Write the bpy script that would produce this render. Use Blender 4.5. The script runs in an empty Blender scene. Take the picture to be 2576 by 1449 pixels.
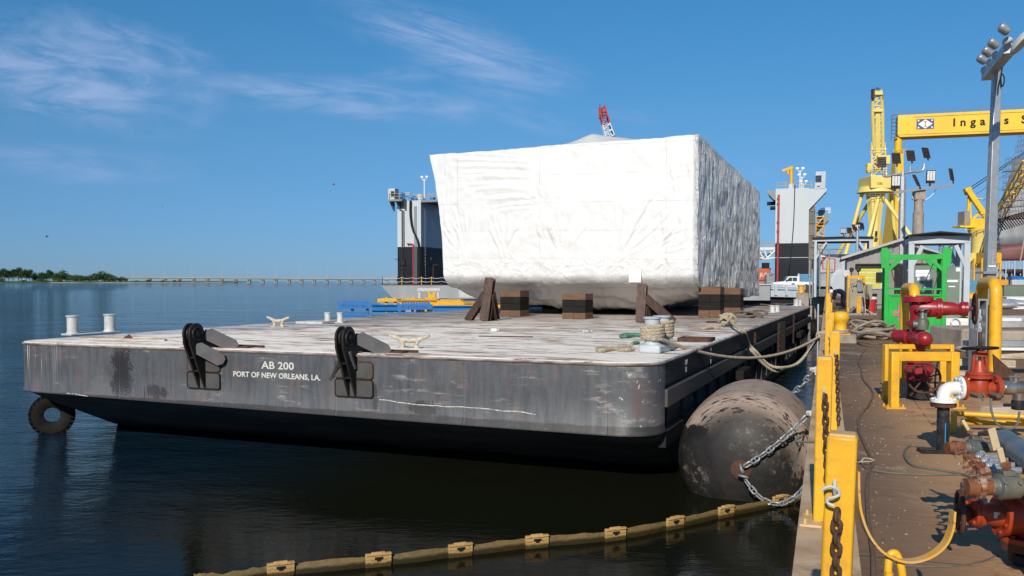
import bpy, bmesh, math, random
import numpy as np
from mathutils import Vector, Matrix, noise as mnoise
R = math.radians
random.seed(7)
SC = bpy.context.scene
COL = SC.collection

# ------------------------------------------------------------ camera, sky, sun, exposure
F, PITCH = 2300.0, R(2.4)
EYE = Vector((0, 0, 1.75))
cd = bpy.data.cameras.new("camera"); cam = bpy.data.objects.new("camera", cd); COL.objects.link(cam)
cam.location = EYE; cam.rotation_euler = (R(90) - PITCH, 0, 0)
cd.sensor_width = 36; cd.lens = F / 2576 * 36; cd.shift_y = 0.0302
cd.clip_start = 0.1; cd.clip_end = 60000
SC.camera = cam
SUN_AZ, SUN_EL = R(17.0), R(29)          # azimuth the shadows fall towards (from +Y to +X), elevation
sd = bpy.data.lights.new("sun", "SUN"); sd.energy = 4.0; sd.angle = R(0.5); sd.color = (1, 0.93, 0.82)
so = bpy.data.objects.new("sun", sd); COL.objects.link(so)
so.rotation_euler = Vector((math.sin(SUN_AZ) * math.cos(SUN_EL), math.cos(SUN_AZ) * math.cos(SUN_EL), -math.sin(SUN_EL))).to_track_quat('-Z', 'Y').to_euler()
SC.view_settings.view_transform = 'Standard'; SC.view_settings.look = 'None'
SC.view_settings.exposure = 0.2; SC.view_settings.gamma = 1
SC.cycles.max_bounces = 6; SC.cycles.diffuse_bounces = 3; SC.cycles.glossy_bounces = 4
SC.cycles.use_denoising = True
SC.cycles.sample_clamp_indirect = 4.0

def MN(t, op, a, b=None, c=None, clamp=False):
    n = t.nodes.new('ShaderNodeMath'); n.operation = op; n.use_clamp = clamp
    for i, x in enumerate((a, b, c)):
        if x is None: continue
        if isinstance(x, (int, float)): n.inputs[i].default_value = x
        else: t.links.new(x, n.inputs[i])
    return n.outputs[0]
def rgba(c): return (c[0], c[1], c[2], 1)
def MIX(t, fac, a, b, mode='MIX'):
    n = t.nodes.new('ShaderNodeMix'); n.data_type = 'RGBA'; n.blend_type = mode
    if isinstance(fac, (int, float)): n.inputs[0].default_value = fac
    else: t.links.new(fac, n.inputs[0])
    for i, x in ((6, a), (7, b)):
        if isinstance(x, tuple): n.inputs[i].default_value = rgba(x)
        else: t.links.new(x, n.inputs[i])
    return n.outputs[2]
def RAMP(t, fac, lo, hi):
    n = t.nodes.new('ShaderNodeMapRange'); n.interpolation_type = 'SMOOTHSTEP'; n.clamp = True
    n.inputs[1].default_value = lo; n.inputs[2].default_value = hi
    t.links.new(fac, n.inputs[0]); return n.outputs[0]
def MAPV(t, vec, scale=(1, 1, 1), rot=(0, 0, 0), loc=(0, 0, 0)):
    n = t.nodes.new('ShaderNodeMapping'); n.inputs[1].default_value = loc; n.inputs[2].default_value = rot; n.inputs[3].default_value = scale
    t.links.new(vec, n.inputs[0]); return n.outputs[0]
def NOISE(t, vec, scale, detail=4, rough=.55, dist=0.0):
    n = t.nodes.new('ShaderNodeTexNoise'); n.inputs['Scale'].default_value = scale; n.inputs['Detail'].default_value = detail
    n.inputs['Roughness'].default_value = rough; n.inputs['Distortion'].default_value = dist
    t.links.new(vec, n.inputs['Vector']); return n.outputs[0]
def SEP(t, vec):
    n = t.nodes.new('ShaderNodeSeparateXYZ'); t.links.new(vec, n.inputs[0]); return n.outputs
def COORD(t, kind='Object'):
    return t.nodes.new('ShaderNodeTexCoord').outputs[kind]
def BUMP(t, h, strength=.3, dist=.02, normal=None):
    n = t.nodes.new('ShaderNodeBump'); n.inputs['Strength'].default_value = strength; n.inputs['Distance'].default_value = dist
    t.links.new(h, n.inputs['Height'])
    if normal is not None: t.links.new(normal, n.inputs['Normal'])
    return n.outputs[0]

w = bpy.data.worlds.new("World"); SC.world = w; w.use_nodes = True
t = w.node_tree
bg = t.nodes['Background']; bg.inputs[1].default_value = 0.085
sky = t.nodes.new('ShaderNodeTexSky'); sky.sky_type = 'NISHITA'; sky.sun_disc = False
sky.sun_elevation = SUN_EL; sky.sun_rotation = SUN_AZ + math.pi
sky.air_density = 1.0; sky.dust_density = 0.0; sky.ozone_density = 5.0; sky.altitude = 0
gen = COORD(t, 'Generated'); sx, sy, sz = SEP(t, gen)
ysafe = MN(t, 'MAXIMUM', sy, 0.05)
ca = MN(t, 'DIVIDE', sx, ysafe); cb = MN(t, 'DIVIDE', sz, ysafe)
comb = t.nodes.new('ShaderNodeCombineXYZ'); t.links.new(ca, comb.inputs[0]); t.links.new(cb, comb.inputs[1])
uv = comb.outputs[0]
tot = None
# real clouds of the sky, each at its direction: centre a, b, half sizes, tilt, streak tilt, amount
for (a, b, ra, rb, rot, amt, ns, st) in (
    (-.47, .222, .17, .066, -.12, .66, 10, 4),   # broken bank
    (-.41, .25, .11, .036, -.3, .5, 14, 3),
    (-.19, .198, .21, .026, -.08, .5, 12, 5),
    (-.06, .252, .15, .032, -.30, .62, 10, 9),
    (-.03, .236, .12, .040, -.2, .5, 9, 7),
    (-.115, .29, .14, .018, -.2, .20, 8, 9),
    (-.11, .224, .055, .014, .1, .30, 14, 5),
    (-.475, .128, .14, .026, -.10, .30, 9, 5),
    (.0, .18, .10, .016, -.28, .20, 14, 6),
    (.13, .178, .06, .009, -.1, .14, 14, 6),
    (.25, .12, .12, .012, 0, .10, 10, 6)):
    v = MAPV(t, uv, (1, 1, 1), (0, 0, 0), (-a, -b, 0))
    v = MAPV(t, v, (1, 1, 1), (0, 0, -rot))
    v2 = MAPV(t, v, (1 / ra, 1 / rb, 1))
    ln = t.nodes.new('ShaderNodeVectorMath'); ln.operation = 'LENGTH'; t.links.new(v2, ln.inputs[0])
    wob = NOISE(t, uv, 11, 5, .6)
    d = MN(t, 'ADD', ln.outputs['Value'], MN(t, 'MULTIPLY', MN(t, 'SUBTRACT', wob, .5), 1.1))
    m = MN(t, 'SUBTRACT', 1.0, RAMP(t, d, .25, 1.12))
    nz = NOISE(t, MAPV(t, v, (1, st, 1)), ns, 7, .62, .6)
    m = MN(t, 'MULTIPLY', m, RAMP(t, nz, .30, .68)); m = MN(t, 'MULTIPLY', m, amt)
    tot = m if tot is None else MN(t, 'MAXIMUM', tot, m)
fwd = MN(t, 'GREATER_THAN', sy, .06)
tot = MN(t, 'MULTIPLY', tot, fwd)
hs = t.nodes.new('ShaderNodeHueSaturation'); hs.inputs['Saturation'].default_value = 1.0; hs.inputs['Value'].default_value = 1.0
t.links.new(sky.outputs[0], hs.inputs['Color'])
tr = t.nodes.new('ShaderNodeValToRGB'); tr.color_ramp.interpolation = 'B_SPLINE'      # clear-air tint of the sky by elevation
for k_, (pos, c_) in enumerate(((0.0, (.24, .42, .86)), (.11, (.40, .62, .80)), (.19, (.42, .72, .86)), (.30, (.34, .84, 1.0)), (.7, (.5, .9, 1.0)))):
    el = tr.color_ramp.elements[k_] if k_ < 2 else tr.color_ramp.elements.new(pos)
    el.position = pos; el.color = rgba(c_)
t.links.new(sz, tr.inputs[0])
tint = MIX(t, 1.0, hs.outputs[0], tr.outputs[0], 'MULTIPLY')
cm = MIX(t, tot, tint, (4.0, 5.2, 8.0))
t.links.new(cm, bg.inputs[0])

# ------------------------------------------------------------ photo measurements -> places in the world
CP, SP = math.cos(PITCH), math.sin(PITCH)
def _dir(px, py):
    return Vector(((px - 1288), F * CP + (802.4 - py) * SP, -F * SP + (802.4 - py) * CP))
def W(px, py, z=0.0):
    d = _dir(px, py); k = (z - EYE.z) / d.z; return EYE + d * k
def A(px, py, Y):
    py = py or 706
    d = _dir(px, py); return EYE + d * (Y / d.y)
DA, BA = R(19.0), R(21.95)
def frame_map(o, rz):                            # picture point -> local coordinates on the upright plane through o turned by rz
    n = Vector((-math.sin(rz), math.cos(rz), 0)); Mi = (Matrix.Translation(Vector(o)) @ Matrix.Rotation(rz, 4, 'Z')).inverted()
    def f(px, py):
        d = _dir(px or 2300, py or 706); return Mi @ (EYE + d * ((Vector(o) - EYE).dot(n) / d.dot(n)))
    return f
def DK(v, u, z=0.0): return Vector((v * math.cos(DA) + u * math.sin(DA), -v * math.sin(DA) + u * math.cos(DA), z))
def dk(p): return (p.x * math.cos(DA) - p.y * math.sin(DA), p.x * math.sin(DA) + p.y * math.cos(DA))
BORG = Vector((2.71, 17.35, 0.173))
BMAT = Matrix.Translation(BORG) @ Matrix.Rotation(-BA, 4, 'Z')
BINV = BMAT.inverted()
def plane_hit(px, py, axis, val):      # hit of the sight line with a barge-aligned plane, in barge coordinates
    o = BINV @ EYE; d = BINV.to_3x3() @ _dir(px, py); k = (val - o[axis]) / d[axis]; return o + d * k

# ------------------------------------------------------------ mesh builder
class B:
    def __init__(s): s.v = []; s.f = []
    def add(s, vs, fs):
        n = len(s.v); s.v += [tuple(x) for x in vs]; s.f += [tuple(i + n for i in f) for f in fs]; return s
    def frame(s, d, up=None):
        d = Vector(d).normalized(); up = Vector(up) if up is not None else (Vector((0, 0, 1)) if abs(d.z) < .95 else Vector((0, 1, 0)))
        x = up.cross(d)
        if x.length < 1e-5: x = Vector((1, 0, 0)).cross(d)
        x.normalize(); return x, d.cross(x).normalized(), d
    def box(s, c, d, rz=0, M=None):
        x, y, z = d[0] / 2, d[1] / 2, d[2] / 2; cc, ss = math.cos(rz), math.sin(rz); vs = []
        for k in (-1, 1):
            for (i, j) in ((-1, -1), (1, -1), (1, 1), (-1, 1)):
                p = Vector((i * x * cc - j * y * ss, i * x * ss + j * y * cc, k * z)) + Vector(c)
                vs.append(M @ p if M else p)
        return s.add(vs, [(3, 2, 1, 0), (4, 5, 6, 7), (0, 1, 5, 4), (1, 2, 6, 5), (2, 3, 7, 6), (3, 0, 4, 7)])
    def bar(s, p0, p1, w, h, up=None):          # w across (up x dir), h along up
        p0, p1 = Vector(p0), Vector(p1); x, y, d = s.frame(p1 - p0, up); vs = []
        for p in (p0, p1):
            for (i, j) in ((-1, -1), (1, -1), (1, 1), (-1, 1)): vs.append(p + x * (i * w / 2) + y * (j * h / 2))
        return s.add(vs, [(3, 2, 1, 0), (4, 5, 6, 7), (0, 1, 5, 4), (1, 2, 6, 5), (2, 3, 7, 6), (3, 0, 4, 7)])
    def ibeam(s, p0, p1, w, h, up=None, t=.025):
        p0, p1 = Vector(p0), Vector(p1); x, y, d = s.frame(p1 - p0, up)
        for k in (-1, 1): s.bar(p0 + y * k * (h / 2 - t / 2), p1 + y * k * (h / 2 - t / 2), w, t, up)
        return s.bar(p0, p1, t, h - 2 * t, up)
    def cyl(s, p0, p1, r0, r1=None, n=16, cap=True):
        p0, p1 = Vector(p0), Vector(p1); r1 = r0 if r1 is None else r1; x, y, d = s.frame(p1 - p0); vs = []
        for p, r in ((p0, r0), (p1, r1)):
            for i in range(n):
                a = 2 * math.pi * i / n; vs.append(p + x * (r * math.cos(a)) + y * (r * math.sin(a)))
        fs = [(i, (i + 1) % n, n + (i + 1) % n, n + i) for i in range(n)]
        if cap: fs += [tuple(range(n))[::-1], tuple(range(n, 2 * n))]
        return s.add(vs, fs)
    def tube(s, pts, r, n=8, closed=False, cap=True):
        P = [Vector(p) for p in pts]; m = len(P); rr = r if isinstance(r, (list, tuple)) else [r] * m; vs = []
        T = []
        for i in range(m):
            a = P[(i - 1) % m] if closed or i > 0 else P[i]; b = P[(i + 1) % m] if closed or i < m - 1 else P[i]
            T.append((b - a).normalized())
        x, y, _ = s.frame(T[0])
        for i in range(m):
            if i:
                x = x - T[i] * x.dot(T[i])
                if x.length < 1e-6: x, y, _ = s.frame(T[i])
                x.normalize()
            y = T[i].cross(x)
            for k in range(n):
                a = 2 * math.pi * k / n; vs.append(P[i] + x * (rr[i] * math.cos(a)) + y * (rr[i] * math.sin(a)))
        fs = []
        for i in range(m if closed else m - 1):
            j = (i + 1) % m
            for k in range(n): fs.append((i * n + k, i * n + (k + 1) % n, j * n + (k + 1) % n, j * n + k))
        if cap and not closed: fs += [tuple(range(n))[::-1], tuple(range((m - 1) * n, m * n))]
        return s.add(vs, fs)
    def lathe(s, prof, p=(0, 0, 0), axis=(0, 0, 1), n=24):
        p = Vector(p); x, y, d = s.frame(axis); vs = []; m = len(prof)
        for (r, h) in prof:
            for i in range(n):
                a = 2 * math.pi * i / n; vs.append(p + d * h + x * (max(r, 1e-4) * math.cos(a)) + y * (max(r, 1e-4) * math.sin(a)))
        fs = [(i * n + k, i * n + (k + 1) % n, (i + 1) * n + (k + 1) % n, (i + 1) * n + k) for i in range(m - 1) for k in range(n)]
        fs += [tuple(range(n))[::-1], tuple(range((m - 1) * n, m * n))]
        return s.add(vs, fs)
    def prism(s, poly, o, ex, ey, t):           # polygon in the plane ex, ey at o, thickened by t along ex x ey (centred)
        o, ex, ey = Vector(o), Vector(ex).normalized(), Vector(ey).normalized(); nz = ex.cross(ey) * (t / 2); n = len(poly)
        vs = [o + ex * a + ey * b - nz for a, b in poly] + [o + ex * a + ey * b + nz for a, b in poly]
        return s.add(vs, [tuple(range(n))[::-1], tuple(range(n, 2 * n))] + [(i, (i + 1) % n, n + (i + 1) % n, n + i) for i in range(n)])
    def torus(s, c, axis, r, rr, n=24, m=8):
        x, y, d = s.frame(axis); c = Vector(c)
        return s.tube([c + x * (r * math.cos(2 * math.pi * i / n)) + y * (r * math.sin(2 * math.pi * i / n)) for i in range(n)], rr, m, True)
    def sphere(s, c, r, n=14, sc=(1, 1, 1)):
        k = len(s.v); s.lathe([(r * math.sin(math.pi * i / n), -r * math.cos(math.pi * i / n)) for i in range(n + 1)], (0, 0, 0), (0, 0, 1), n * 2)
        s.v[k:] = [(c[0] + a * sc[0], c[1] + b * sc[1], c[2] + e * sc[2]) for a, b, e in s.v[k:]]; return s
    def handwheel(s, c, axis, r, rr=.014, spokes=5):
        s.torus(c, axis, r, rr, 28, 8); x, y, d = s.frame(axis); c = Vector(c)
        s.cyl(c - d * .025, c + d * .025, r * .2)
        for i in range(spokes):
            a = 2 * math.pi * i / spokes + .3; q = x * math.cos(a) + y * math.sin(a); s.bar(c + q * r * .15, c + q * r, .022, .014, d)
        return s
    def flange(s, c, axis, r, t, bolts=8, br=None):
        d = Vector(axis).normalized(); c = Vector(c); s.cyl(c - d * t / 2, c + d * t / 2, r, n=28); x, y, _ = s.frame(d); br = br or r * .09
        for i in range(bolts):
            a = 2 * math.pi * (i + .5) / bolts; q = c + x * (r * .82 * math.cos(a)) + y * (r * .82 * math.sin(a)); s.cyl(q - d * (t / 2 + br), q + d * (t / 2 + br), br, n=6)
        return s
    def obj(s, name, mat, parent=None, world=False, bevel=0, smooth=True, ang=38, **tags):
        return mkobj(name, s.v, s.f, mat, parent, world, bevel, smooth, ang, **tags)

TM = {}
def mkobj(name, v, f, mat, parent=None, world=False, bevel=0, smooth=True, ang=38, label=None, cat=None, group=None, kind=None):
    me = bpy.data.meshes.new(name)
    loc = Vector((0, 0, 0))
    if parent is not None and world:
        inv = TM[parent.name].inverted(); v = [inv @ Vector(p) for p in v]
    elif parent is None and len(v):
        a = np.array(v, dtype=float); lo, hi = a.min(0), a.max(0); loc = Vector(((lo[0] + hi[0]) / 2, (lo[1] + hi[1]) / 2, lo[2])); v = (a - np.array(loc)).tolist()
    me.from_pydata([tuple(p) for p in v], [], f); me.update()
    me.materials.append(mat)
    o = bpy.data.objects.new(name, me); COL.objects.link(o); o.location = loc
    bm = bmesh.new(); bm.from_mesh(me); bmesh.ops.recalc_face_normals(bm, faces=bm.faces); bm.to_mesh(me); bm.free()
    if smooth:
        me.polygons.foreach_set('use_smooth', [True] * len(me.polygons)); me.set_sharp_from_angle(angle=R(ang))
    if bevel:
        m = o.modifiers.new('bevel', 'BEVEL'); m.width = bevel; m.segments = 2; m.limit_method = 'ANGLE'; m.angle_limit = R(50)
    if parent is not None:
        o.parent = parent; TM[o.name] = TM[parent.name].copy()
    else: TM[o.name] = Matrix.Translation(loc)
    tag(o, label, cat, group, kind)
    return o
def tag(o, label=None, cat=None, group=None, kind=None):
    for k, x in (('label', label), ('category', cat), ('group', group), ('kind', kind)):
        if x: o[k] = x
    return o
def thing(name, label, cat, loc=(0, 0, 0), rz=0.0, group=None):
    o = bpy.data.objects.new(name, None); COL.objects.link(o); o.empty_display_size = .2
    o.location = loc; o.rotation_euler = (0, 0, rz)
    TM[o.name] = Matrix.Translation(Vector(loc)) @ Matrix.Rotation(rz, 4, 'Z')
    return tag(o, label, cat, group)
def dup(o, parent=None, loc=None, rz=None, scale=None, label=None):
    c = o.copy(); COL.objects.link(c)
    if parent is not None: c.parent = parent
    if loc is not None: c.location = loc
    if rz is not None: c.rotation_euler = (0, 0, rz)
    if scale is not None: c.scale = scale if not isinstance(scale, (int, float)) else (scale,) * 3
    if label: c['label'] = label
    for ch in list(o.children): dup(ch, c)
    return c
def stad(c, ax, ay, L, wd, n=10):
    pts = []; r = wd / 2; h = (L - wd) / 2
    for i in range(n + 1): a = -math.pi / 2 + math.pi * i / n; pts.append(c + ax * (h + r * math.cos(a)) + ay * (r * math.sin(a)))
    for i in range(n + 1): a = math.pi / 2 + math.pi * i / n; pts.append(c + ax * (-h + r * math.cos(a)) + ay * (r * math.sin(a)))
    return pts
def resample(pts, step):
    P = [Vector(p) for p in pts]; out = [P[0]]; acc = 0.0
    for a, b in zip(P, P[1:]):
        L = (b - a).length; pos = step - acc
        while pos <= L: out.append(a.lerp(b, pos / L)); pos += step
        acc = L - (pos - step)
    return out
def chain_b(b, pts, L, wd, r, stud=False, n=6):
    pitch = L - 2.1 * r; P = resample(pts, pitch)
    for i in range(len(P) - 1):
        d = (P[i + 1] - P[i]).normalized(); c = (P[i] + P[i + 1]) / 2; x, y, _ = b.frame(d); a = (math.pi / 4 if i % 2 else -math.pi / 4) + random.uniform(-.12, .12)
        s = x * math.cos(a) + y * math.sin(a); b.tube(stad(c, d, s, L - 2 * r, wd - 2 * r, 7), r, n, True)
        if stud: b.cyl(c - s * (wd / 2 - r), c + s * (wd / 2 - r), r * .7, n=6)
    return b
def sag(p0, p1, drop, n=24):
    p0, p1 = Vector(p0), Vector(p1); return [p0.lerp(p1, i / n) - Vector((0, 0, drop * 4 * (i / n) * (1 - i / n))) for i in range(n + 1)]
def spline(pts, n=8):
    P = [Vector(p) for p in pts]; P = [P[0] * 2 - P[1]] + P + [P[-1] * 2 - P[-2]]; out = []
    for i in range(1, len(P) - 2):
        for k in range(n):
            s = k / n; a, b, c, d = P[i - 1:i + 3]
            out.append(.5 * ((2 * b) + (c - a) * s + (2 * a - 5 * b + 4 * c - d) * s * s + (3 * b - a - 3 * c + d) * s ** 3))
    return out + [P[-2]]
def rope_b(b, pts, r, pitch=None, n=6):        # three laid strands
    pitch = pitch or r * 7; P = resample(pts, r * .9)
    if len(P) < 3: return b
    x, y, _ = b.frame(P[1] - P[0]); T = [(P[min(i + 1, len(P) - 1)] - P[max(i - 1, 0)]).normalized() for i in range(len(P))]
    st = [[], [], []]
    for i, p in enumerate(P):
        x = (x - T[i] * x.dot(T[i])).normalized(); y = T[i].cross(x)
        for k in range(3):
            a = 2 * math.pi * (i * r * .9 / pitch + k / 3); st[k].append(p + (x * math.cos(a) + y * math.sin(a)) * r * .52)
    for s in st: b.tube(s, r * .56, n)
    return b
def text(name, body, size, mat, parent, M, align='CENTER', off=0.0, ext=.003, sx=1.0, space=1.0, line=1.0, **tags):
    c = bpy.data.curves.new('t', 'FONT'); c.body = body; c.size = size; c.align_x = align; c.align_y = 'CENTER'; c.extrude = ext; c.offset = off
    c.space_character = space; c.space_line = line; c.resolution_u = 3
    to = bpy.data.objects.new('t', c); COL.objects.link(to); bpy.context.view_layer.update()
    me = bpy.data.meshes.new_from_object(to.evaluated_get(bpy.context.evaluated_depsgraph_get())); bpy.data.objects.remove(to)
    v = [M @ Vector((p.co.x * sx, p.co.y, p.co.z)) for p in me.vertices]; f = [tuple(p.vertices) for p in me.polygons]
    return mkobj(name, v, f, mat, parent, smooth=False, **tags)
def TXM(o, ex, ey):                             # text frame
    ex, ey = Vector(ex).normalized(), Vector(ey).normalized(); ez = ex.cross(ey)
    return Matrix.Translation(Vector(o)) @ Matrix((ex, ey, ez)).transposed().to_4x4()

# ------------------------------------------------------------ materials
def newmat(name):
    m = bpy.data.materials.new(name); m.use_nodes = True; t = m.node_tree; return m, t, t.nodes['Principled BSDF']
def setc(t, bs, sock, x):
    if isinstance(x, (int, float)): bs.inputs[sock].default_value = x
    elif isinstance(x, tuple): bs.inputs[sock].default_value = rgba(x)
    else: t.links.new(x, bs.inputs[sock])
def paint(name, c1, c2=None, scale=2.0, rough=.45, metal=0.0, rust=0.0, rustc=(.16, .05, .015), rscale=5.0, bump=.15, stretch=(1, 1, 1), fine=30.0, dirt=None, dirt_amt=.3):
    m, t, bs = newmat(name); co = COORD(t); v = MAPV(t, co, stretch)
    c2 = c2 or tuple(x * .72 for x in c1)
    n1 = NOISE(t, v, scale, 5, .6); n2 = NOISE(t, v, fine, 4, .6)
    col = MIX(t, RAMP(t, n1, .36, .66), c1, c2)
    col = MIX(t, MN(t, 'MULTIPLY', RAMP(t, n2, .45, .75), .35), col, tuple(x * .75 for x in c1))
    if dirt:
        col = MIX(t, MN(t, 'MULTIPLY', RAMP(t, NOISE(t, v, scale * 1.7, 8, .7), .5, .68), dirt_amt), col, dirt)
    if rust:
        rn = NOISE(t, v, rscale, 8, .68); rm = RAMP(t, rn, .72 - rust * .35, .78 - rust * .35)
        col = MIX(t, rm, col, MIX(t, n2, rustc, tuple(x * .45 for x in rustc)))
        ro = MN(t, 'ADD', MN(t, 'MULTIPLY', rm, .35), rough); setc(t, bs, 'Roughness', ro)
    else: setc(t, bs, 'Roughness', MN(t, 'ADD', MN(t, 'MULTIPLY', MN(t, 'SUBTRACT', n1, .5), .3), rough))
    t.links.new(col, bs.inputs['Base Color']); bs.inputs['Metallic'].default_value = metal
    if max(c1) < .06: bs.inputs['Specular IOR Level'].default_value = .16
    if bump: t.links.new(BUMP(t, MN(t, 'ADD', n2, MN(t, 'MULTIPLY', n1, .6)), bump, .01), bs.inputs['Normal'])
    return m
M = {}
M['yellow'] = paint('yellow_paint', (.80, .43, .016), (.70, .35, .014), 3, .42, rust=.22, bump=.15, dirt=(.40, .22, .07), dirt_amt=.6)
M['yellow_old'] = paint('worn_yellow_paint', (.72, .37, .02), (.60, .28, .02), 4, .45, rust=.35, dirt=(.5, .38, .25), dirt_amt=.4)
M['yellow_tan'] = paint('faded_yellow_top', (.62, .42, .18), (.55, .34, .10), 6, .55, rust=.25)
M['crane_yellow'] = paint('pale_crane_yellow', (.82, .66, .20), (.76, .58, .16), .15, .5, rust=.12, rscale=.6, bump=0)
M['gantry_yellow'] = paint('gantry_yellow', (.80, .50, .006), (.74, .44, .006), .1, .45, bump=0)
M['rust'] = paint('rusty_steel', (.095, .035, .016), (.045, .020, .014), 6, .8, rust=.3, bump=.4)
M['rust_chain'] = paint('rusty_chain', (.10, .052, .034), (.045, .026, .02), 9, .75, bump=.4, metal=.2)
M['galv_chain'] = paint('galvanised_chain', (.36, .38, .39), (.24, .25, .26), 9, .5, metal=.45, rust=.12)
M['black_steel'] = paint('black_painted_steel', (.018, .017, .017), (.03, .026, .024), 4, .5, rust=.12, rscale=3)
M['steel_brown'] = paint('raw_brown_steel', (.075, .045, .032), (.04, .028, .026), 3, .6, metal=.3, stretch=(3, 3, .6), dirt=(.20, .07, .02), dirt_amt=.7)
M['galv'] = paint('galvanised_steel', (.42, .44, .46), (.32, .34, .36), 5, .42, metal=.5, bump=.08)
M['grey'] = paint('light_grey_paint', (.46, .50, .53), (.40, .44, .47), 1, .5, rust=.10, bump=.05)
M['midgrey'] = paint('mid_grey_paint', (.22, .24, .26), (.18, .20, .22), 1, .5, rust=.1, bump=.05)
M['white'] = paint('white_paint', (.78, .78, .76), (.70, .70, .68), 3, .4, rust=.06, bump=.05)
M['white_clean'] = paint('clean_white_paint', (.8, .8, .79), (.76, .76, .76), 3, .3, bump=0)
M['off_white'] = paint('weathered_white_paint', (.55, .56, .54), (.42, .43, .42), 5, .55, rust=.28, rscale=4)
M['red'] = paint('dark_red_paint', (.36, .016, .024), (.26, .012, .018), 4, .35, bump=.12, dirt=(.10, .03, .03), dirt_amt=.6)
M['orange_red'] = paint('orange_red_paint', (.40, .050, .012), (.32, .038, .012), 5, .4, bump=.12, dirt=(.14, .05, .03), dirt_amt=.6)
M['pipe_red'] = paint('red_pipe_paint', (.42, .05, .05), (.34, .04, .045), 1, .5, bump=0)
M['green'] = paint('bright_green_paint', (.006, .40, .045), (.006, .33, .04), 2, .4, rust=.05, bump=.05)
M['cabinet'] = paint('grey_green_paint', (.15, .20, .155), (.125, .17, .135), 1, .5, bump=.04)
M['crane_deep'] = paint('deep_crane_yellow', (.82, .56, .03), (.74, .48, .03), .3, .5, rust=.1, rscale=1.2, bump=0)
M['rusty_plate'] = paint('rusty_pale_plate', (.58, .43, .27), (.62, .40, .12), 6, .6, rust=.42, rustc=(.20, .07, .02), rscale=11)
M['kerb'] = paint('kerb_concrete', (.58, .41, .25), (.42, .28, .16), 1.6, .85, bump=.35, dirt=(.20, .12, .07), dirt_amt=.5)
M['concrete'] = paint('concrete', (.36, .31, .25), (.27, .225, .18), 1.6, .85, bump=.35, dirt=(.16, .11, .08), dirt_amt=.5)
M['timber'] = paint('crib_timber', (.165, .088, .045), (.10, .052, .03), 4, .8, stretch=(.5, .5, 5), bump=.3)
M['timber_black'] = paint('black_timber', (.012, .011, .010), (.02, .017, .015), 4, .8, stretch=(.5, .5, 5), bump=.3)
M['lumber'] = paint('weathered_lumber', (.52, .44, .34), (.38, .31, .23), 3, .8, stretch=(.3, 3, 3), bump=.3, dirt=(.2, .16, .12), dirt_amt=.5)
M['rope'] = paint('manila_rope', (.46, .385, .285), (.33, .27, .19), 12, .9, bump=.4)
M['rope_green'] = paint('green_rope', (.10, .26, .17), (.07, .18, .12), 12, .9, bump=.4)
M['rope_dark'] = paint('weathered_rope', (.17, .14, .10), (.10, .085, .06), 10, .9, bump=.4)
M['hose'] = paint('tan_hose', (.30, .245, .18), (.22, .175, .12), 6, .7, bump=.2)
M['rubber'] = paint('black_rubber', (.008, .0075, .0075), (.014, .013, .012), 5, .7, bump=.4)
M['black'] = paint('matt_black', (.015, .015, .016), (.022, .022, .024), 5, .55)
M['blue'] = paint('bright_blue_paint', (.008, .16, .46), (.008, .125, .38), 1.5, .45, bump=.05)
M['blue_pale'] = paint('pale_blue_paint', (.10, .28, .42), (.08, .22, .36), 1.5, .5, bump=.05)
M['hdpe'] = paint('black_plastic_pipe', (.018, .018, .019), (.035, .034, .033), 7, .4, bump=.1, dirt=(.14, .12, .10), dirt_amt=.35)
M['blue_line'] = paint('blue_stripe', (.02, .24, .55), None, 3, .5)
M['steel_bright'] = paint('stained_stainless', (.58, .54, .48), (.34, .29, .23), 5, .28, metal=.85, stretch=(3, 1, 1))
M['alu'] = paint('aluminium', (.62, .63, .64), (.5, .51, .52), 4, .4, metal=.5)
M['bronze'] = paint('bronze', (.13, .145, .13), (.19, .185, .15), 7, .5, metal=.4)
M['corr'] = paint('corrugated_sheet', (.40, .38, .35), (.30, .285, .265), .8, .5, metal=.35, stretch=(1, 1, .25), bump=.05, dirt=(.22, .18, .14), dirt_amt=.4)
M['lamp_head'] = paint('brown_lamp_housing', (.045, .032, .032), (.03, .022, .022), 5, .5)
M['lens'] = paint('lamp_lens', (.75, .77, .74), (.62, .64, .62), 9, .2)
M['glass'] = paint('dark_window_glass', (.03, .05, .06), (.05, .08, .09), 2, .08)
M['skin'] = paint('skin', (.42, .23, .15), (.38, .2, .13), 8, .55)
M['navy'] = paint('navy_cloth', (.010, .011, .018), (.016, .016, .024), 8, .9)
M['maroon'] = paint('maroon_cloth', (.10, .02, .03), (.08, .015, .02), 8, .9)
M['hat_white'] = paint('white_hard_hat', (.8, .8, .78), None, 8, .3)
M['hat_yellow'] = paint('yellow_hard_hat', (.8, .55, .01), None, 8, .3)
M['sheet_yellow'] = paint('yellow_sheeting', (.55, .52, .05), (.42, .42, .08), 6, .5, bump=.3)
M['bucket'] = paint('red_plastic', (.55, .035, .02), (.45, .03, .02), 4, .4)
M['orange'] = paint('orange_paint', (.55, .12, .045), (.48, .10, .04), 2, .5)
M['portable'] = paint('grey_plastic', (.27, .29, .29), (.22, .24, .24), 2, .5)
M['ink'] = paint('black_lettering', (.02, .02, .018), None, 4, .6)
M['letter'] = paint('white_lettering', (.66, .66, .62), (.5, .5, .46), 25, .6)
M['letter_dim'] = paint('chalky_lettering', (.50, .52, .53), (.35, .37, .38), 12, .7)
M['emblem_blue'] = paint('emblem_blue', (.015, .06, .22), None, 1, .5)
M['emblem_red'] = paint('emblem_red', (.50, .13, .05), None, 1, .5)
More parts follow.
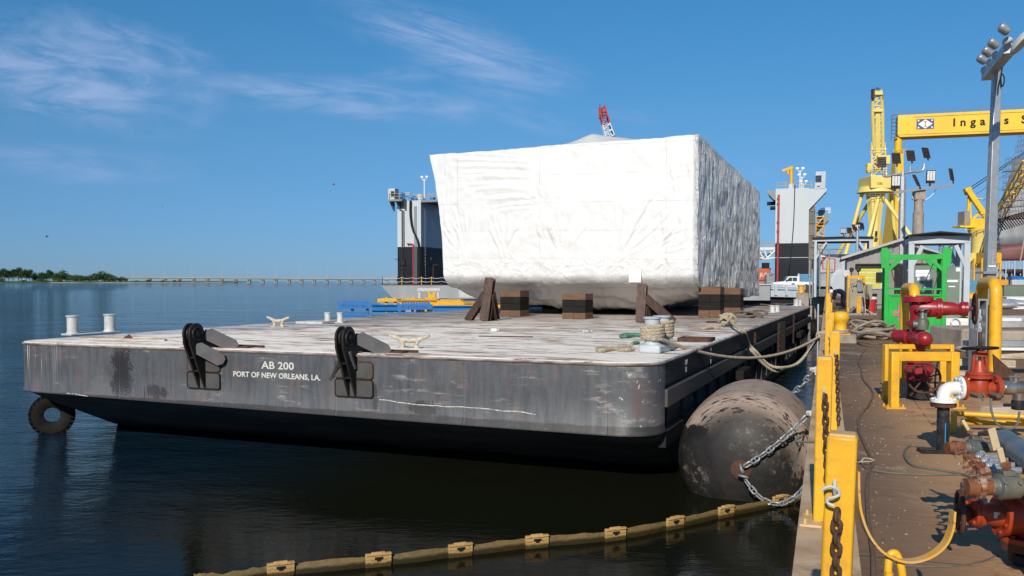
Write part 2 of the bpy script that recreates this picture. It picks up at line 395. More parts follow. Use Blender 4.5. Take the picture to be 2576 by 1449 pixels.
M['ship_grey'] = paint('ship_grey_hull', (.22, .24, .26), (.15, .165, .18), .25, .55, stretch=(1, 1, .3), bump=0, dirt=(.10, .11, .12), dirt_amt=.7)
M['ship_red'] = paint('ship_red_bottom', (.15, .045, .045), (.10, .04, .035), .2, .6, bump=0, dirt=(.10, .075, .055), dirt_amt=.7)
M['scaff'] = paint('scaffold_tube', (.22, .22, .22), (.12, .10, .09), 1, .6, metal=.3, bump=0)
M['apron_grey'] = paint('apron_grey', (.30, .31, .31), (.24, .25, .25), .3, .6, stretch=(1, 1, .3), bump=0, rust=.12, rscale=.5)
M['dock_grey'] = paint('drydock_grey', (.50, .54, .56), (.45, .49, .51), .12, .55, stretch=(1, 1, .3), bump=0, rust=.05, rscale=.5)
M['dock_black'] = paint('drydock_black', (.012, .015, .020), (.019, .022, .028), .25, .5, bump=0, stretch=(.3, .3, 1))
M['leaf_dark'] = paint('dark_leaves', (.022, .052, .016), (.035, .075, .022), .25, .8, bump=0)
M['leaf_mid'] = paint('green_leaves', (.05, .105, .025), (.035, .08, .02), .25, .8, bump=0)
M['leaf_olive'] = paint('olive_leaves', (.07, .09, .035), (.045, .065, .025), .25, .8, bump=0)
M['bark'] = paint('bark', (.08, .06, .045), None, 1, .9, bump=0)
M['grass'] = paint('shore_grass', (.10, .16, .04), (.14, .15, .06), .03, .9, bump=0, stretch=(.2, 1, 1))
M['sand'] = paint('sand', (.45, .38, .26), None, .05, .9, bump=0)
M['bridge'] = paint('bridge_concrete', (.36, .33, .28), (.30, .275, .235), .05, .85, bump=0)
M['boom_plain'] = paint('oil_boom_fabric', (.105, .064, .020), (.055, .038, .014), 5, .7, dirt=(.03, .03, .012), dirt_amt=.85, bump=.3)
M['boom_plate_plain'] = paint('tan_boom_connector', (.50, .33, .12), (.42, .26, .09), 9, .6, dirt=(.12, .10, .04), dirt_amt=.6, bump=.3)
M['wire'] = paint('fence_wire', (.34, .35, .36), None, 3, .5, metal=.5, bump=0)
M['cable_brown'] = paint('brown_cable', (.17, .10, .05), (.12, .07, .035), 6, .7)
M['cable_grey'] = paint('grey_cable', (.13, .125, .10), (.09, .10, .08), 6, .7)
M['feather'] = paint('gull_feathers', (.32, .32, .33), (.12, .12, .13), 4, .8)
M['pallet_grey'] = paint('grey_box_steel', (.40, .41, .40), (.30, .30, .29), 2, .6, rust=.15)
M['debris'] = paint('litter_flakes', (.42, .36, .27), (.25, .2, .14), 14, .9)

def boom_mat(name, c1, c2, zl):
    m, t, bs = newmat(name); co = COORD(t); x, y, z = SEP(t, co); n1 = NOISE(t, co, 7, 6, .7); n2 = NOISE(t, co, 30, 4, .6)
    col = MIX(t, RAMP(t, n1, .35, .65), c1, c2)
    wet = MN(t, 'SUBTRACT', 1.0, RAMP(t, MN(t, 'ADD', z, MN(t, 'MULTIPLY', MN(t, 'SUBTRACT', n1, .5), .10)), zl - .02, zl + .035)); col = MIX(t, MN(t, 'MULTIPLY', wet, .9), col, (.018, .018, .008))
    line = MN(t, 'SUBTRACT', 1.0, RAMP(t, MN(t, 'ABSOLUTE', MN(t, 'SUBTRACT', MN(t, 'ADD', z, MN(t, 'MULTIPLY', MN(t, 'SUBTRACT', n1, .5), .10)), zl + .045)), .0, .02)); col = MIX(t, MN(t, 'MULTIPLY', line, .6), col, (.10, .10, .03))
    col = MIX(t, MN(t, 'MULTIPLY', RAMP(t, n2, .56, .68), .6), col, tuple(v_ * .4 for v_ in c2))
    t.links.new(col, bs.inputs['Base Color']); setc(t, bs, 'Roughness', MN(t, 'SUBTRACT', .75, MN(t, 'MULTIPLY', wet, .5))); t.links.new(BUMP(t, MN(t, 'ADD', n1, n2), .35, .01), bs.inputs['Normal']); return m
M['boom'] = boom_mat('weedy_boom_fabric', (.19, .115, .035), (.10, .065, .022), .075)
M['boom_plate'] = boom_mat('weedy_boom_connector', (.52, .33, .12), (.40, .24, .085), .06)
# ------------------------------------------------------------ water, dock, shore
WZ = -2.42
def water_mat():
    m, t, bs = newmat('sea_water'); co = COORD(t)
    bs.inputs['Roughness'].default_value = .04; bs.inputs['IOR'].default_value = 1.16
    wind = RAMP(t, NOISE(t, MAPV(t, co, (.02, .05, 1)), 1, 3, .5), .35, .65)
    n1 = NOISE(t, MAPV(t, co, (1, 1.7, 1), (0, 0, .5)), .55, 3, .5)
    n2 = NOISE(t, MAPV(t, co, (1, 2.0, 1), (0, 0, .35)), 2.6, 4, .6)
    n3 = NOISE(t, MAPV(t, co, (1, 1.6, 1), (0, 0, .2)), .12, 3, .5)
    n4 = NOISE(t, MAPV(t, co, (1, 1.8, 1), (0, 0, .3)), 7.0, 2, .5)
    x, y, z = SEP(t, co)
    # calm lee between barge and dock, open chop outside
    ub = MN(t, 'SUBTRACT', MN(t, 'MULTIPLY', x, math.cos(BA)), MN(t, 'MULTIPLY', y, math.sin(BA)))
    open_ = MN(t, 'SUBTRACT', 1.0, RAMP(t, ub, -16.0, -9.0))
    far = RAMP(t, y, 24, 60)
    t.links.new(MIX(t, MN(t, 'MAXIMUM', open_, far), (.007, .008, .004), MIX(t, far, (.005, .016, .028), (.006, .028, .058))), bs.inputs['Base Color'])  # blue of the reflected sky put into the base colour of open and far water
    amp = MN(t, 'ADD', .15, MN(t, 'ADD', MN(t, 'MULTIPLY', MN(t, 'MAXIMUM', open_, far), 1.1), MN(t, 'MULTIPLY', far, 1.3)))
    h = MN(t, 'ADD', MN(t, 'MULTIPLY', n1, .10), MN(t, 'MULTIPLY', n2, MN(t, 'ADD', .028, MN(t, 'MULTIPLY', wind, .02))))
    h = MN(t, 'ADD', h, MN(t, 'MULTIPLY', n4, .006))
    h = MN(t, 'ADD', h, MN(t, 'MULTIPLY', n3, .30))
    h = MN(t, 'MULTIPLY', h, amp)
    t.links.new(BUMP(t, h, 1.0, 1.0), bs.inputs['Normal']); return m
wat = B(); wat.add([(-30000, -60, WZ), (30000, -60, WZ), (30000, 40000, WZ), (-30000, 40000, WZ)], [(0, 1, 2, 3)])
wo = mkobj('water', [tuple(v) for v in wat.v], wat.f, water_mat(), smooth=False, kind='structure'); 
# keep object coordinates equal to world coordinates for the ripples
for v in wo.data.vertices: v.co = v.co + wo.location
wo.location = (0, 0, 0)

def dock_mat():
    m, t, bs = newmat('dock_planking'); co = COORD(t); v = MAPV(t, co, (1, 1, 1), (0, 0, DA))
    x, y, z = SEP(t, v)
    n1 = NOISE(t, v, .8, 6, .62); n2 = NOISE(t, MAPV(t, v, (1, 7, 1)), 3.0, 6, .65); n3 = NOISE(t, v, 26, 3, .6); n4 = NOISE(t, v, .22, 4, .5)
    col = MIX(t, RAMP(t, n1, .36, .62), (.54, .30, .125), (.30, .16, .072))
    col = MIX(t, MN(t, 'MULTIPLY', RAMP(t, n2, .4, .72), .6), col, (.50, .32, .175))
    edge = MN(t, 'SUBTRACT', 1.0, RAMP(t, MN(t, 'ADD', x, MN(t, 'MULTIPLY', n1, 1.2)), .9, 1.9))   # dark soiled strip by the kerb
    col = MIX(t, MN(t, 'MULTIPLY', edge, .72), col, (.085, .055, .042))
    farw = RAMP(t, MN(t, 'ADD', y, MN(t, 'MULTIPLY', n4, 6)), 19, 24)                # trodden dirt further on
    col = MIX(t, MN(t, 'MULTIPLY', farw, .6), col, (.07, .045, .03))
    col = MIX(t, MN(t, 'MULTIPLY', RAMP(t, NOISE(t, v, 2.4, 7, .7), .56, .64), .45), col, (.06, .04, .03))
    col = MIX(t, MN(t, 'MULTIPLY', RAMP(t, n3, .62, .75), .3), col, (.32, .27, .2))
    # seams between the panels
    sx_ = MN(t, 'ABSOLUTE', MN(t, 'SUBTRACT', MN(t, 'FRACT', MN(t, 'DIVIDE', MN(t, 'ADD', x, MN(t, 'MULTIPLY', n1, .05)), 1.25)), .5))
    sy_ = MN(t, 'ABSOLUTE', MN(t, 'SUBTRACT', MN(t, 'FRACT', MN(t, 'DIVIDE', MN(t, 'ADD', y, MN(t, 'MULTIPLY', n1, .05)), 3.1)), .5))
    seam = MN(t, 'MAXIMUM', RAMP(t, sx_, .490, .497), RAMP(t, sy_, .4955, .4985))
    seam = MN(t, 'MULTIPLY', seam, RAMP(t, n1, .42, .56))
    blot = RAMP(t, NOISE(t, MAPV(t, v, (1, .7, 1)), .55, 7, .68, .8), .54, .66); col = MIX(t, MN(t, 'MULTIPLY', blot, .55), col, (.11, .07, .05)); pale = RAMP(t, NOISE(t, MAPV(t, v, (1, 1, 1), (0, 0, .4)), .8, 7, .7, .5), .56, .68); col = MIX(t, MN(t, 'MULTIPLY', pale, .5), col, (.52, .40, .27))
    col = MIX(t, MN(t, 'MULTIPLY', seam, .65), col, (.03, .02, .015))
    # shell grit
    vo = t.nodes.new('ShaderNodeTexVoronoi'); vo.inputs['Scale'].default_value = 60; t.links.new(v, vo.inputs['Vector'])
    gr = MN(t, 'MULTIPLY', MN(t, 'LESS_THAN', vo.outputs['Distance'], .16), RAMP(t, NOISE(t, v, .9, 4, .6), .5, .62))
    gr = MN(t, 'MULTIPLY', gr, MN(t, 'ADD', MN(t, 'MULTIPLY', edge, .8), .2))
    col = MIX(t, gr, col, (.42, .36, .27))
    t.links.new(col, bs.inputs['Base Color']); bs.inputs['Roughness'].default_value = .85
    h = MN(t, 'ADD', MN(t, 'MULTIPLY', n2, .5), MN(t, 'ADD', n3, MN(t, 'MULTIPLY', gr, 1.5))); h = MN(t, 'SUBTRACT', h, MN(t, 'MULTIPLY', seam, 2))
    t.links.new(BUMP(t, h, .5, .008), bs.inputs['Normal']); return m
VE = -.17; VK = VE + .385                       # dock edge, inner side of the kerb
def world_sheet(name, quads, mat, **k):
    b = B(); b.v = [tuple(p) for p in quads[0]]; b.f = quads[1]; o = mkobj(name, b.v, b.f, mat, smooth=False, **k)
    for v in o.data.vertices: v.co = v.co + o.location
    o.location = (0, 0, 0); return o
def dock_block(name, v0, v1, u0, u1, z0, z1, mat, **k):
    vs = [DK(v, u, z) for z in (z0, z1) for (v, u) in ((v0, u0), (v1, u0), (v1, u1), (v0, u1))]
    return world_sheet(name, (vs, [(3, 2, 1, 0), (4, 5, 6, 7), (0, 1, 5, 4), (1, 2, 6, 5), (2, 3, 7, 6), (3, 0, 4, 7)]), mat, **k)
dock_block('dock_ground', VK, 900, -20, 900, -1.2, 0.0, dock_mat(), kind='structure')
dock_block('dock_kerb', VE, VK - .002, -20, 111.5, -2.0, .035, M['kerb'], kind='structure')
dock_block('dock_wall', VE + .12, VE + .6, -20, 400, -4.5, -1.25, paint('tidal_concrete', (.20, .17, .13), (.10, .09, .07), 2, .9, bump=.4, dirt=(.03, .03, .02), dirt_amt=.7), kind='structure')
# far shore
def ground_strip(name, pts, mat, h, **k):
    b = B(); n = len(pts); b.v = [(p[0], p[1], WZ + .0) for p in pts] + [(p[0] * .0 + p[2], p[3], WZ + h) for p in pts]
    for i in range(n - 1): b.f.append((i, i + 1, n + i + 1, n + i))
    return mkobj(name, b.v, b.f, mat, **k)
SY = 1650
random.seed(3)
pts = []; sand = []
for i in range(41):
    px = -160 + i * 16.5; x = (px - 1288) / 2400 * SY; yy = SY + 14 * math.sin(i * .7) + (60 if i > 33 else 0) * (i - 33) / 7
    pts.append((x, yy, x + 4, yy + 260)); sand.append((x, yy - 9, x, yy + 4))
ground_strip('shore', pts, M['grass'], 3.2, kind='structure')
ground_strip('beach', sand[15:], M['sand'], 1.1, kind='structure')

# ------------------------------------------------------------ barge
barge = thing('deck_barge', 'long grey and black flat deck barge moored beside the dock under the white wrapped cargo', 'barge', BORG, -BA)
BW, BL = 17.0, 41.4
KN = -1.30
def KNF(x): return -.08 + .17 * min(1, max(0, -x / 17)) ** 1.4  # sheer of the knuckle, deeper towards the dock

RO = .78
def outline(inset=0.0, back=BL):
    o = []
    cr = RO - inset
    o.append((-BW + inset, back))
    for i in range(9): a = math.pi + (math.pi / 2) * i / 8; o.append((-BW + RO + cr * math.cos(a), RO + cr * math.sin(a)))
    for i in range(1, 24): o.append((-BW + RO + (BW - 2 * RO) * i / 24, inset))
    for i in range(9): a = 1.5 * math.pi + (math.pi / 2) * i / 8; o.append((-RO + cr * math.cos(a), RO + cr * math.sin(a)))
    o.append((-inset, back)); return o
def loft(rings, cap0=False, cap1=False):
    b = B(); n = len(rings[0])
    for r in rings: b.v += r
    for i in range(len(rings) - 1):
        for k in range(n - 1): b.f.append((i * n + k, i * n + k + 1, (i + 1) * n + k + 1, (i + 1) * n + k))
        b.f.append((i * n + n - 1, i * n, (i + 1) * n, (i + 1) * n + n - 1))
    if cap0: b.f.append(tuple(range(n)))
    if cap1: b.f.append(tuple(range((len(rings) - 1) * n, len(rings) * n)))
    return b
def hull_mat():
    m, t, bs = newmat('black_hull_paint'); co = COORD(t); x, y, z = SEP(t, co)
    n1 = NOISE(t, MAPV(t, co, (.3, .3, 2.2)), 1.2, 7, .65); n2 = NOISE(t, co, 9, 5, .6)
    bs.inputs['Specular IOR Level'].default_value = .3
    col = MIX(t, RAMP(t, n1, .35, .68), (.055, .055, .057), (.125, .12, .115))
    col = MIX(t, MN(t, 'MULTIPLY', RAMP(t, NOISE(t, MAPV(t, co, (.35, 1, 2.5), (0, .25, 0)), 2.5, 8, .75), .60, .72), .6), col, (.2, .19, .18))  # pale streaks: faint sheen of the hull painted into its colour
    low = MN(t, 'SUBTRACT', 1.0, RAMP(t, MN(t, 'ADD', z, MN(t, 'MULTIPLY', n1, .12)), -2.56, -2.46))
    col = MIX(t, MN(t, 'MULTIPLY', low, .8), col, (.09, .028, .015))
    t.links.new(col, bs.inputs['Base Color']); bs.inputs['Roughness'].default_value = .5
    t.links.new(BUMP(t, MN(t, 'ADD', n1, MN(t, 'MULTIPLY', n2, .3)), .25, .05), bs.inputs['Normal']); return m
HM = hull_mat()
rings = []
for z, off, ins in ((KN, .0, .012), (KN - .05, .03, .03), (KN - .35, .56, .10), (KN - .7, 1.40, .13), (KN - 1.26, 2.75, .14), (KN - 1.6, 4.1, .2), (KN - 2.2, 6.5, .6)):
    r = []
    for (x, y) in outline(ins): r.append((x, off + y * (BL - off) / BL, z + KNF(x) * max(0, 1 - (KN - z) / 1.6)))
    rings.append(r)
hb = loft(rings, False, True)
# recessed side shells, the framing stands proud of them
for sx0 in (-.22, -BW + .22):
    hb.box((sx0, BL / 2 + .42, -.72), (.2, BL - .86, 1.34)); hb.box((sx0, BL / 2 + 1.0, -1.68), (.2, BL - 2.1, .57))
hb.box((-BW / 2, BL - .06, -1.3), (BW - .3, .1, 2.5))
hb.obj('hull', HM, barge, ang=30)
def plate_mat():
    m, t, bs = newmat('grey_bow_paint'); co = COORD(t); x, y, z = SEP(t, co)
    vert = MAPV(t, co, (3.2, 3.2, .45)); hor = MAPV(t, co, (.5, .5, 2.4))
    n1 = NOISE(t, vert, 2.2, 7, .65); n2 = NOISE(t, co, .55, 5, .6); n3 = NOISE(t, hor, 3.0, 8, .7); n4 = NOISE(t, co, 24, 4, .6); n5 = NOISE(t, MAPV(t, co, (9, 9, .35)), 3.5, 5, .7)
    col = MIX(t, RAMP(t, n1, .32, .68), (.095, .100, .110), (.056, .059, .065))
    col = MIX(t, MN(t, 'MULTIPLY', RAMP(t, n2, .5, .68), .5), col, (.125, .125, .125))
    col = MIX(t, MN(t, 'MULTIPLY', RAMP(t, NOISE(t, co, 1.9, 4, .6), .52, .64), .42), col, (.15, .10, .095))       # pinkish primer blooms
    # chalky scuffs
    sc = MN(t, 'MULTIPLY', RAMP(t, n3, .53, .66), RAMP(t, NOISE(t, co, .9, 3, .5), .47, .60)); col = MIX(t, MN(t, 'MULTIPLY', sc, .7), col, (.33, .32, .30))
    # bare chips with white and rust, thick at the corner
    cor = RAMP(t, x, -2.2, -.3); corl = MN(t, 'SUBTRACT', 1.0, RAMP(t, x, -BW + .5, -BW + 2.5))
    ch = NOISE(t, MAPV(t, co, (1, 1, .7)), 5.5, 9, .72); thr = MN(t, 'SUBTRACT', .70, MN(t, 'ADD', MN(t, 'MULTIPLY', cor, .085), MN(t, 'MULTIPLY', corl, .03)))
    cm = MN(t, 'GREATER_THAN', ch, thr); col = MIX(t, cm, col, (.50, .48, .44))
    rm = MN(t, 'GREATER_THAN', NOISE(t, MAPV(t, co, (1, 1, .6)), 4.0, 9, .72), MN(t, 'SUBTRACT', .735, MN(t, 'MULTIPLY', cor, .07))); col = MIX(t, rm, col, (.17, .065, .02))
    # white drips near the far corner and thin rust runs
    dr = MN(t, 'MULTIPLY', RAMP(t, NOISE(t, MAPV(t, co, (14, 14, .12)), 2.0, 3, .6), .60, .63), corl); col = MIX(t, MN(t, 'MULTIPLY', dr, RAMP(t, z, -1.3, -.2)), col, (.62, .60, .55))
    rr = MN(t, 'MULTIPLY', RAMP(t, NOISE(t, MAPV(t, co, (9, 9, .10)), 1.6, 4, .6), .58, .68), .38); col = MIX(t, rr, col, (.15, .085, .03))
    # sprayed black blotch, dark rub patches
    for bx, bz, rx, rz, k, sp in ((-13.20, -.62, .48, .85, .95, 11), (-12.2, -1.1, .5, .25, .8, 3), (-4.95, -1.12, .5, .22, .8, 3), (-6.1, -.95, .1, .4, .7, 4)):
        wx = MN(t, 'MULTIPLY', MN(t, 'SUBTRACT', NOISE(t, MAPV(t, co, (1, 1, .5)), 2.3, 4, .6), .5), 1.9); dx = MN(t, 'ADD', MN(t, 'DIVIDE', MN(t, 'SUBTRACT', x, bx), rx), wx); dz = MN(t, 'ADD', MN(t, 'DIVIDE', MN(t, 'SUBTRACT', z, bz), rz), MN(t, 'MULTIPLY', wx, .4))
        dd = MN(t, 'SQRT', MN(t, 'ADD', MN(t, 'MULTIPLY', dx, dx), MN(t, 'MULTIPLY', dz, dz)))
        g = MN(t, 'SUBTRACT', 1.0, RAMP(t, dd, .2, 1.25)); ns = NOISE(t, co, 22, 3, .8) if sp > 5 else n5
        mk = RAMP(t, MN(t, 'ADD', g, MN(t, 'MULTIPLY', MN(t, 'SUBTRACT', ns, .5), 2.4)), .45, .62); col = MIX(t, MN(t, 'MULTIPLY', mk, k), col, (.018, .016, .018))
    # worn band of white and rust along the top, chafed line at the bottom
    tb = RAMP(t, MN(t, 'ADD', z, MN(t, 'MULTIPLY', n3, .13)), -.03, .035); col = MIX(t, tb, col, MIX(t, RAMP(t, n4, .35, .65), (.48, .42, .36), (.16, .08, .05)))
    bb = MN(t, 'SUBTRACT', 1.0, RAMP(t, MN(t, 'SUBTRACT', z, MN(t, 'MULTIPLY', n3, .16)), KN - .06, KN - .02)); col = MIX(t, MN(t, 'MULTIPLY', bb, .9), col, (.03, .028, .028))
    # a few long white scrape lines
    for zz, x0, x1, sl in ((-1.0, -6.0, -2.4, .03), (-1.27, -15.0, -14.3, .02)):
        ln = MN(t, 'ABSOLUTE', MN(t, 'SUBTRACT', MN(t, 'ADD', z, MN(t, 'MULTIPLY', MN(t, 'SUBTRACT', n2, .5), .25)), MN(t, 'ADD', zz, MN(t, 'MULTIPLY', MN(t, 'SUBTRACT', x, x0), -sl))))
        k = MN(t, 'MULTIPLY', MN(t, 'LESS_THAN', ln, .008), MN(t, 'MULTIPLY', MN(t, 'GREATER_THAN', x, x0), MN(t, 'LESS_THAN', x, x1)))
        col = MIX(t, MN(t, 'MULTIPLY', k, RAMP(t, n4, .38, .5)), col, (.6, .57, .5))
    t.links.new(col, bs.inputs['Base Color']); setc(t, bs, 'Roughness', MN(t, 'ADD', .38, MN(t, 'MULTIPLY', n1, .3)))
    wl_ = RAMP(t, MN(t, 'ABSOLUTE', MN(t, 'SUBTRACT', MN(t, 'FRACT', MN(t, 'DIVIDE', MN(t, 'ADD', x, .9), 3.1)), .5)), .493, .498)
    dent = MN(t, 'ABSOLUTE', MN(t, 'SUBTRACT', MN(t, 'FRACT', MN(t, 'DIVIDE', x, .62)), .5))
    t.links.new(BUMP(t, MN(t, 'ADD', MN(t, 'ADD', MN(t, 'MULTIPLY', n2, 1.5), MN(t, 'MULTIPLY', n4, .12)), MN(t, 'ADD', MN(t, 'MULTIPLY', wl_, .22), MN(t, 'MULTIPLY', dent, .35))), .5, .05), bs.inputs['Normal']); return m
PM = plate_mat()
pr = [[(x, y, z + (KNF(x) if z < -1 else 0)) for (x, y) in outline(i, .93)] for z, i in ((-.05, .0), (-.10, -.004), (-.7, .0), (KN + .02, .0), (KN - .01, -.03), (KN - .06, -.03), (KN - .08, .02))]
loft(pr, False, False).obj('bow_plate', PM, barge, ang=50)
def deck_mat():
    m, t, bs = newmat('worn_deck_paint'); co = COORD(t); x, y, z = SEP(t, co)
    st = MAPV(t, co, (.42, 1.3, 1), (0, 0, .03)); n1 = NOISE(t, st, 1.1, 7, .66); n2 = NOISE(t, st, 3.2, 7, .7); n3 = NOISE(t, co, .35, 4, .5); n4 = NOISE(t, co, 18, 4, .6)
    st2 = MAPV(t, co, (.26, 2.0, 1), (0, 0, -.04)); n5 = NOISE(t, st2, 1.6, 6, .7); n6 = NOISE(t, MAPV(t, co, (.22, 1.8, 1), (0, 0, .05), (7, 3, 0)), 1.9, 6, .7)
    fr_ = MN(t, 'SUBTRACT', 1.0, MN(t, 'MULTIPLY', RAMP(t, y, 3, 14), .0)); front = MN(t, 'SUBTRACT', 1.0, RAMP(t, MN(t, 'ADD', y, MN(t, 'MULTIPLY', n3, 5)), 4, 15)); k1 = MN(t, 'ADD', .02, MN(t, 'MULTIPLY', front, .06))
    pm = MN(t, 'MULTIPLY', MN(t, 'SUBTRACT', NOISE(t, MAPV(t, co, (.7, 1, 1)), .6, 5, .62, .5), .5), .42); n1 = MN(t, 'ADD', MN(t, 'SUBTRACT', n1, k1), pm); n2 = MN(t, 'ADD', MN(t, 'SUBTRACT', n2, k1), pm); n5 = MN(t, 'ADD', n5, MN(t, 'MULTIPLY', pm, .5))
    col = MIX(t, RAMP(t, n4, .3, .7), (.78, .735, .675), (.66, .615, .555))
    col = MIX(t, MN(t, 'MULTIPLY', RAMP(t, n1, .43, .58), .85), col, (.33, .225, .15))
    col = MIX(t, MN(t, 'MULTIPLY', RAMP(t, n2, .51, .585), .85), col, (.16, .10, .065))
    col = MIX(t, MN(t, 'MULTIPLY', RAMP(t, n5, .575, .62), .9), col, (.055, .05, .052))
    col = MIX(t, MN(t, 'MULTIPLY', RAMP(t, n6, .605, .63), .85), col, (.14, .045, .04))
    col = MIX(t, MN(t, 'MULTIPLY', RAMP(t, NOISE(t, st, 2.0, 7, .7), .57, .64), .8), col, (.27, .12, .05))
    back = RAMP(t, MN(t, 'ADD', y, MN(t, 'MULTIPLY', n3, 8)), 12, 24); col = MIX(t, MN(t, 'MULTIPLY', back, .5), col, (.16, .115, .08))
    t.links.new(col, bs.inputs['Base Color']); setc(t, bs, 'Roughness', MN(t, 'ADD', .5, MN(t, 'MULTIPLY', n2, .35)))
    t.links.new(BUMP(t, MN(t, 'ADD', n2, MN(t, 'MULTIPLY', n4, .5)), .35, .02), bs.inputs['Normal']); return m
DM = deck_mat()
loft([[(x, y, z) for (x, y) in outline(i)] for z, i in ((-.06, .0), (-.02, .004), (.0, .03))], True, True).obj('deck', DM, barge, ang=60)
# welded lip along the deck edge
LIPM = paint('chafed_edge_steel', (.36, .31, .27), (.14, .09, .07), 3, .6, stretch=(.6, .6, 3), rust=.25, bump=.3)
b = B(); b.tube([(x, y, -.045) for (x, y) in outline(-.012, BL)], .03, 6); b.obj('edge_lip', LIPM, barge)
# side framing
SM = paint('dark_side_paint', (.016, .017, .020), (.028, .028, .030), 1.5, .5, stretch=(1, .4, 2), dirt=(.075, .066, .06), dirt_amt=.5, bump=.2)
SM2 = paint('scraped_side_belt', (.075, .068, .064), (.055, .050, .047), 1.5, .5, stretch=(1, .25, 2), dirt=(.09, .06, .035), dirt_amt=.5, bump=.2)
b = B(); b.box((-.07, BL / 2 + .46, -.27), (.16, BL - .94, .42)); b.box((-BW + .07, BL / 2 + .46, -.27), (.16, BL - .94, .42)); b.obj('sheer_strake', SM, barge, bevel=.012)
b = B(); b.box((-.04, BL / 2 + .46, -.78), (.2, BL - .94, .36)); b.box((-BW + .04, BL / 2 + .46, -.78), (.2, BL - .94, .36)); b.obj('rub_belt', SM2, barge, bevel=.015)
b = B(); b.box((-.08, 1.85, -1.62), (.2, 1.75, .34)); b.box((-.09, BL / 2 + 2.2, -2.2), (.16, BL - 4.6, .22)); b.obj('bilge_belt', SM, barge, bevel=.015)
RIBM = paint('chafed_rib_paint', (.05, .05, .052), (.03, .03, .032), 3, .5, dirt=(.25, .22, .2), dirt_amt=.5)
y = 1.42; first = None
while y < BL - .4:
    if first is None:
        r = B(); r.box((0, 0, -.56), (.09, .07, 1.12)); first = r.obj('side_rib', RIBM, barge, bevel=.008); first.location = (-.085, y, -.962); first.scale = (1, 1, .42)
    else:
        c = dup(first, barge, (-.085, y, -.962), scale=(1, 1, .6 if y < 4 else 1))
    y += 1.62
# push brackets on the bow
bx1 = plane_hit(504, 975, 1, 0).x; bx2 = plane_hit(880, 990, 1, 0).x
def bracket(bx, mirror, lab):
    prof = []
    cx, cz, r = -.31, .35, .25
    for i in range(13): a = R(-20 + 200 * i / 12 - 0); prof.append((cx + r * math.cos(a + R(20)), cz + r * math.sin(a + R(20))))
    prof += [(-.54, .14), (-.06, -.93), (-.012, -.95), (-.012, -.35), (.0, -.12), (.04, .03), (.5, .03), (.45, .10), (.03, .44)]
    for k, dx in enumerate((0, .17)):
        b = B(); b.prism(prof, (bx + dx, 0, 0), (0, 1, 0), (0, 0, 1), .05); b.torus((bx + dx + .035, cx, cz), (1, 0, 0), .15, .028, 24, 8); b.torus((bx + dx - .035, cx, cz), (1, 0, 0), .15, .028, 24, 8)
        b.cyl((bx + dx - .05, cx, cz), (bx + dx + .05, cx, cz), .12); b.cyl((bx + dx - .075, cx, cz), (bx + dx + .075, cx, cz), .06)
        b.obj('bracket_plate', M['black_steel'], barge, bevel=.006)
    b = B(); b.bar((bx + .026, -.12, -.52), (bx + .144, -.12, -.52), .2, .04); b.bar((bx + .026, -.2, -.2), (bx + .144, -.2, -.2), .3, .03); b.obj('bracket_web', M['black_steel'], barge)
    G = paint('grey_gusset_paint', (.12, .12, .122), (.085, .085, .088), 3, .5, dirt=(.18, .09, .07), dirt_amt=.5)
    poly = [(0, -.11), (.07, -.15), (.70, -.15), (.80, -.06), (.80, .07), (.70, .15), (.08, .15), (0, .08)]
    b = B(); x0 = bx + .20
    b.prism(poly, (x0, -.02, .36), (.66, .42, -.40), (.35, .2, .9), .05)                # upper gusset reaching down to the deck
    b.obj('bracket_gusset', G, barge, bevel=.006)
    b = B(); poly2 = [(0, -.10), (.06, -.15), (.64, -.15), (.74, -.05), (.74, .08), (.66, .15), (.08, .15), (0, .08)]
    if not mirror: b.prism(poly2, (x0 - .02, -.34, .06), (.66, .28, -.40), (.45, .1, .8), .045)
    else: b.prism(poly2, (bx - .02, -.2, .02), (-.45, .16, -.62), (.7, 0, .7), .045); b.bar((bx + .21, -.33, .05), (bx + .21, -.1, -.32), .04, .06)
    b.obj('bracket_gusset', G, barge, bevel=.006)
    b = B(); b.box((bx + .62, .5, .02), (1.0, .35, .03)); b.box((bx + 1.0, .62, .03), (.7, .06, .05)); b.obj('deck_doubler', M['rust'], barge)
    D = paint('doubler_plate_paint', (.085, .082, .078), (.06, .058, .056), 2, .5, rust=.26, rustc=(.13, .07, .025), rscale=2.5, bump=.2)
    for zc, hh in ((-.36, .38), (-.76, .40)):
        b = B()
        pts = []
        w2, h2, rc = .47, hh / 2 - .012, .06
        for qx, qz, a0 in ((1, 1, 0), (-1, 1, 90), (-1, -1, 180), (1, -1, 270)):
            for i in range(5): a = R(a0 + 22.5 * i); pts.append((qx * (w2 - rc) + rc * math.cos(a), qz * (h2 - rc) + rc * math.sin(a)))
        b.prism(pts, (bx + .12, -.012, zc), (1, 0, 0), (0, 0, 1), .05); b.obj('doubler_plate', D, barge, bevel=.012)
        b = B(); b.tube([(bx + .12 + px_, -.03, zc + pz_) for px_, pz_ in pts], .02, 6, True); b.obj('weld_edge', M['rust'] if zc > -.5 else M['black_steel'], barge)
bracket(bx1, False, ''); bracket(bx2, True, '')
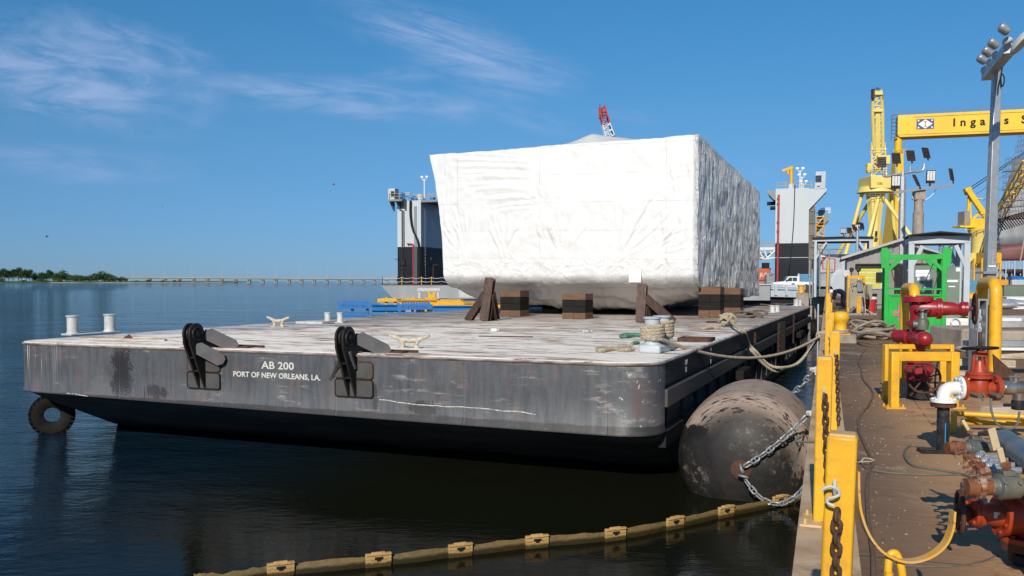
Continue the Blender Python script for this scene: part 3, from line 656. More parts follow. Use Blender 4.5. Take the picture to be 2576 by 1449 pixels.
# lettering on the bow
def bowtext(s, px0, px1, py, size):
    a, c = plane_hit(px0, py, 1, -.004), plane_hit(px1, py, 1, -.004)
    o = text('lettering', s, size, M['letter'], barge, TXM(((a.x + c.x) / 2, -.006, (a.z + c.z) / 2), (1, 0, 0), (0, 0, 1)), ext=.002, off=.004)
    wd = max(v.co.x for v in o.data.vertices) - min(v.co.x for v in o.data.vertices); k = (c.x - a.x) / wd; cx = (a.x + c.x) / 2
    for v in o.data.vertices: v.co.x = cx + (v.co.x - cx) * k
bowtext('AB 200', 658, 740, 921, .235); bowtext('PORT OF NEW ORLEANS, LA.', 587, 806, 946, .17)
# draught marks on the side
for yy, s in ((2.95, 'EW\nEE'), (6.1, 'H\nH\nIA'),):
    text('lettering', s, .16, M['letter_dim'], barge, TXM((.03, yy, -.3), (0, 1, 0), (0, 0, 1)), ext=.002)
text('lettering', '9\n8', .17, M['letter_dim'], barge, TXM((-.11, 4.4, -1.35), (0, 1, 0), (0, 0, 1)), ext=.002, line=1.6)
# deck fittings welded to the barge
def dpt(px, py): return plane_hit(px, py, 2, 0)
def bollard_pair(p, dirv, r, h, gap, base, mat, rim=.03, name='bollard'):
    d = Vector(dirv).normalized(); p = Vector(p)
    for k in (0, 1):
        q = p + d * gap * k; b = B()
        b.lathe([(r * 1.15, base), (r * 1.12, base + .03), (r, base + .05), (r, base + h - .06), (r + rim * .6, base + h - .05), (r + rim, base + h - .03), (r + rim, base + h - .008), (r + rim - .02, base + h), (0, base + h + .004)], q, (0, 0, 1), 28)
        b.obj(name, mat, barge)
    b = B(); c = p + d * gap / 2; ang = math.atan2(d.y, d.x); L, w_ = gap + 2.9 * r, r * 2.9
    b.box((c.x, c.y, base / 2), (L, w_, base), ang); b.obj(name + '_base', mat, barge, bevel=min(.05, base * .35))
pl = dpt(162, 845); bollard_pair((pl.x + .05, pl.y + .25, 0), (.1, 1, 0), .155, .52, 1.25, .06, M['off_white'])
pR = plane_hit(1634, 890, 2, 0)
BITT = Vector((pR.x, pR.y + .25, 0)); bollard_pair(BITT, (.06, 1, 0), .165, .60, .78, .19, M['grey'], .035)
def cleat(p, L, h, rz, mat):
    b = B(); c, s = math.cos(rz), math.sin(rz); T = lambda x, z, y=0: (p[0] + x * c - y * s, p[1] + x * s + y * c, z)
    b.tube([T(-L / 2, h), T(-L * .36, h * .86), T(-L * .2, h * .66), T(0, h * .6), T(L * .2, h * .66), T(L * .36, h * .86), T(L / 2, h)], [.035, .05, .06, .065, .06, .05, .035], 10)
    for k in (-1, 1): b.tube([T(k * L * .22, h * .6), T(k * L * .16, h * .3), T(k * L * .19, 0)], [.055, .05, .075], 10)
    b.box((p[0], p[1], .008), (L * .62, .22, .016), rz); b.obj('mooring_cleat', mat, barge)
CLM = paint('chipped_cream_paint', (.52, .48, .38), (.36, .32, .24), 8, .55, rust=.3, rscale=9)
c1 = dpt(1030, 876); cleat(c1, 1.02, .30, .05, CLM)
c2 = dpt(700, 822); cleat(c2, .85, .33, .12, CLM)
for px, py, r, hh in ((824, 812, .11, .36), (1943, 787, .13, .34), (2003, 770, .16, .40)):
    q = dpt(px, py); bollard_pair((q.x, q.y, 0), (.35, 1, 0) if px > 1000 else (1, .3, 0), r, hh, .48, .03, M['off_white'], .02)
def hatch(px, py, wx, wy, mat, h=.07, name='hatch_cover', rz=0):
    q = dpt(px, py); b = B(); b.lathe([(wx / 2, 0), (wx / 2, h), (wx / 2 - .04, h + .02), (0, h + .02)], (q.x, q.y, 0)) if wy is None else b.box((q.x, q.y, h / 2), (wx, wy, h), rz); b.obj(name, mat, barge, bevel=.008)
hatch(793, 814, 1.15, .8, M['off_white'], .09)
hatch(1795, 812, .55, None, M['rust'], .04)
q = dpt(1752, 858); b = B()
for dx, dy, sx_, sy_ in ((0, -.35, .8, .05), (0, .35, .8, .05), (-.4, 0, .05, .75), (.4, 0, .05, .75)): b.box((q.x + dx, q.y + dy, .05), (sx_, sy_, .1))
b.obj('hatch_coaming', M['rust'], barge)
# loose deck litter
for px, py, dx, dy, h, lab, nm, cat, mm in ((1272, 848, 1.55, .05, .03, 'thin rusty steel strip lying on the barge deck', 'steel_strip', 'strip', 'rust'),
                                           (310, 856, 2.6, .12, .05, 'weathered grey board lying on the deck beside the bow bollards', 'board', 'board', 'lumber')):
    q = BMAT @ dpt(px, py); b = B(); b.box((q.x, q.y, q.z + h / 2), (dx, dy, h), -BA + .12); b.obj(nm, M[mm], label=lab, cat=cat)
for k, (px, py) in enumerate(((320, 853), (480, 846))):
    q = BMAT @ dpt(px, py); b = B(); b.prism([(-.16, 0), (.16, 0), (.05, .13)], q + Vector((0, 0, .0)), (math.cos(.2), math.sin(.2), 0), (0, 0, 1), .05)
    b.obj('wedge', M['rust' if k == 0 else 'lumber'], label=('rusty steel wedge on the deck by the bow bollards', 'grey wooden wedge on the deck beyond the long board')[k], cat='wedge')
q = BMAT @ dpt(1235, 835); b = B(); b.lathe([(.05, 0), (.055, .03), (.055, .17), (.02, .21), (.02, .25)], q + Vector((0, 0, .055)), (1, .3, 0), 14); b.obj('plastic_bottle', M['lens'], label='clear plastic bottle lying on the barge deck', cat='bottle')
q = BMAT @ dpt(1478, 838); b = B(); b.v = [tuple(q + Vector((x * .07 + random.uniform(-.02, .02), y * .06, .02 + random.uniform(0, .07)))) for y in range(-2, 3) for x in range(-2, 3)]
b.f = [(r_ * 5 + c_, r_ * 5 + c_ + 1, r_ * 5 + c_ + 6, r_ * 5 + c_ + 5) for r_ in range(4) for c_ in range(4)]; b.obj('paper_scrap', M['white_clean'], label='crumpled white paper scrap on the barge deck', cat='paper')
# tyre under the bow
def tyre_at(c, axis, r, rr, label, n=26):
    tr = thing('tyre_fender', label, 'tyre', c); b = B(); ax = Vector(axis).normalized()
    prof = [(r - rr * 1.5, -rr * .55), (r - rr * .9, -rr * .85), (r - rr * .25, -rr * .8), (r - rr * .05, -rr * .55), (r, 0), (r - rr * .05, rr * .55), (r - rr * .25, rr * .8), (r - rr * .9, rr * .85), (r - rr * 1.5, rr * .55), (r - rr * 1.45, 0), (r - rr * 1.5, -rr * .55)]
    b.v = []; x, y, d = b.frame(ax); m = len(prof); N = 40
    for (a_, h) in prof:
        for i in range(N): a = 2 * math.pi * i / N; b.v.append(tuple(d * h + x * a_ * math.cos(a) + y * a_ * math.sin(a)))
    b.f = [(i * N + k, i * N + (k + 1) % N, (i + 1) * N + (k + 1) % N, (i + 1) * N + k) for i in range(m - 1) for k in range(N)]
    b.obj('carcass', M['rubber'], tr)
    b = B()
    for i in range(n):
        a = 2 * math.pi * i / n
        for s in (-1, 1):
            a2 = a + (0 if s > 0 else math.pi / n); q = x * math.cos(a2) + y * math.sin(a2); tg = ax.cross(q)
            b.bar(q * r + d * s * rr * .06 - tg * .02, q * (r - rr * .06) + d * s * rr * .8 + tg * .07, .075, .07, q)
    b.obj('tread', M['rubber'], tr); return tr
tc = A(131, 1044, 25.0); tyre_at(tc, (.45, -1, .06), .55, .23, 'big lugged black tyre hanging under the bow corner of the barge')
# wooden skids, chains and tyres on the dock side of the barge
def bpt(x, y, z): return BMAT @ Vector((x, y, z))
for k, (px, py, L) in enumerate(((1963, 897, 1.1),)):
    h = plane_hit(px, py, 0, .06); b = B(); b.box((0, 0, 0), (.26, .32, 1.35)); sk = b.obj('fender_timber', M['timber_black'], bevel=.02, label='black upright timber hung by chains on the barge side', cat='fender timber'); sk.location = bpt(.14, h.y, -1.5); sk.rotation_euler = (0, 0, -BA)
    hy = h.y
for k, (px, py, L, lab) in enumerate(((2008, 848, 2.6, 'horizontal black timber fender along the barge side beyond the hung upright one'), (1856, 955, 1.6, 'mossy dark timber fender low on the barge side behind the rubber fender'))):
    h = plane_hit(px, py, 0, .08); b = B(); b.box((0, 0, 0), (.24, L, .28)); sk = b.obj('fender_timber', M['timber_black'], bevel=.02, label=lab, cat='fender timber'); sk.location = bpt(.16, h.y + .6, h.z); sk.rotation_euler = (0, 0, -BA)
for (px0, py0, L, lab) in ((1957, 812, 1.3, 'rusty double chain holding the upright fender timber on the barge side'), (1995, 792, 1.5, 'rusty chain hanging down the barge side beyond the fender timber'), (1897, 836, .5, 'short rusty chain stub on the barge side nearest the mooring rope')):
    h = plane_hit(px0, py0, 0, .06); b = B()
    for s in ((-.12, .12) if 'double' in lab else (0,)): chain_b(b, [bpt(.09, h.y, h.z), bpt(.09, h.y + s, h.z - L)], .16, .095, .016)
    b.obj('fender_chain', M['rust_chain'], label=lab, cat='chain')
for k, yy in enumerate((40.0, 41.0)):
    tyre_at(bpt(.33, yy, -1.3 - .25 * k), (.932, -.363, 0), .55, .22, ('black tyre hung at the far end of the barge side', 'second black tyre on the far barge corner, nearer the gate')[k], 16)

# ------------------------------------------------------------ wrapped cargo
def wrap_mat():
    m, t, bs = newmat('white_shrink_wrap'); co = COORD(t); x, y, z = SEP(t, co)
    geo = t.nodes.new('ShaderNodeNewGeometry'); 
    side = RAMP(t, x, -.25, .0)                     # side towards the dock: film pulled tight, puckered
    n1 = NOISE(t, co, 1.6, 5, .6, .8); n2 = NOISE(t, MAPV(t, co, (1, 1, .35)), 5, 5, .6, 1.0); n3 = NOISE(t, MAPV(t, co, (1, 1, 1)), 3.2, 6, .62, 1.4)
    pv = MAPV(t, co, (1, 1.5, .42)); p1 = NOISE(t, pv, 2.6, 5, .6, .8); p2 = NOISE(t, MAPV(t, co, (1, 2.2, .5)), 5, 4, .6, .5)
    band = MN(t, 'SUBTRACT', 1.0, RAMP(t, z, 2.35, 2.75))
    ridg = MN(t, 'ABSOLUTE', MN(t, 'SUBTRACT', n3, .5)); ridg2 = MN(t, 'ABSOLUTE', MN(t, 'SUBTRACT', p1, .5))
    h = MN(t, 'ADD', MN(t, 'MULTIPLY', n1, .02), MN(t, 'MULTIPLY', n2, .012))
    h = MN(t, 'ADD', h, MN(t, 'MULTIPLY', MN(t, 'MULTIPLY', ridg, band), .07))
    hs_ = MN(t, 'ADD', MN(t, 'MULTIPLY', ridg2, .50), MN(t, 'MULTIPLY', p2, .22))
    h = MN(t, 'ADD', MN(t, 'MULTIPLY', h, MN(t, 'SUBTRACT', 1.0, MN(t, 'MULTIPLY', side, .8))), MN(t, 'MULTIPLY', hs_, side))
    # overlapped film seams
    sz_ = MN(t, 'FRACT', MN(t, 'ADD', MN(t, 'MULTIPLY', z, .82), MN(t, 'MULTIPLY', x, .012))); h = MN(t, 'ADD', h, MN(t, 'MULTIPLY', RAMP(t, sz_, .0, .02), .006))
    for xs in (-6.9, -1.3, -10.9): h = MN(t, 'ADD', h, MN(t, 'MULTIPLY', RAMP(t, MN(t, 'ADD', x, MN(t, 'MULTIPLY', n1, .06)), xs, xs + .03), .014))
    t.links.new(BUMP(t, h, 1.0, 1.0), bs.inputs['Normal'])
    col = MIX(t, n1, (.71, .71, .695), (.67, .665, .65)); t.links.new(col, bs.inputs['Base Color'])
    setc(t, bs, 'Roughness', MN(t, 'SUBTRACT', .42, MN(t, 'MULTIPLY', side, .24))); bs.inputs['Specular IOR Level'].default_value = .55
    under = MN(t, 'SUBTRACT', 1.0, RAMP(t, z, 1.2, 1.7)); setc(t, bs, 'Coat Weight', MN(t, 'MULTIPLY', MN(t, 'MAXIMUM', side, under), .8)); bs.inputs['Coat Roughness'].default_value = .12
    setc(t, bs, 'Metallic', MN(t, 'MULTIPLY', side, .05))
    return m
CW, CD = 12.35, 20.6
cw = thing('wrapped_cargo', 'huge white shrink wrapped ship module on timber blocks on the barge deck', 'cargo', BMAT @ Vector((-3.05, 20.8, 0)), -BA)
rng = np.random.default_rng(5)
folds = []
def fold(x0, z0, x1, z1, wd, am, bow=0.0): folds.append((x0, z0, x1, z1, wd, am, bow))
# long sagging folds under the top edge towards the corner away from the dock
for i in range(11):
    z0 = 7.35 - .2 * i + rng.normal() * .06; fold(-7.0 + rng.normal() * .15, z0 - .35 - .03 * i, -12.2 + .25 * i + abs(rng.normal()) * .4, z0 + .12 - .10 * i, .05 + rng.random() * .05, .03 + rng.random() * .045, -.16 * rng.random())
# fans climbing from the lower gathers
for cx, cz, n, a0, a1, L in ((-10.6, 2.6, 12, 75, 150, 2.6), (-8.6, 2.6, 12, 60, 125, 2.2), (-5.9, 2.55, 14, 50, 120, 2.4), (-3.4, 2.5, 16, 25, 90, 3.2), (-2.0, 2.45, 12, 20, 80, 2.2), (-11.6, 2.5, 10, 85, 120, 3.5), (-6.8, 4.8, 10, 215, 300, 1.6), (-6.7, 4.9, 7, 100, 175, 1.2)):
    for i in range(n):
        a = R(a0 + (a1 - a0) * (i + rng.random() * .6) / n); s = .25 + .5 * rng.random(); e = L * (.5 + .6 * rng.random())
        fold(cx + s * math.cos(a), cz + s * math.sin(a), cx + e * math.cos(a), cz + e * math.sin(a), .035 + .045 * rng.random(), .022 + .04 * rng.random(), .12 * rng.normal())
for i in range(40):                                # verticals near the left edge and right seam
    x = -12.1 + .7 * rng.random() if i % 2 else -1.7 + 1.6 * rng.random(); z = 2.4 + 4.6 * rng.random(); fold(x, z, x + .12 * rng.normal(), z - .5 - .9 * rng.random(), .03 + .04 * rng.random(), .02 + .035 * rng.random(), .05 * rng.normal())
for i in range(50):                                # small puckers
    x = -12 + 11.7 * rng.random(); z = 2.6 + 4.2 * rng.random(); a = rng.random() * 3.1; l = .25 + .4 * rng.random(); fold(x, z, x + l * math.cos(a), z + l * math.sin(a), .03, .012 + .015 * rng.random(), 0)
for i in range(90):                                # crumpled lower band
    x = -12.2 + 12.2 * rng.random(); z = 1.75 + .75 * rng.random(); a = rng.normal() * .9 + (1.57 if i % 3 else 0); l = .25 + .5 * rng.random(); fold(x, z, x + l * math.cos(a), z + l * math.sin(a), .03 + .025 * rng.random(), .015 + .03 * rng.random(), .05 * rng.normal())
def foldfield(X, Z):
    D = np.zeros_like(X)
    for x0, z0, x1, z1, wd, am, bow in folds:
        dx, dz = x1 - x0, z1 - z0; L = math.hypot(dx, dz) + 1e-6; ux, uz = dx / L, dz / L
        s = ((X - x0) * ux + (Z - z0) * uz) / L; d = -(X - x0) * uz + (Z - z0) * ux - bow * 4 * s * (1 - s)
        tp = np.clip(np.minimum(s, 1 - s) * 3.2, 0, 1); tp = np.where((s > 0) & (s < 1), tp * tp * (3 - 2 * tp), 0)
        D += .62 * am * tp * (np.exp(-(d / wd) ** 2) - .55 * np.exp(-((d + wd * 1.6) / wd) ** 2))
    return D
def sm(x): x = np.clip(x, 0, 1); return x * x * (3 - 2 * x)
def np_noise(P, sc, seed=0.0):
    out = np.empty(len(P)); 
    for i, p in enumerate(P): out[i] = mnoise.noise(Vector((p[0] * sc[0] + seed, p[1] * sc[1] + seed, p[2] * sc[2] - seed)))
    return out
def shape(Uv, Vv, Wv):                              # unit cube -> cargo, local: x -CW..0, y 0..CD, z
    a, bb, c = Uv, Vv, Wv
    xr = 0 * a; y = bb * CD
    keel = 1.30 - (.95 * sm(y / 3.6) * (.50 + .5 * np.sin(np.pi * np.clip(a * 1.05, 0, 1)) ** .7)) - .10 * sm((y - 6) / 12)
    keel += .05 * np.sin(a * 23) * sm(y / 2) + .06 * np.sin(a * 9 + y * 1.3) * sm(y / 2)
    top = 7.35 + .22 * a - .55 * bb * a + .0 * y
    xm = (1485 - 1075) / (1757 - 1075)
    tent = .62 * np.maximum(0, 1 - np.abs(a - .60) / np.where(a > .60, .26, .17)) ** 1.05 * np.clip(np.where(y < 1.3, y / 1.3, 1 - (y - 1.3) / 5), 0, 1)
    z = keel + (top - keel) * c + tent * (c >= .999)
    flare = (1 - np.clip((z - 1.4) / 6.0, 0, 1)); xl = -CW + .70 * flare + .18 * np.sin(np.clip((z - 1) / 6.5, 0, 1) * math.pi)
    x = xl * (1 - a)
    y = y - .10 * np.sin(np.pi * a) * np.sin(np.pi * c) * (bb < .001)
    tr_ = np.clip((1.85 - z) / .55, 0, 1.2); y = y + .60 * tr_ ** 2 * np.clip(1 - y / 1.6, 0, 1)
    return np.stack([x, y, z], -1)
def face(nu, nv, fn):
    u, v = np.meshgrid(np.linspace(0, 1, nu), np.linspace(0, 1, nv), indexing='ij'); u, v = u.ravel(), v.ravel()
    P = shape(*fn(u, v)); idx = np.arange(nu * nv).reshape(nu, nv)
    f = np.stack([idx[:-1, :-1].ravel(), idx[1:, :-1].ravel(), idx[1:, 1:].ravel(), idx[:-1, 1:].ravel()], -1)
    e = np.minimum(np.minimum(u, 1 - u) * nu / 6, np.minimum(v, 1 - v) * nv / 6); return P, f, np.clip(e, 0, 1)
one = np.ones_like
FACES = []
P, f, e = face(250, 130, lambda u, v: (u, 0 * u, v))                       # front
P[:, 1] -= foldfield(P[:, 0], P[:, 2]) * np.clip(e * 1.5, .0, 1) + .03 * np_noise(P, (.5, .5, .5)) * e; FACES.append((P, f))
P, f, e = face(380, 90, lambda u, v: (one(u), u, v))                        # dock side
nz = np_noise(P, (0, 1.1, .42), 3.1); nz2 = np_noise(P, (0, 2.6, .8), 9.0)
nz3 = np_noise(P, (0, 4.5, 1.1), 5.0); P[:, 0] += e * (.12 * np.abs(nz) ** .8 + .09 * np.maximum(nz2, 0) + .06 * np.maximum(nz3, 0) - .04); FACES.append((P, f))
P, f, e = face(70, 60, lambda u, v: (0 * u, u, v)); P[:, 0] -= e * .05 * np_noise(P, (0, .8, .5)); FACES.append((P, f))
P, f, e = face(120, 80, lambda u, v: (u, v, one(u))); FACES.append((P, f))
P, f, e = face(150, 110, lambda u, v: (u, v, 0 * u)); P[:, 2] -= e * (.30 * np.abs(np_noise(P, (.7, .45, 0), 2.0)) + .12 * np.abs(np_noise(P, (2.0, .9, 0), 5.0)) + .05 * np.abs(np_noise(P, (4.0, 2.2, 0), 7.0))); FACES.append((P, f))
P, f, e = face(40, 30, lambda u, v: (u, one(u), v)); FACES.append((P, f))
V = []; Fc = []; n0 = 0
for P, f in FACES:
    wob = np.stack([np_noise(P, (.9, .9, .9), 1.0), np_noise(P, (.9, .9, .9), 4.0), np_noise(P, (.9, .9, .9), 8.0)], -1) * .05 + np.stack([np_noise(P, (3, 3, 3), 1.0), np_noise(P, (3, 3, 3), 4.0), np_noise(P, (3, 3, 3), 8.0)], -1) * .022
    V += (P + wob).tolist(); Fc += (f + n0).tolist(); n0 += len(P)
wrapo = mkobj('shrink_wrap', V, Fc, wrap_mat(), cw, ang=60)
# taped patch, vent slit
b = B(); b.box((-2.82, -.05, 3.05), (.04, .02, .32)); b.obj('vent_slit', M['black'], cw)
b = B(); b.box((-2.62, -.07, 1.75), (.52, .05, .50)); b.obj('tape_patch', M['white_clean'], cw, bevel=.01)
# timber blocks
def crib(px, py, wd, dp, h, label, mid=True):
    q = plane_hit(px, py, 2, 0); c = thing('timber_block', label, 'block', BMAT @ Vector((q.x, q.y + dp / 2, 0)), -BA, 'timber blocks under the wrapped cargo')
    n = 4; z = 0; hh = h / n
    for i in range(n):
        b = B(); 
        if i % 2 == 0: [b.box(((k - .5) * wd / 2, 0, z + hh / 2), (wd / 2 - .008, dp, hh - .008)) for k in (0, 1)]
        else: [b.box((0, (k - .5) * dp / 2, z + hh / 2), (wd - .01, dp / 2 - .008, hh - .008)) for k in (0, 1)]
        b.obj('baulk', M['timber_black'] if i in (1, 2) and mid else M['timber'], c, bevel=.01); z += hh
for a in ((1784, 800, .92, 1.1, 1.32, 'stout timber block stack under the dock corner of the cargo, black middle'), (1838, 790, .9, 1.1, 1.22, 'timber block stack just behind the corner stack under the cargo'),
          (1443, 803, 1.0, 1.1, 1.05, 'timber block stack under the middle of the cargo front, black middle'), (1283, 797, .95, 1.1, 1.15, 'dark timber block stack behind the steel brace with two thin legs'),
          (1385, 787, .9, 1.0, .75, 'low timber block far back under the cargo, between two front stacks'), (1535, 778, 1.2, 1.2, .85, 'black timber block deep in shade under the cargo, centre'), (1680, 776, 1.2, 1.2, .85, 'black timber block deep in shade under the cargo near the dock side')):
    crib(*a)
# steel braces
def brace(top, feet, label, ph):
    q0 = [plane_hit(px, py, 2, 0) for px, py in feet]; base = q0[0]
    t_ = thing('steel_brace', label, 'brace', BMAT @ Vector((base.x, base.y, 0)), -BA, 'steel braces against the wrapped cargo'); L = lambda p: Vector((p.x - base.x, p.y - base.y, p.z))
    tp = plane_hit(top[0], top[1], 1, base.y + ph[0]); tp = L(tp)
    foot = Vector((0, 0, 0)); b = B()
    kn = tp.lerp(foot, .42); b.ibeam(kn + Vector((.0, 0, 0)), tp, .36, .28, (0, 1, 0), .03); b.obj('post', M['steel_brown'], t_)
    for i, q in enumerate(q0):
        p = L(q); b = B(); side = Vector((.12 if p.x > .05 else -.08 if p.x < -.05 else 0, 0, 0)); b.ibeam(p, kn + side + Vector((0, 0, .12 if i else 0)), .36 if i == 0 else .28, .28, (0, 1, 0), .03)
        b.obj('strut', M['steel_brown'], t_)
brace((1234, 700), ((1220, 808), (1178, 806), (1247, 806)), 'brown steel brace with splayed legs at the end of the cargo away from the dock', (.35,))
brace((1617, 716), ((1612, 811), (1695, 811), (1633, 809)), 'brown steel brace with a long slanting strut towards the dock end', (.35,))
# ------------------------------------------------------------ mooring ropes
def coil_pts(c, r, z0, z1, turns, n=22, ph=0.0, wob=.0):
    m = int(turns * n); return [Vector((c[0] + (r + random.uniform(-wob, wob)) * math.cos(ph + 2 * math.pi * i / n), c[1] + (r + random.uniform(-wob, wob)) * math.sin(ph + 2 * math.pi * i / n), z0 + (z1 - z0) * i / m)) for i in range(m + 1)]
ANCH = A(2062, 847, 29.6)
d2 = Vector((.06, 1, 0)).normalized() * .78
bw0 = BMAT @ (BITT + Vector((0, 0, 0))); bw1 = BMAT @ (BITT + d2)
b = B()
rope_b(b, coil_pts(bw0, .225, bw0.z + .32, bw0.z + .62, 4.3, ph=.5), .047)
rope_b(b, coil_pts(bw1, .225, bw1.z + .30, bw1.z + .68, 5.3, ph=1.0), .047)
st = bw0 + Vector((.16, -.17, .31)); rope_b(b, [bw0 + Vector((-.2, -.12, .34)), bw0 + Vector((0, -.23, .32))] + sag(st, ANCH, .55, 30), .045)
tl = [BMAT @ dpt(1595, 884), BMAT @ dpt(1570, 886), BMAT @ dpt(1545, 883), BMAT @ dpt(1515, 887), BMAT @ dpt(1502, 884), BMAT @ dpt(1520, 880), BMAT @ dpt(1550, 879), BMAT @ dpt(1592, 876)]
rope_b(b, spline([p + Vector((0, 0, .05)) for p in tl], 8), .047)
b.obj('mooring_rope', M['rope'], label='thick tan mooring rope wound round the corner bollards and led to the dock', cat='rope')
# rope over the edge with a loose knot
k0 = dpt(1828, 822); kw = BMAT @ Vector((k0.x, k0.y, 0)); ed = BMAT @ plane_hit(1862, 838, 2, .02)
b = B()
for j in range(5):
    a = j * 1.1; n = 20; ax = Vector((math.cos(a) * .6, math.sin(a) * .6, .5 if j % 2 else 1)).normalized(); x, y, _ = b.frame(ax)
    rope_b(b, [kw + Vector((.05 * math.sin(j * 2), .05 * math.cos(j * 3), .26)) + x * (.24 * math.cos(2 * math.pi * i / n)) + y * (.24 * math.sin(2 * math.pi * i / n)) for i in range(n + 3)], .05)
for s in (0, 1):
    low = A(1958 + 6 * s, 934 - 9 * s, 29.0 - .2 * s); e1 = A(1895 + 8 * s, 888 - 2 * s, 28.5); rope_b(b, spline([kw + Vector((.1, .05, .28)), kw.lerp(ed, .6) + Vector((0, 0, .18)), ed + Vector((.03 + .07 * s, 0, .08)), A(1878 + 6 * s, 866, 28.4), e1, A(1925 + 6 * s, 920 - 4 * s, 28.8), low, A(2005, 915, 29.4), A(2040, 876, 29.5), ANCH + Vector((0, .1 * s, 0))], 8), .046)
tl = [(1815, 829), (1795, 828), (1775, 830), (1762, 829), (1770, 826), (1790, 825), (1812, 824)]
rope_b(b, spline([BMAT @ dpt(*p) + Vector((0, 0, .05)) for p in tl], 7), .05)
b.obj('mooring_rope', M['rope'], label='doubled tan rope knotted on deck and sagging over the barge edge', cat='rope')
b = B()
for j in range(4): rope_b(b, [ANCH + Vector((.06 + .03 * math.sin(i * .7 + j), .12 + .10 * j - .2, .04)) + Vector((.0, .0, 0)) + Vector((.09 * math.cos(2 * math.pi * i / 16), .05 * math.sin(2 * math.pi * i / 16), .09 * math.sin(2 * math.pi * i / 16))) for i in range(18)], .045)
b.obj('rope_knot', M['rope'], label='frayed tan rope knot at the dock kerb where the mooring ropes end', cat='rope')
b = B(); pts = [BMAT @ dpt(*p) + Vector((0, 0, .06)) for p in ((1690, 853), (1660, 850), (1600, 849), (1572, 852), (1562, 850), (1580, 847), (1612, 847), (1640, 852), (1668, 855))]
rope_b(b, spline(pts, 7), .05); b.obj('green_rope', M['rope_green'], label='green rope on deck behind the rope wound corner bollards', cat='rope')
b = B(); rope_b(b, spline([BMAT @ dpt(*p) + Vector((0, 0, .04)) for p in ((1592, 868), (1600, 867), (1606, 866), (1600, 865), (1590, 869))], 6), .04); b.obj('green_rope', M['rope_green'], label='small green rope tuft beside the corner bollard base', cat='rope')
b = B(); random.seed(11); q = BMAT @ dpt(1895, 800)
for j in range(5):
    rr = .3 + .2 * random.random(); cx, cy = random.uniform(-.5, .5), random.uniform(-.3, .3); rope_b(b, [q + Vector((cx + rr * math.cos(i * .35), cy + .6 * rr * math.sin(i * .35), .05 + .04 * j + .1 * math.sin(i * .35))) for i in range(19)], .045)
b.obj('rope_pile', M['rope_dark'], label='dark weathered rope heap on the deck beyond the knotted rope', cat='rope')
b = B(); pts = [BMAT @ dpt(*p) + Vector((0, 0, .05)) for p in ((1893, 769), (1912, 768), (1935, 770), (1950, 767), (1975, 768), (1998, 766), (2020, 768))]; rope_b(b, spline(pts, 6), .06); b.obj('deck_line', M['rope_dark'], label='long old rope lying across the far deck of the barge', cat='rope')

# ------------------------------------------------------------ big rubber fender
def fender_mat():
    m, t, bs = newmat('scuffed_fender_rubber'); co = COORD(t); x, y, z = SEP(t, co)
    n1 = NOISE(t, co, 1.6, 8, .68, .5); n2 = NOISE(t, MAPV(t, co, (1, 5, 1)), 3, 7, .7); n3 = NOISE(t, co, 30, 4, .6); n4 = NOISE(t, co, 7, 8, .75)
    up = RAMP(t, MN(t, 'ADD', MN(t, 'ADD', z, MN(t, 'MULTIPLY', x, .35)), MN(t, 'MULTIPLY', MN(t, 'SUBTRACT', n1, .5), 2.4)), .25, .40)
    fr = RAMP(t, y, -1.95, -1.5)
    scuff = MN(t, 'MULTIPLY', MN(t, 'MULTIPLY', up, fr), RAMP(t, n2, .40, .47))
    col = MIX(t, RAMP(t, n1, .35, .65), (.010, .009, .0085), (.024, .021, .019))
    col = MIX(t, scuff, col, MIX(t, n1, (.32, .24, .19), (.40, .31, .25)))
    dust = MN(t, 'MULTIPLY', RAMP(t, n4, .52, .66), RAMP(t, NOISE(t, co, 1.2, 3, .5), .45, .62)); col = MIX(t, MN(t, 'MULTIPLY', dust, .75), col, (.22, .18, .15))
    chips = MN(t, 'GREATER_THAN', NOISE(t, MAPV(t, co, (1.6, 1, .6), (.5, 0, .4)), 9, 7, .75), .69); col = MIX(t, chips, col, (.38, .34, .3))
    low = MN(t, 'SUBTRACT', 1.0, RAMP(t, MN(t, 'ADD', z, MN(t, 'MULTIPLY', n4, .3)), -.85, -.45)); col = MIX(t, MN(t, 'MULTIPLY', low, .75), col, MIX(t, RAMP(t, n4, .4, .6), (.085, .08, .045), (.03, .032, .02)))
    t.links.new(col, bs.inputs['Base Color']); setc(t, bs, 'Roughness', MN(t, 'ADD', .55, MN(t, 'MULTIPLY', scuff, .3))); bs.inputs['Specular IOR Level'].default_value = .35; t.links.new(BUMP(t, MN(t, 'ADD', n2, MN(t, 'MULTIPLY', n3, .3)), .3, .02), bs.inputs['Normal']); return m
FR = 1.32; FC = Vector((4.98, 19.0, -1.74))
fen = thing('rubber_fender', 'huge black scuffed rubber fender floating between barge and dock', 'fender', FC, -R(19.0))
prof = []; L2 = 2.05; ec = .95
for i in range(13): a = math.pi / 2 * i / 12; prof.append((.02 + (FR - .02) * math.sin(a) ** .8, -L2 + ec * (1 - math.cos(a))))
for i in range(1, 9): prof.append((FR + .02 * math.sin(math.pi * i / 8), -L2 + ec + (2 * L2 - 2 * ec) * i / 9))
for i in range(13): a = math.pi / 2 * (12 - i) / 12; prof.append((.02 + (FR - .02) * math.sin(a) ** .8, L2 - ec * (1 - math.cos(a))))
b = B(); b.lathe(prof, (0, 0, 0), (0, 1, 0), 72); b.obj('body', fender_mat(), fen, ang=70)
b = B(); b.flange((0, -L2 - .01, -.06), (0, -1, 0), .19, .05, 6, .026); b.box((0, -L2 - .08, -.06), (.07, .12, .16)); b.obj('end_flange', M['rust'], fen)
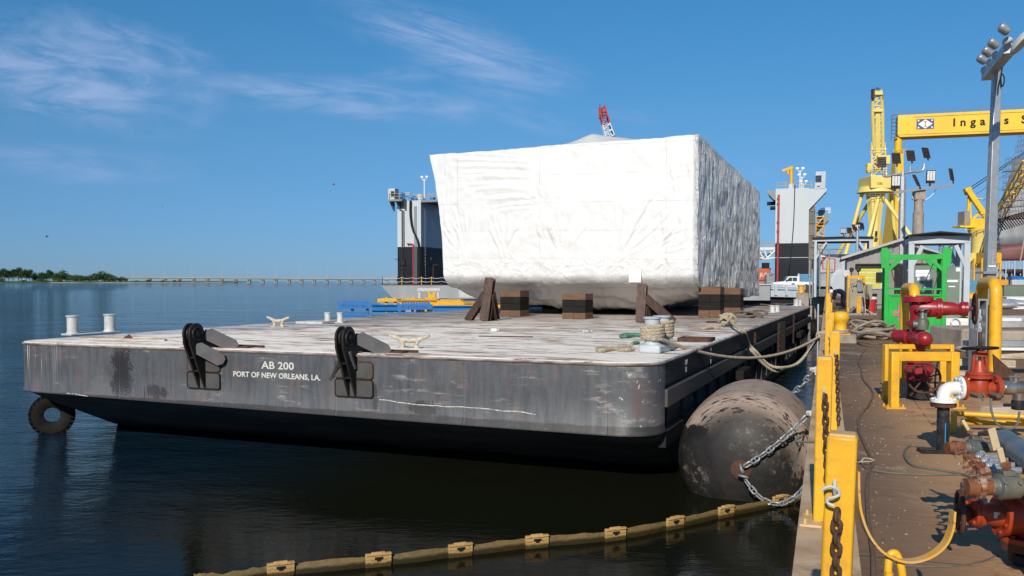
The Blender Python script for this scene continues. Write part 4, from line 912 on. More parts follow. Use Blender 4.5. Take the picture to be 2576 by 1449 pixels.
b = B(); b.torus((.02, -L2 - .13, -.02), (1, 0, .3), .085, .024, 20, 8); b.torus((.05, -L2 - .16, -.16), (.2, .3, 1), .085, .024, 20, 8); b.obj('shackle', M['galv_chain'], fen)
fm = TM[fen.name]; f0 = fm @ Vector((.06, -L2 - .17, .03)); f1 = fm @ Vector((.08, -L2 - .17, -.2))
e0 = A(2036, 1040, 11.6)
e0 = A(2036, 1040, 16.6)
b = B(); chain_b(b, sag(f0, e0, .08, 30), .205, .125, .0185, True, 8); b.obj('fender_chain', M['galv_chain'], label='galvanised stud link chain from the big fender up to the dock kerb', cat='chain', group='chains of the rubber fender')
e1 = A(2046, 1195, 16.2)
b = B(); chain_b(b, sag(f1, e1, .50, 36), .20, .12, .0185, True, 8); b.obj('fender_chain', M['galv_chain'], label='galvanised chain drooping in a low loop from the fender to the dock', cat='chain', group='chains of the rubber fender')
e2 = A(2046, 930, 19.6); f2 = A(1985, 992, 20.3)
b = B(); chain_b(b, sag(e2, f2, .1, 20), .24, .15, .022, True, 8); b.obj('fender_chain', M['galv_chain'], label='galvanised chain behind the big fender, shackled high on the dock edge', cat='chain', group='chains of the rubber fender')
for k, (e, lab) in enumerate(((e0, 'pale steel bracket on the kerb holding the upper fender chain'), (e2, 'pale steel bracket on the kerb behind the big fender'))):
    v, u = dk(e); br = thing('chain_bracket', lab, 'bracket', DK(VE - .03, u, e.z), -DA); b = B(); b.box((.0, 0, -.02), (.05, .16, .18)); b.prism([(-.13, -.04), (0, -.06), (0, .06), (-.13, .04)], (0, 0, 0), (1, 0, 0), (0, 0, 1), .05); b.obj('plate', M['off_white'], br, bevel=.006)
    b = B(); b.cyl((-.10, -.07, 0), (-.10, .07, 0), .02); b.cyl((-.10, -.09, 0), (-.10, -.07, 0), .034, n=6); b.obj('pin', M['galv_chain'], br)
b = B(); v, u = dk(A(2050, 1080, 9.5)); b.tube(spline([DK(VE + .1, u + .1, .05), DK(VE - .12, u, .06), A(2022, 1095, 9.6), A(2010, 1135, 9.8), A(1994, 1182, 9.9)], 8), .011, 8); b.obj('wire_end', M['cable_grey'], label='thin greenish cable end hanging off the kerb before the fender', cat='cable')

# ------------------------------------------------------------ floating boom
bp = [(470, 1474), (565, 1464), (725, 1449), (950, 1426), (1160, 1401), (1357, 1379), (1535, 1356), (1693, 1330), (1832, 1300), (1945, 1270), (1990, 1266), (2030, 1272)]
bpts = [W(x, y, WZ) for x, y in bp]
random.seed(6); bpts = [p + Vector((random.uniform(-.12, .12), random.uniform(-.12, .12), 0)) for p in bpts]
boom = thing('floating_boom', 'tan floating oil boom curving across the dark water to the dock', 'boom', bpts[5])
P = spline(bpts, 10); cum = [0]
for a, c in zip(P, P[1:]): cum.append(cum[-1] + (c - a).length)
ci = [20, 30, 40, 50, 60, 70, 80, 90]
b = B(); N = len(P); random.seed(2)
for i, p in enumerate(P):
    tg = (P[min(i + 1, N - 1)] - P[max(i - 1, 0)]).normalized(); nn = Vector((-tg.y, tg.x, 0)); ph = (i % 10) / 10; fat = .055 * math.sin(math.pi * ph) + .012 + random.uniform(-.008, .008); top = .135 + .02 * math.sin(math.pi * ph) + random.uniform(-.012, .012)
    for (s, z) in ((-.5, -.25), (-.9, -.02), (-1, .05), (-.5, top * .8), (0, top), (.5, top * .8), (1, .05), (.9, -.02), (.5, -.25)): b.v.append(tuple(p + nn * s * fat + Vector((0, 0, z))))
for i in range(N - 1):
    for k in range(8): b.f.append((i * 9 + k, i * 9 + k + 1, i * 9 + 9 + k + 1, i * 9 + 9 + k))
b.obj('skirt', M['boom'], boom, world=True)
for i in ci:
    tg = (P[i + 1] - P[i - 1]).normalized(); nn = Vector((tg.y, -tg.x, 0)); c = P[i]; b = B(); wd = .38
    poly = [(-wd / 2, -.06), (-wd / 2, .20), (-wd * .27, .20), (-wd * .25, .215), (wd * .25, .215), (wd * .27, .20), (wd / 2, .20), (wd / 2, .05), (wd * .46, -.06)]
    b.prism(poly, c + nn * .05, tg, (0, 0, 1), .05); b.bar(c - tg * wd * .5 + Vector((0, 0, .185)) + nn * .08, c + tg * wd * .5 + Vector((0, 0, .185)) + nn * .08, .03, .03)
    cn = b.obj('connector', M['boom_plate'], boom, world=True, bevel=.006)
    b = B(); b.bar(c - tg * .06 + nn * .082 + Vector((0, 0, .13)), c + tg * .06 + nn * .082 + Vector((0, 0, .13)), .014, .035); b.bar(c + nn * .082 + Vector((0, 0, .11)) - tg * .03, c + nn * .082 + Vector((0, 0, .11)) + tg * .03, .014, .04)
    b.obj('latch', M['black'], cn, world=True)

# ------------------------------------------------------------ yellow chain posts on the kerb
random.seed(4)
ordn = ['nearest tall yellow kerb post with a white hook and a rusty chain', 'second yellow kerb post with a brown rusted chain down its front', 'third yellow kerb post with a dark chain and the shorter look', 'fourth yellow kerb post just before the fat yellow mooring bollard',
        'fifth yellow kerb post beside the fat yellow mooring bollard', 'sixth yellow kerb post past the yellow mooring bollard', 'seventh yellow kerb post past the yellow mooring bollard', 'eighth yellow kerb post towards the bending worker', 'ninth yellow kerb post towards the bending worker', 'tenth yellow kerb post beside the bending worker', 'eleventh yellow kerb post beyond the bending worker']
pp = [(2119, 1091, 3.34), (2075, 899, 6.42), (2101, 834, 10.0), (2086, 806, 13.1), (2091, 787, 16.3), (2084, 772, 20.5), (2089, 762, 25), (2083, 752, 31), (2087, 747, 37), (2084, 741, 44), (2086, 737, 52)]
for i, (px, py, Y) in enumerate(pp):
    q = A(px, py, Y); tl = R(1.6 if i == 0 else .6); top = q.z; hp = top - .035; q.x -= hp * math.tan(tl)
    p = thing('chain_post', ordn[i], 'post', (q.x, q.y, .035), -DA - R(2 if i else 4), 'yellow chain posts along the dock kerb')
    wd = .105
    b = B(); b.box((0, 0, hp / 2), (wd, wd, hp)); po = b.obj('post_tube', M['yellow'], p, bevel=.012); po.rotation_euler = (0, R(1.6 if i == 0 else .6), 0)
    b = B(); b.box((0, 0, hp + .0), (wd - .012, wd - .012, .014)); po2 = b.obj('top_cap', M['yellow_tan'], p, bevel=.006); po2.rotation_euler = po.rotation_euler
    b = B(); b.box((0, 0, .01), (.27, .34, .02)); pb = b.obj('base_plate', M['rusty_plate'], p, bevel=.004)
    for sx_ in (-1, 1):
        for sy_ in (-1, 1):
            if i < 4: b = B(); b.cyl((sx_ * .1, sy_ * .13, .018), (sx_ * .1, sy_ * .13, .055), .016, n=6); b.obj('anchor_bolt', M['yellow_tan'], pb)
    ez = hp - .17 if i == 0 else hp - .22; exx = .012 if i == 0 else .012
    b = B(); b.tube([(exx, -wd / 2 + .01, ez), (exx, -wd / 2 - .03, ez + .012), (exx, -wd / 2 - .045, ez - .01), (exx, -wd / 2 - .03, ez - .032), (exx, -wd / 2 + .01, ez - .03)], .0075, 8); b.obj('eye', M['off_white'], p)
    if i == 0:
        b = B(); b.tube(spline([(-.032, -.1, ez - .022), (-.02, -.1, ez - .012), (.0, -.098, ez - .006), (.024, -.095, ez - .016), (.027, -.095, ez - .034), (.008, -.1, ez - .044), (-.010, -.1, ez - .05), (-.010, -.1, ez - .066), (.012, -.1, ez - .074)], 4), .006, 8)
        b.obj('hook', M['off_white'], p)
    m_ = TM[p.name]; lx = .022 if i == 0 else .02 if i == 1 else .035
    c0 = m_ @ Vector((lx, -wd / 2 - .045, ez - (.085 if i == 0 else .03))); c1_ = m_ @ Vector((lx + (-.005 if i == 0 else .03), -wd / 2 - (.028), .12))
    b = B(); chain_b(b, sag(c0, c1_, .0, 10), .060 if i == 0 else .072, .046 if i == 0 else .054, .0088 if i == 0 else .0098, False, 6)
    b.obj('post_chain', M['rust_chain'], label=ordn[i].replace('kerb post', 'kerb post').split(' with ')[0].replace('nearest', 'rusty chain hanging on the nearest', 1).replace('tall ', '') if i == 0 else 'rusty chain on the ' + ordn[i].split(' with ')[0], cat='chain', group='rusty chains hanging on the yellow posts')
# kerb ladder, fat yellow bollard
bq = W(2112, 838, .27); v, u = dk(bq)
bo = thing('mooring_bollard', 'fat glossy yellow mushroom mooring bollard on a concrete block', 'bollard', DK(v + .02, u, 0), -DA)
b = B(); b.box((0, 0, .12), (.85, 1.0, .24)); b.obj('block', M['concrete'], bo, bevel=.03)
b = B(); b.box((0, 0, .255), (.52, .6, .03)); b.obj('base_plate', M['yellow_old'], bo)
b = B(); b.lathe([(.20, .26), (.175, .30), (.17, .5), (.185, .56), (.225, .62), (.24, .70), (.235, .78), (.19, .85), (.1, .885), (0, .89)], (0, 0, 0), (0, 0, 1), 36); b.obj('head', M['yellow'], bo, ang=70)
b = B(); m_ = TM[bo.name]
for j in range(2): rope_b(b, [m_ @ Vector((.21 * math.cos(i * .3), .21 * math.sin(i * .3), .30 + .05 * j)) for i in range(23)], .028)
b.obj('bollard_rope', M['rope'], label='pale rope loop round the foot of the yellow mooring bollard', cat='rope')
def ladder(loc, h, label, mat):
    l = thing('ladder', label, 'ladder', loc, -DA)
    for s in (-.2, .2): b = B(); b.box((0, s, h / 2), (.05, .05, h)); b.obj('rail', mat, l)
    n = int(h / .3)
    for i in range(n): b = B(); b.cyl((0, -.2, .2 + .3 * i), (0, .2, .2 + .3 * i), .014, n=8); b.obj('rung', mat, l)
q = A(2056, 850, 33); v, u = dk(q); ladder(DK(VE - .12, u, -3.0), 3.9, 'grey steel ladder fixed to the dock face past the mooring ropes', M['galv'])
# hoses, cables, litter on the dock
def dock_line(name, px, r, mat, label, cat, z=.0, rope=False):
    b = B(); P = [W(x, y, r + z) for x, y in px]
    if rope: rope_b(b, spline(P, 8), r)
    else: b.tube(spline(P, 8), r, 10)
    return b.obj(name, mat, label=label, cat=cat)
dock_line('ground_cable', [(2178, 878), (2160, 905), (2166, 930), (2172, 955), (2195, 985), (2188, 1015), (2164, 1045), (2160, 1075), (2172, 1110), (2190, 1150), (2195, 1168), (2186, 1185), (2181, 1230), (2183, 1290), (2190, 1350), (2196, 1400), (2197, 1470)], .015, M['cable_brown'], 'brown cable snaking along the dock from the near edge past the posts', 'cable')
dock_line('ground_cable', [(2160, 1155), (2180, 1178), (2225, 1188), (2290, 1193), (2370, 1195), (2440, 1192), (2475, 1190)], .009, M['cable_grey'], 'greenish grey cable lying straight across the dock to the valve manifold', 'cable')
dock_line('ground_cable', [(2350, 1137), (2325, 1126), (2290, 1122), (2276, 1135), (2279, 1155), (2300, 1172), (2360, 1182), (2415, 1192), (2450, 1204), (2480, 1215)], .011, M['cable_grey'], 'grey cable looping on the dock at the foot of the black pipe', 'cable')
dock_line('ground_wire', [(2220, 1415), (2300, 1424), (2400, 1424), (2470, 1412), (2510, 1396)], .005, M['cable_grey'], 'thin wire across the dock below the curved yellow hose cradle', 'wire')
b = B(); q = W(2196, 1164, .02); b.tube(spline([q + Vector((-.1, .04, 0)), q + Vector((-.05, .07, .03)), q + Vector((.02, .03, .02)), q + Vector((-.02, -.03, .02)), q + Vector((-.1, -.01, .01)), q + Vector((-.13, .03, 0))], 6), .006); b.obj('cord_loop', M['rope'], label='small pale cord loop tied to the brown dock cable', cat='cord')
random.seed(21)
q = W(2194, 853, 0); b = B()
for j in range(15):
    rr = .30 + .36 * random.random(); cx, cy = random.uniform(-.2, .15), random.uniform(-.4, .4); ph = random.random() * 6; sq = .45 + .3 * random.random(); tl_ = random.uniform(.05, .42); n = 26; arc = random.uniform(3.2, 5.8)
    b.tube([q + Vector((cx + rr * math.cos(ph + arc * i / n), cy + rr * sq * math.sin(ph + arc * i / n), .05 + .035 * (j % 5) + tl_ * max(0, math.sin(math.pi * i / n)) ** 1.5 * (.4 + .6 * (j % 3 == 0)))) for i in range(n + 1)], .042, 10)
b.obj('hose_heap', M['hose'], label='tangled heap of thick tan hose on the dock before the green rescue cage', cat='hose')
b = B(); b.tube(spline([W(2262, 862, .06), W(2245, 850, .28), W(2215, 838, .42), W(2178, 840, .36), W(2155, 850, .16), W(2143, 858, .05)], 8), .048, 10); b.obj('hose_loop', M['hose'], label='thick tan hose arching over the hose heap', cat='hose')
b = B(); b.tube(spline([W(2178, 838, .1), W(2160, 845, .07), W(2135, 852, .05)], 6), .055, 10); b.obj('hose_coupling', M['blue_pale'], label='faded blue hose coupling sleeve beside the hose heap', cat='hose end')
for k, (pts, r, mm, lab) in enumerate((([(2120, 806), (2160, 803), (2200, 806), (2240, 801), (2262, 806)], .03, 'black', 'black hose lying across the far dock before the fuse boxes'), ([(2140, 822), (2170, 812), (2205, 815), (2235, 812), (2262, 818)], .02, 'rope', 'pale rope straggling across the dock behind the hose heap'),
        ([(2110, 820), (2150, 815), (2190, 822), (2225, 818)], .025, 'cable_brown', 'brown cable on the dock between bollard and hose heap'), ([(2135, 812), (2165, 818), (2200, 809), (2230, 820), (2262, 812)], .015, 'white', 'thin white line straggling over the dock cables'), ([(2130, 858), (2165, 862), (2200, 866), (2235, 864)], .012, 'cable_brown', 'thin stick like cable on the bare dirt before the hose heap'))):
    dock_line('dock_hose', pts, r, M[mm], lab, 'hose')
random.seed(8); b = B()
for i in range(420):
    v = VK + .1 + abs(random.gauss(0, .6)); u = random.uniform(4, 26); s = random.uniform(.002, .010); p = DK(v, u, .004); a = random.random() * 3
    b.box(p, (s * 2.2, s, .006), a)
b.obj('debris', M['debris'], kind='stuff')

# ------------------------------------------------------------ yellow pump frame with the red valve stack
def portal(px0, px1, ytop, ybase, bw_, bh, dp, label, mat, foot=True):
    a, c = W(px0, ybase, 0), W(px1, ybase, 0); Y = (a.y + c.y) / 2; a, c = A(px0, ybase, Y), A(px1, ybase, Y); a.z = c.z = 0
    wd = (c - a).length; top = A(px0, ytop, Y).z; mid = (a + c) / 2
    t_ = thing('yellow_portal', label, 'frame', mid, math.atan2(c.y - a.y, c.x - a.x))
    for s in (-1, 1):
        b = B(); b.box((s * (wd / 2 - bw_ / 2), 0, top / 2), (bw_, dp, top)); lg = b.obj('leg', mat, t_, bevel=.012)
        if foot: b = B(); b.box((s * (wd / 2 - bw_ / 2), 0, .012), (bw_ * 2.3, dp * 1.7, .024)); [b.cyl((s * (wd / 2 - bw_ / 2) + k * bw_ * .9, j * dp * .6, .02), (s * (wd / 2 - bw_ / 2) + k * bw_ * .9, j * dp * .6, .06), .014, n=6) for k in (-1, 1) for j in (-1, 1)]; b.obj('foot_plate', M['yellow_old'], t_, bevel=.004)
    b = B(); b.box((0, 0, top - bh / 2), (wd - 2 * bw_ - .002, dp - .006, bh)); b.obj('beam', mat, t_, bevel=.008); return t_, top, Y
F1, ftop, FY = portal(2237, 2408, 885, 1027, .115, .125, .115, 'front yellow square tube frame under the red valve stack', M['yellow'])
F2, _, _ = portal(2221, 2394, 866, 1004, .055, .07, .12, 'rear yellow channel frame behind the red valve stack', M['yellow'])
b = B(); b.box((.36, -.03, .43), (.09, .012, .42)); b.obj('hanging_plate', M['yellow'], F2, bevel=.004)
VP = W(2309, 1004, 0)
vs = thing('hydrant_valve_stack', 'dark red valve stack on a black riser inside the yellow frames', 'valve', VP, -DA)
Yv = VP.y; LZ = lambda py: A(2309, py, Yv).z
b = B(); b.cyl((0, 0, 0), (0, 0, LZ(946)), .155, n=28); b.cyl((0, 0, LZ(985)), (0, 0, LZ(982)), .16); b.obj('riser', M['hdpe'], vs)
b = B(); zc = LZ(930); b.lathe([(.13, LZ(960)), (.145, LZ(950)), (.15, zc), (.135, LZ(905)), (.09, LZ(900)), (.09, LZ(862))], n=28); b.sphere((0, -.02, zc), .19, 14, (1.1, .8, .62)); b.flange((0, 0, LZ(952)), (0, 0, 1), .2, .04); b.flange((0, 0, LZ(908)), (0, 0, 1), .185, .04); b.flange((0, 0, LZ(898)), (0, 0, 1), .185, .03); b.cyl((0, -.02, zc), (0, -.30, zc), .13, .07); b.obj('gate_valve', M['red'], vs)
b = B(); b.handwheel((.04, -.40, LZ(944)), (0, -1, .05), .215, .017, 5); b.cyl((.04, -.28, LZ(944)), (.04, -.42, LZ(944)), .022); b.obj('handwheel', M['rust'], vs)
b = B(); z0, z1 = LZ(862), LZ(835); zp = LZ(850); b.tube([(-.28, .42, zp), (-.1, .15, zp), (.02, -.06, zp), (.04, -.20, zp)], [.10, .10, .105, .105], 20); b.sphere((.055, -.23, zp - .005), .112, 14); b.cyl((.0, -.05, zp), (.0, -.05, LZ(822)), .06); b.flange((-.10, .16, zp), (-.55, .83, 0), .13, .03); b.obj('outlet_tee', M['red'], vs)
b = B(); b.lathe([(.105, LZ(842)), (.11, LZ(820)), (.105, LZ(790)), (.125, LZ(775)), (.13, LZ(765)), (.11, LZ(757))], (-.02, .06, 0), n=28); b.flange((-.02, .06, LZ(816)), (0, 0, 1), .165, .035); b.flange((-.02, .06, LZ(811)), (0, 0, 1), .16, .03); b.flange((-.02, .06, LZ(756)), (0, 0, 1), .215, .035, 10); b.flange((-.02, .06, LZ(750)), (0, 0, 1), .215, .035, 10)
zb = LZ(776); b.tube([(.0, .06, zb), (.12, .05, zb), (.24, .05, zb)], [.13, .135, .125], 22); b.flange((.25, .05, zb), (1, 0, 0), .155, .03); b.flange((.285, .05, zb), (1, 0, 0), .155, .03); b.tube([(.29, .05, zb), (.34, .05, zb), (.46, .05, zb), (.52, .05, zb - .01), (.56, .05, zb - .005)], [.10, .105, .09, .075, .10], 20); b.flange((.58, .05, zb), (1, 0, 0), .105, .045, 6); b.flange((.63, .05, zb), (1, 0, 0), .10, .04, 6); b.obj('angle_valve', M['red'], vs)
b = B(); b.handwheel((.74, .05, zb), (1, 0, 0), .215, .018, 5); b.cyl((.64, .05, zb), (.76, .05, zb), .03); b.obj('handwheel', M['rust'], vs)
b = B(); b.lathe([(.085, LZ(828)), (.09, LZ(816)), (.085, LZ(803)), (.05, LZ(800)), (.035, LZ(785)), (.03, LZ(776))], (.03, -.12, 0), n=20); b.cyl((-.10, -.13, LZ(815)), (.03, -.12, LZ(815)), .055); b.cyl((.075, -.12, LZ(800)), (.075, -.12, LZ(782)), .02); b.handwheel((.04, -.12, LZ(777)), (0, 0, 1), .105, .010, 4); b.obj('hose_valve', M['bronze'], vs)
b = B()
for dx in (-.16, -.13, -.02): b = B(); chain_b(b, sag((dx, -.10, LZ(812)), (dx + .03, -.12, LZ(838)), .0, 6), .022, .015, .003); b.obj('cap_chain', M['rust_chain'], vs)
b = B(); b.tube(spline([(.28, -.02, LZ(890)), (.25, 0, LZ(920)), (.235, .05, LZ(950)), (.24, .08, LZ(990))], 6), .014); b.box((.27, -.04, LZ(886)), (.17, .04, .018)); b.obj('lever', M['hdpe'], vs)
# tall yellow pipe guards
def hoop(px0, px1, ytop, Y, yb, r, label, dy):
    a, c = A(px0, yb, Y), A(px1, yb, Y + dy)
    a.z = c.z = 0; top = A((px0 + px1) / 2, ytop, Y).z - r; rc = r * 2.0; d = (c - a).normalized(); Lc = (c - a).length; rc = min(rc, Lc / 2)
    pts = [a, a + Vector((0, 0, top - rc))]
    for i in range(1, 9): g = math.pi / 2 * i / 8; pts.append(a + d * rc * (1 - math.cos(g)) + Vector((0, 0, top - rc + rc * math.sin(g))))
    for i in range(8): g = math.pi / 2 * i / 8; pts.append(c - d * rc * (1 - math.sin(g)) + Vector((0, 0, top - rc + rc * math.cos(g))))
    pts += [c + Vector((0, 0, top - rc)), c]; b = B(); b.tube(pts, r, 24); return b.obj('pipe_guard', M['yellow'], label=label, cat='pipe guard', ang=60)
hoop(2273, 2297, 712, 16.3, 960, .085, 'bent yellow pipe guard seen edge on behind the red valve stack', -.95)
hoop(2466, 2502, 697, 17.2, 900, .105, 'big bent yellow pipe guard before the open grey locker', -1.0)
# ------------------------------------------------------------ orange gate valve on the near black riser
GP = W(2371, 1139, 0); gv = thing('gate_valve', 'orange red gate valve with black handwheel on a white elbow and black riser', 'valve', GP, 0); Yg = GP.y
g = lambda px, py, dy=0: Vector(A(px, py, Yg) - GP) + Vector((0, dy, 0))
b = B(); zt = g(2371, 1018).z; b.cyl((0, 0, 0), (0, 0, zt), .060, n=28); b.cyl((0, 0, zt * .64), (0, 0, zt * .66), .064, n=28); b.box((-.06, 0, .02), (.34, .16, .04), -.1); ri = b.obj('riser', M['hdpe'], gv)
b = B(); b.box((-.005, -.061, zt * .34), (.009, .006, zt * .6)); b.obj('stripe', M['blue_line'], ri)
b = B(); b.flange((0, 0, zt + .0), (0, 0, 1), .124, .03, 8, .012); b.obj('lower_flange', M['rust'], gv)
b = B(); b.flange((0, 0, zt + .042), (0, 0, 1), .124, .03, 8, .011); ce = g(2418, 976); pts = [(0, 0, zt + .05), (0, 0, zt + .09)]
R_ = ce.z - (zt + .09)
for i in range(1, 11): a = math.pi / 2 * i / 10; pts.append((R_ * (1 - math.cos(a)), 0, zt + .09 + R_ * math.sin(a)))
pts.append((ce.x - .02, 0, ce.z)); b.tube(pts, .065, 24); b.flange((ce.x - .02, 0, ce.z), (1, 0, 0), .122, .03, 8, .011); b.obj('elbow', M['white'], gv, ang=50)
x0 = ce.x; zc = ce.z
b = B(); b.flange((x0 + .014, 0, zc), (1, 0, 0), .126, .03, 8, .011); b.tube([(x0 + .02, 0, zc), (x0 + .06, 0, zc), (x0 + .1, 0, zc), (x0 + .32, 0, zc)], [.09, .075, .07, .07], 24); xm = x0 + .18
b.lathe([(.04, -.10), (.08, -.09), (.095, -.03), (.09, .07), (.08, .105)], (xm, 0, zc), n=28); b.flange((xm, 0, zc + .118), (0, 0, 1), .13, .03, 8, .011); b.flange((xm, 0, zc + .15), (0, 0, 1), .126, .026, 8, .010)
b.lathe([(.085, .16), (.07, .20), (.045, .25), (.04, .28)], (xm, 0, zc), n=20); b.flange((x0 + .345, 0, zc), (1, 0, 0), .13, .045, 4, .017)
b.obj('body', M['orange_red'], gv)
b = B(); zt2 = g(2455, 885).z
for s in (-1, 1): b.bar((xm + s * .075, 0, zc + .165), (xm + s * .055, 0, zt2 - .01), .026, .045, (0, 1, 0))
b.box((xm, 0, zt2 - .01), (.14, .06, .035)); b.box((xm, 0, (zc + .29 + zt2) / 2), (.12, .07, .026)); b.obj('yoke', M['orange_red'], gv, bevel=.006)
b = B(); b.cyl((xm, 0, zc + .25), (xm, 0, zt2 + .20), .016, n=12)
for i in range(14): b.torus((xm, 0, zt2 + .05 + i * .011), (0, 0, 1), .017, .004, 14, 5)
b.obj('stem', M['steel_brown'], gv)
b = B(); b.handwheel((xm, 0, zt2 + .035), (0, .12, 1), .165, .013, 5); b.obj('handwheel', M['black_steel'], gv)
b = B()
for s in (-.1, .09): b.cyl((xm + s, -.05, zc - .05), (xm + s + .03, -.14, zc - .06), .021, n=12); b.cyl((xm + s + .03, -.14, zc - .06), (xm + s + .033, -.15, zc - .061), .026, n=12); b.box((xm + s + .07, -.13, zc - .07), (.06, .012, .02)); b.box((xm + s + .075, -.13, zc - .075), (.014, .012, .09))
b.obj('drain_cock', M['bronze'], gv)
b = B(); xe = A(2640, 976, Yg).x - GP.x; b.tube([(x0 + .37, 0, zc), (x0 + .38, 0, zc), (xe, .05, zc + .0)], [.064, .066, .066], 24); b.cyl((x0 + .42, 0, zc), (x0 + .74, .01, zc), .071, n=24); b.cyl((x0 + .55, 0, zc + .06), (x0 + .55, 0, zc + .10), .03); b.obj('steel_pipe', M['steel_bright'], gv)
b = B(); b.cyl((x0 + .55, 0, zc + .09), (x0 + .55, 0, zc + .14), .024, n=10); b.cyl((x0 + .47, -.01, zc + .115), (x0 + .58, -.01, zc + .115), .014, n=8); b.obj('bleed_valve', M['bronze'], gv)
b = B(); b.cyl((x0 + .58, -.01, zc - .05), (x0 + .58, -.01, zc - .12), .058, n=20); b.obj('meter_neck', M['steel_bright'], gv); b = B(); b.lathe([(.055, -.22), (.066, -.215), (.07, -.14), (.06, -.12), (.055, -.12)], (x0 + .58, -.01, zc), n=20); b.box((x0 + .47, -.03, zc - .17), (.10, .03, .03)); b.obj('meter', M['black'], gv, bevel=.003)
b = B(); b.tube(spline([(xm + .1, -.05, zc - .1), (xm + .09, -.08, zc - .22), (xm + .14, -.1, zc - .35), (xm + .26, -.1, zc - .40), (x0 + .53, -.08, zc - .36), (x0 + .58, -.03, zc - .24)], 8), .012, 8); b.obj('meter_cable', M['cable_grey'], gv)
# yellow ladder frame lying in front
yr = thing('yellow_rail_frame', 'low yellow tube rail frame lying on the dock beside the orange valve', 'frame', W(2480, 1072, 0)); o = W(2480, 1072, 0)
def yl(px, py, z): return W(px, py, z) - o
Z1, Z2 = .22, .10
a0, a1, c0, c1_ = yl(2400, 1040, Z1), yl(2640, 1052, Z1), yl(2424, 1062, Z2), yl(2640, 1066, Z2)
for nm, p, q, r in (('rail', a0, a1, .03), ('rail', c0, c1_, .033), ('cross_tube', yl(2423, 1040, Z1), yl(2468, 1064, Z2), .028), ('cross_tube', yl(2545, 1046, Z1), yl(2600, 1068, Z2), .028)):
    b = B(); b.cyl(p, q, r, n=16); b.obj(nm, M['yellow'], yr)
b = B(); d = (c1_ - c0).normalized(); b.cyl(c0 - d * .02, c0 + d * .10, .04, n=16); b.cyl(c0 - Vector((0, 0, .1)), c0 + Vector((0, 0, .02)), .03); b.cyl(a0 - Vector((0, 0, Z1)), a0 + Vector((0, 0, .03)), .033); b.obj('clamp', M['yellow_old'], yr)

# ------------------------------------------------------------ valve manifold
m0 = A(2655, 1205, 4.9); m1 = A(2528, 1108, 6.35)
mo = Vector((m0.x, m0.y, 0)); ma = thing('valve_manifold', 'grey manifold pipe with six rusty capped ball valves on the dock', 'manifold', Vector((m0.x, m0.y, 0))); mo = Vector((m0.x, m0.y, 0))
PIPE = paint('blue_grey_pipe', (.14, .18, .21), (.10, .13, .155), 4, .5, rust=.2, rscale=7)
b = B(); e = m1 - mo; s_ = m0 - mo + (m0 - m1) * .35; b.cyl(s_, e, .078, n=28); b.sphere(e, .078, 12); b.cyl((e + (s_ - e) * .55), Vector(((e + (s_ - e) * .55).x, (e + (s_ - e) * .55).y, 0)), .05); b.obj('pipe', PIPE, ma)
dirv = (m0 - m1).normalized(); left = Vector((-1, -.08, 0)).normalized()
CAP = paint('rusted_cap', (.20, .07, .025), (.12, .04, .02), 9, .75, bump=.4, dirt=(.6, .55, .5), dirt_amt=.5)
TAG = paint('cream_tag', (.55, .42, .25), (.48, .36, .2), 9, .6)
for i, (px, py, k, Y) in enumerate(((2452, 1126, .74, 6.2), (2468, 1150, .42, None), (2482, 1160, .42, None), (2494, 1172, .42, None), (2508, 1185, .44, None), (2532, 1224, .92, 5.15))):
    Yi = Y or 6.2 - 1.05 * (i / 5); c = A(px, py, Yi) - mo; r = .062 * k; ax = left
    vv = B(); vv.lathe([(r * .75, -.0), (r * .8, r * .5), (r * 1.25, r * .6), (r * 1.3, r * 2.6), (r * .9, r * 2.8), (r * .85, r * 3.4)], c + ax * (-r * 1.7), ax, 8 if False else 20); vv.box(c + Vector((0, 0, r * 1.4)), (r * 1.3, r * 1.3, r * .5)); 
    vv.cyl(c - ax * r * 1.6, c - ax * (r * 1.6 + .25), r * .8, n=16)
    for s in (-1, 1): vv.cyl(c + Vector((s * r * .7, -r * 1.15, r * .6)), c + Vector((s * r * .7, -r * 1.4, r * .65)), r * .2, n=8)
    vb = vv.obj('ball_valve', M['bronze'] if k > .6 else M['galv'], ma, bevel=.003)
    b = B(); e0 = c + ax * r * 1.7; b.cyl(e0, e0 + ax * r * .8, r * .85, n=20); b.cyl(e0 + ax * r * .8, e0 + ax * r * 1.5, r * 1.15, n=6); b.cyl(e0 + ax * r * 1.5, e0 + ax * r * 2.6, r * .9, n=20); b.obj('hose_coupling', CAP, vb)
    if k > .6:
        b = B(); b.bar(c + Vector((0, 0, r * 1.6)), c + Vector((-.01, -.02, r * 2.3)), r * .7, r * .9); tip = c + Vector((-r * 1.5, r * .8, r * 3.0)) if i == 0 else c + Vector((-r * .9, -.01, r * 2.9)); b.bar(c + Vector((-.01, -.01, r * 2.1)), c.lerp(tip, .5) + Vector((0, 0, r)), r * .85, .012, (0, -1, 0)); b.obj('lever', CAP, vb)
        b = B(); b.bar(c.lerp(tip, .5) + Vector((0, 0, r)), tip + Vector((0, 0, r)), r * (.6 if i else .5), .016, (0, -1, 0)); b.obj('lever_grip', TAG, vb, bevel=.004)
    else:
        b = B(); q = e0 + ax * r * 2.2
        for s in (-1, 1): b.tube([q + Vector((0, 0, s * r * .5)), q + ax * r + Vector((0, 0, s * r * 1.5)), q + ax * r * 1.8 + Vector((0, 0, s * r * 1.3)), q + ax * r * 2.0 + Vector((0, 0, s * r * 1.9))], r * .35, 6)
        b.obj('quick_claw', CAP, vb)
b = B(); c = A(2490, 1120, 6.0) - mo; b.bar(c + Vector((-.02, -.05, .12)), c + Vector((.02, -.05, -.02)), .05, .012, (0, -1, 0)); b.obj('paper_tag', TAG, ma)
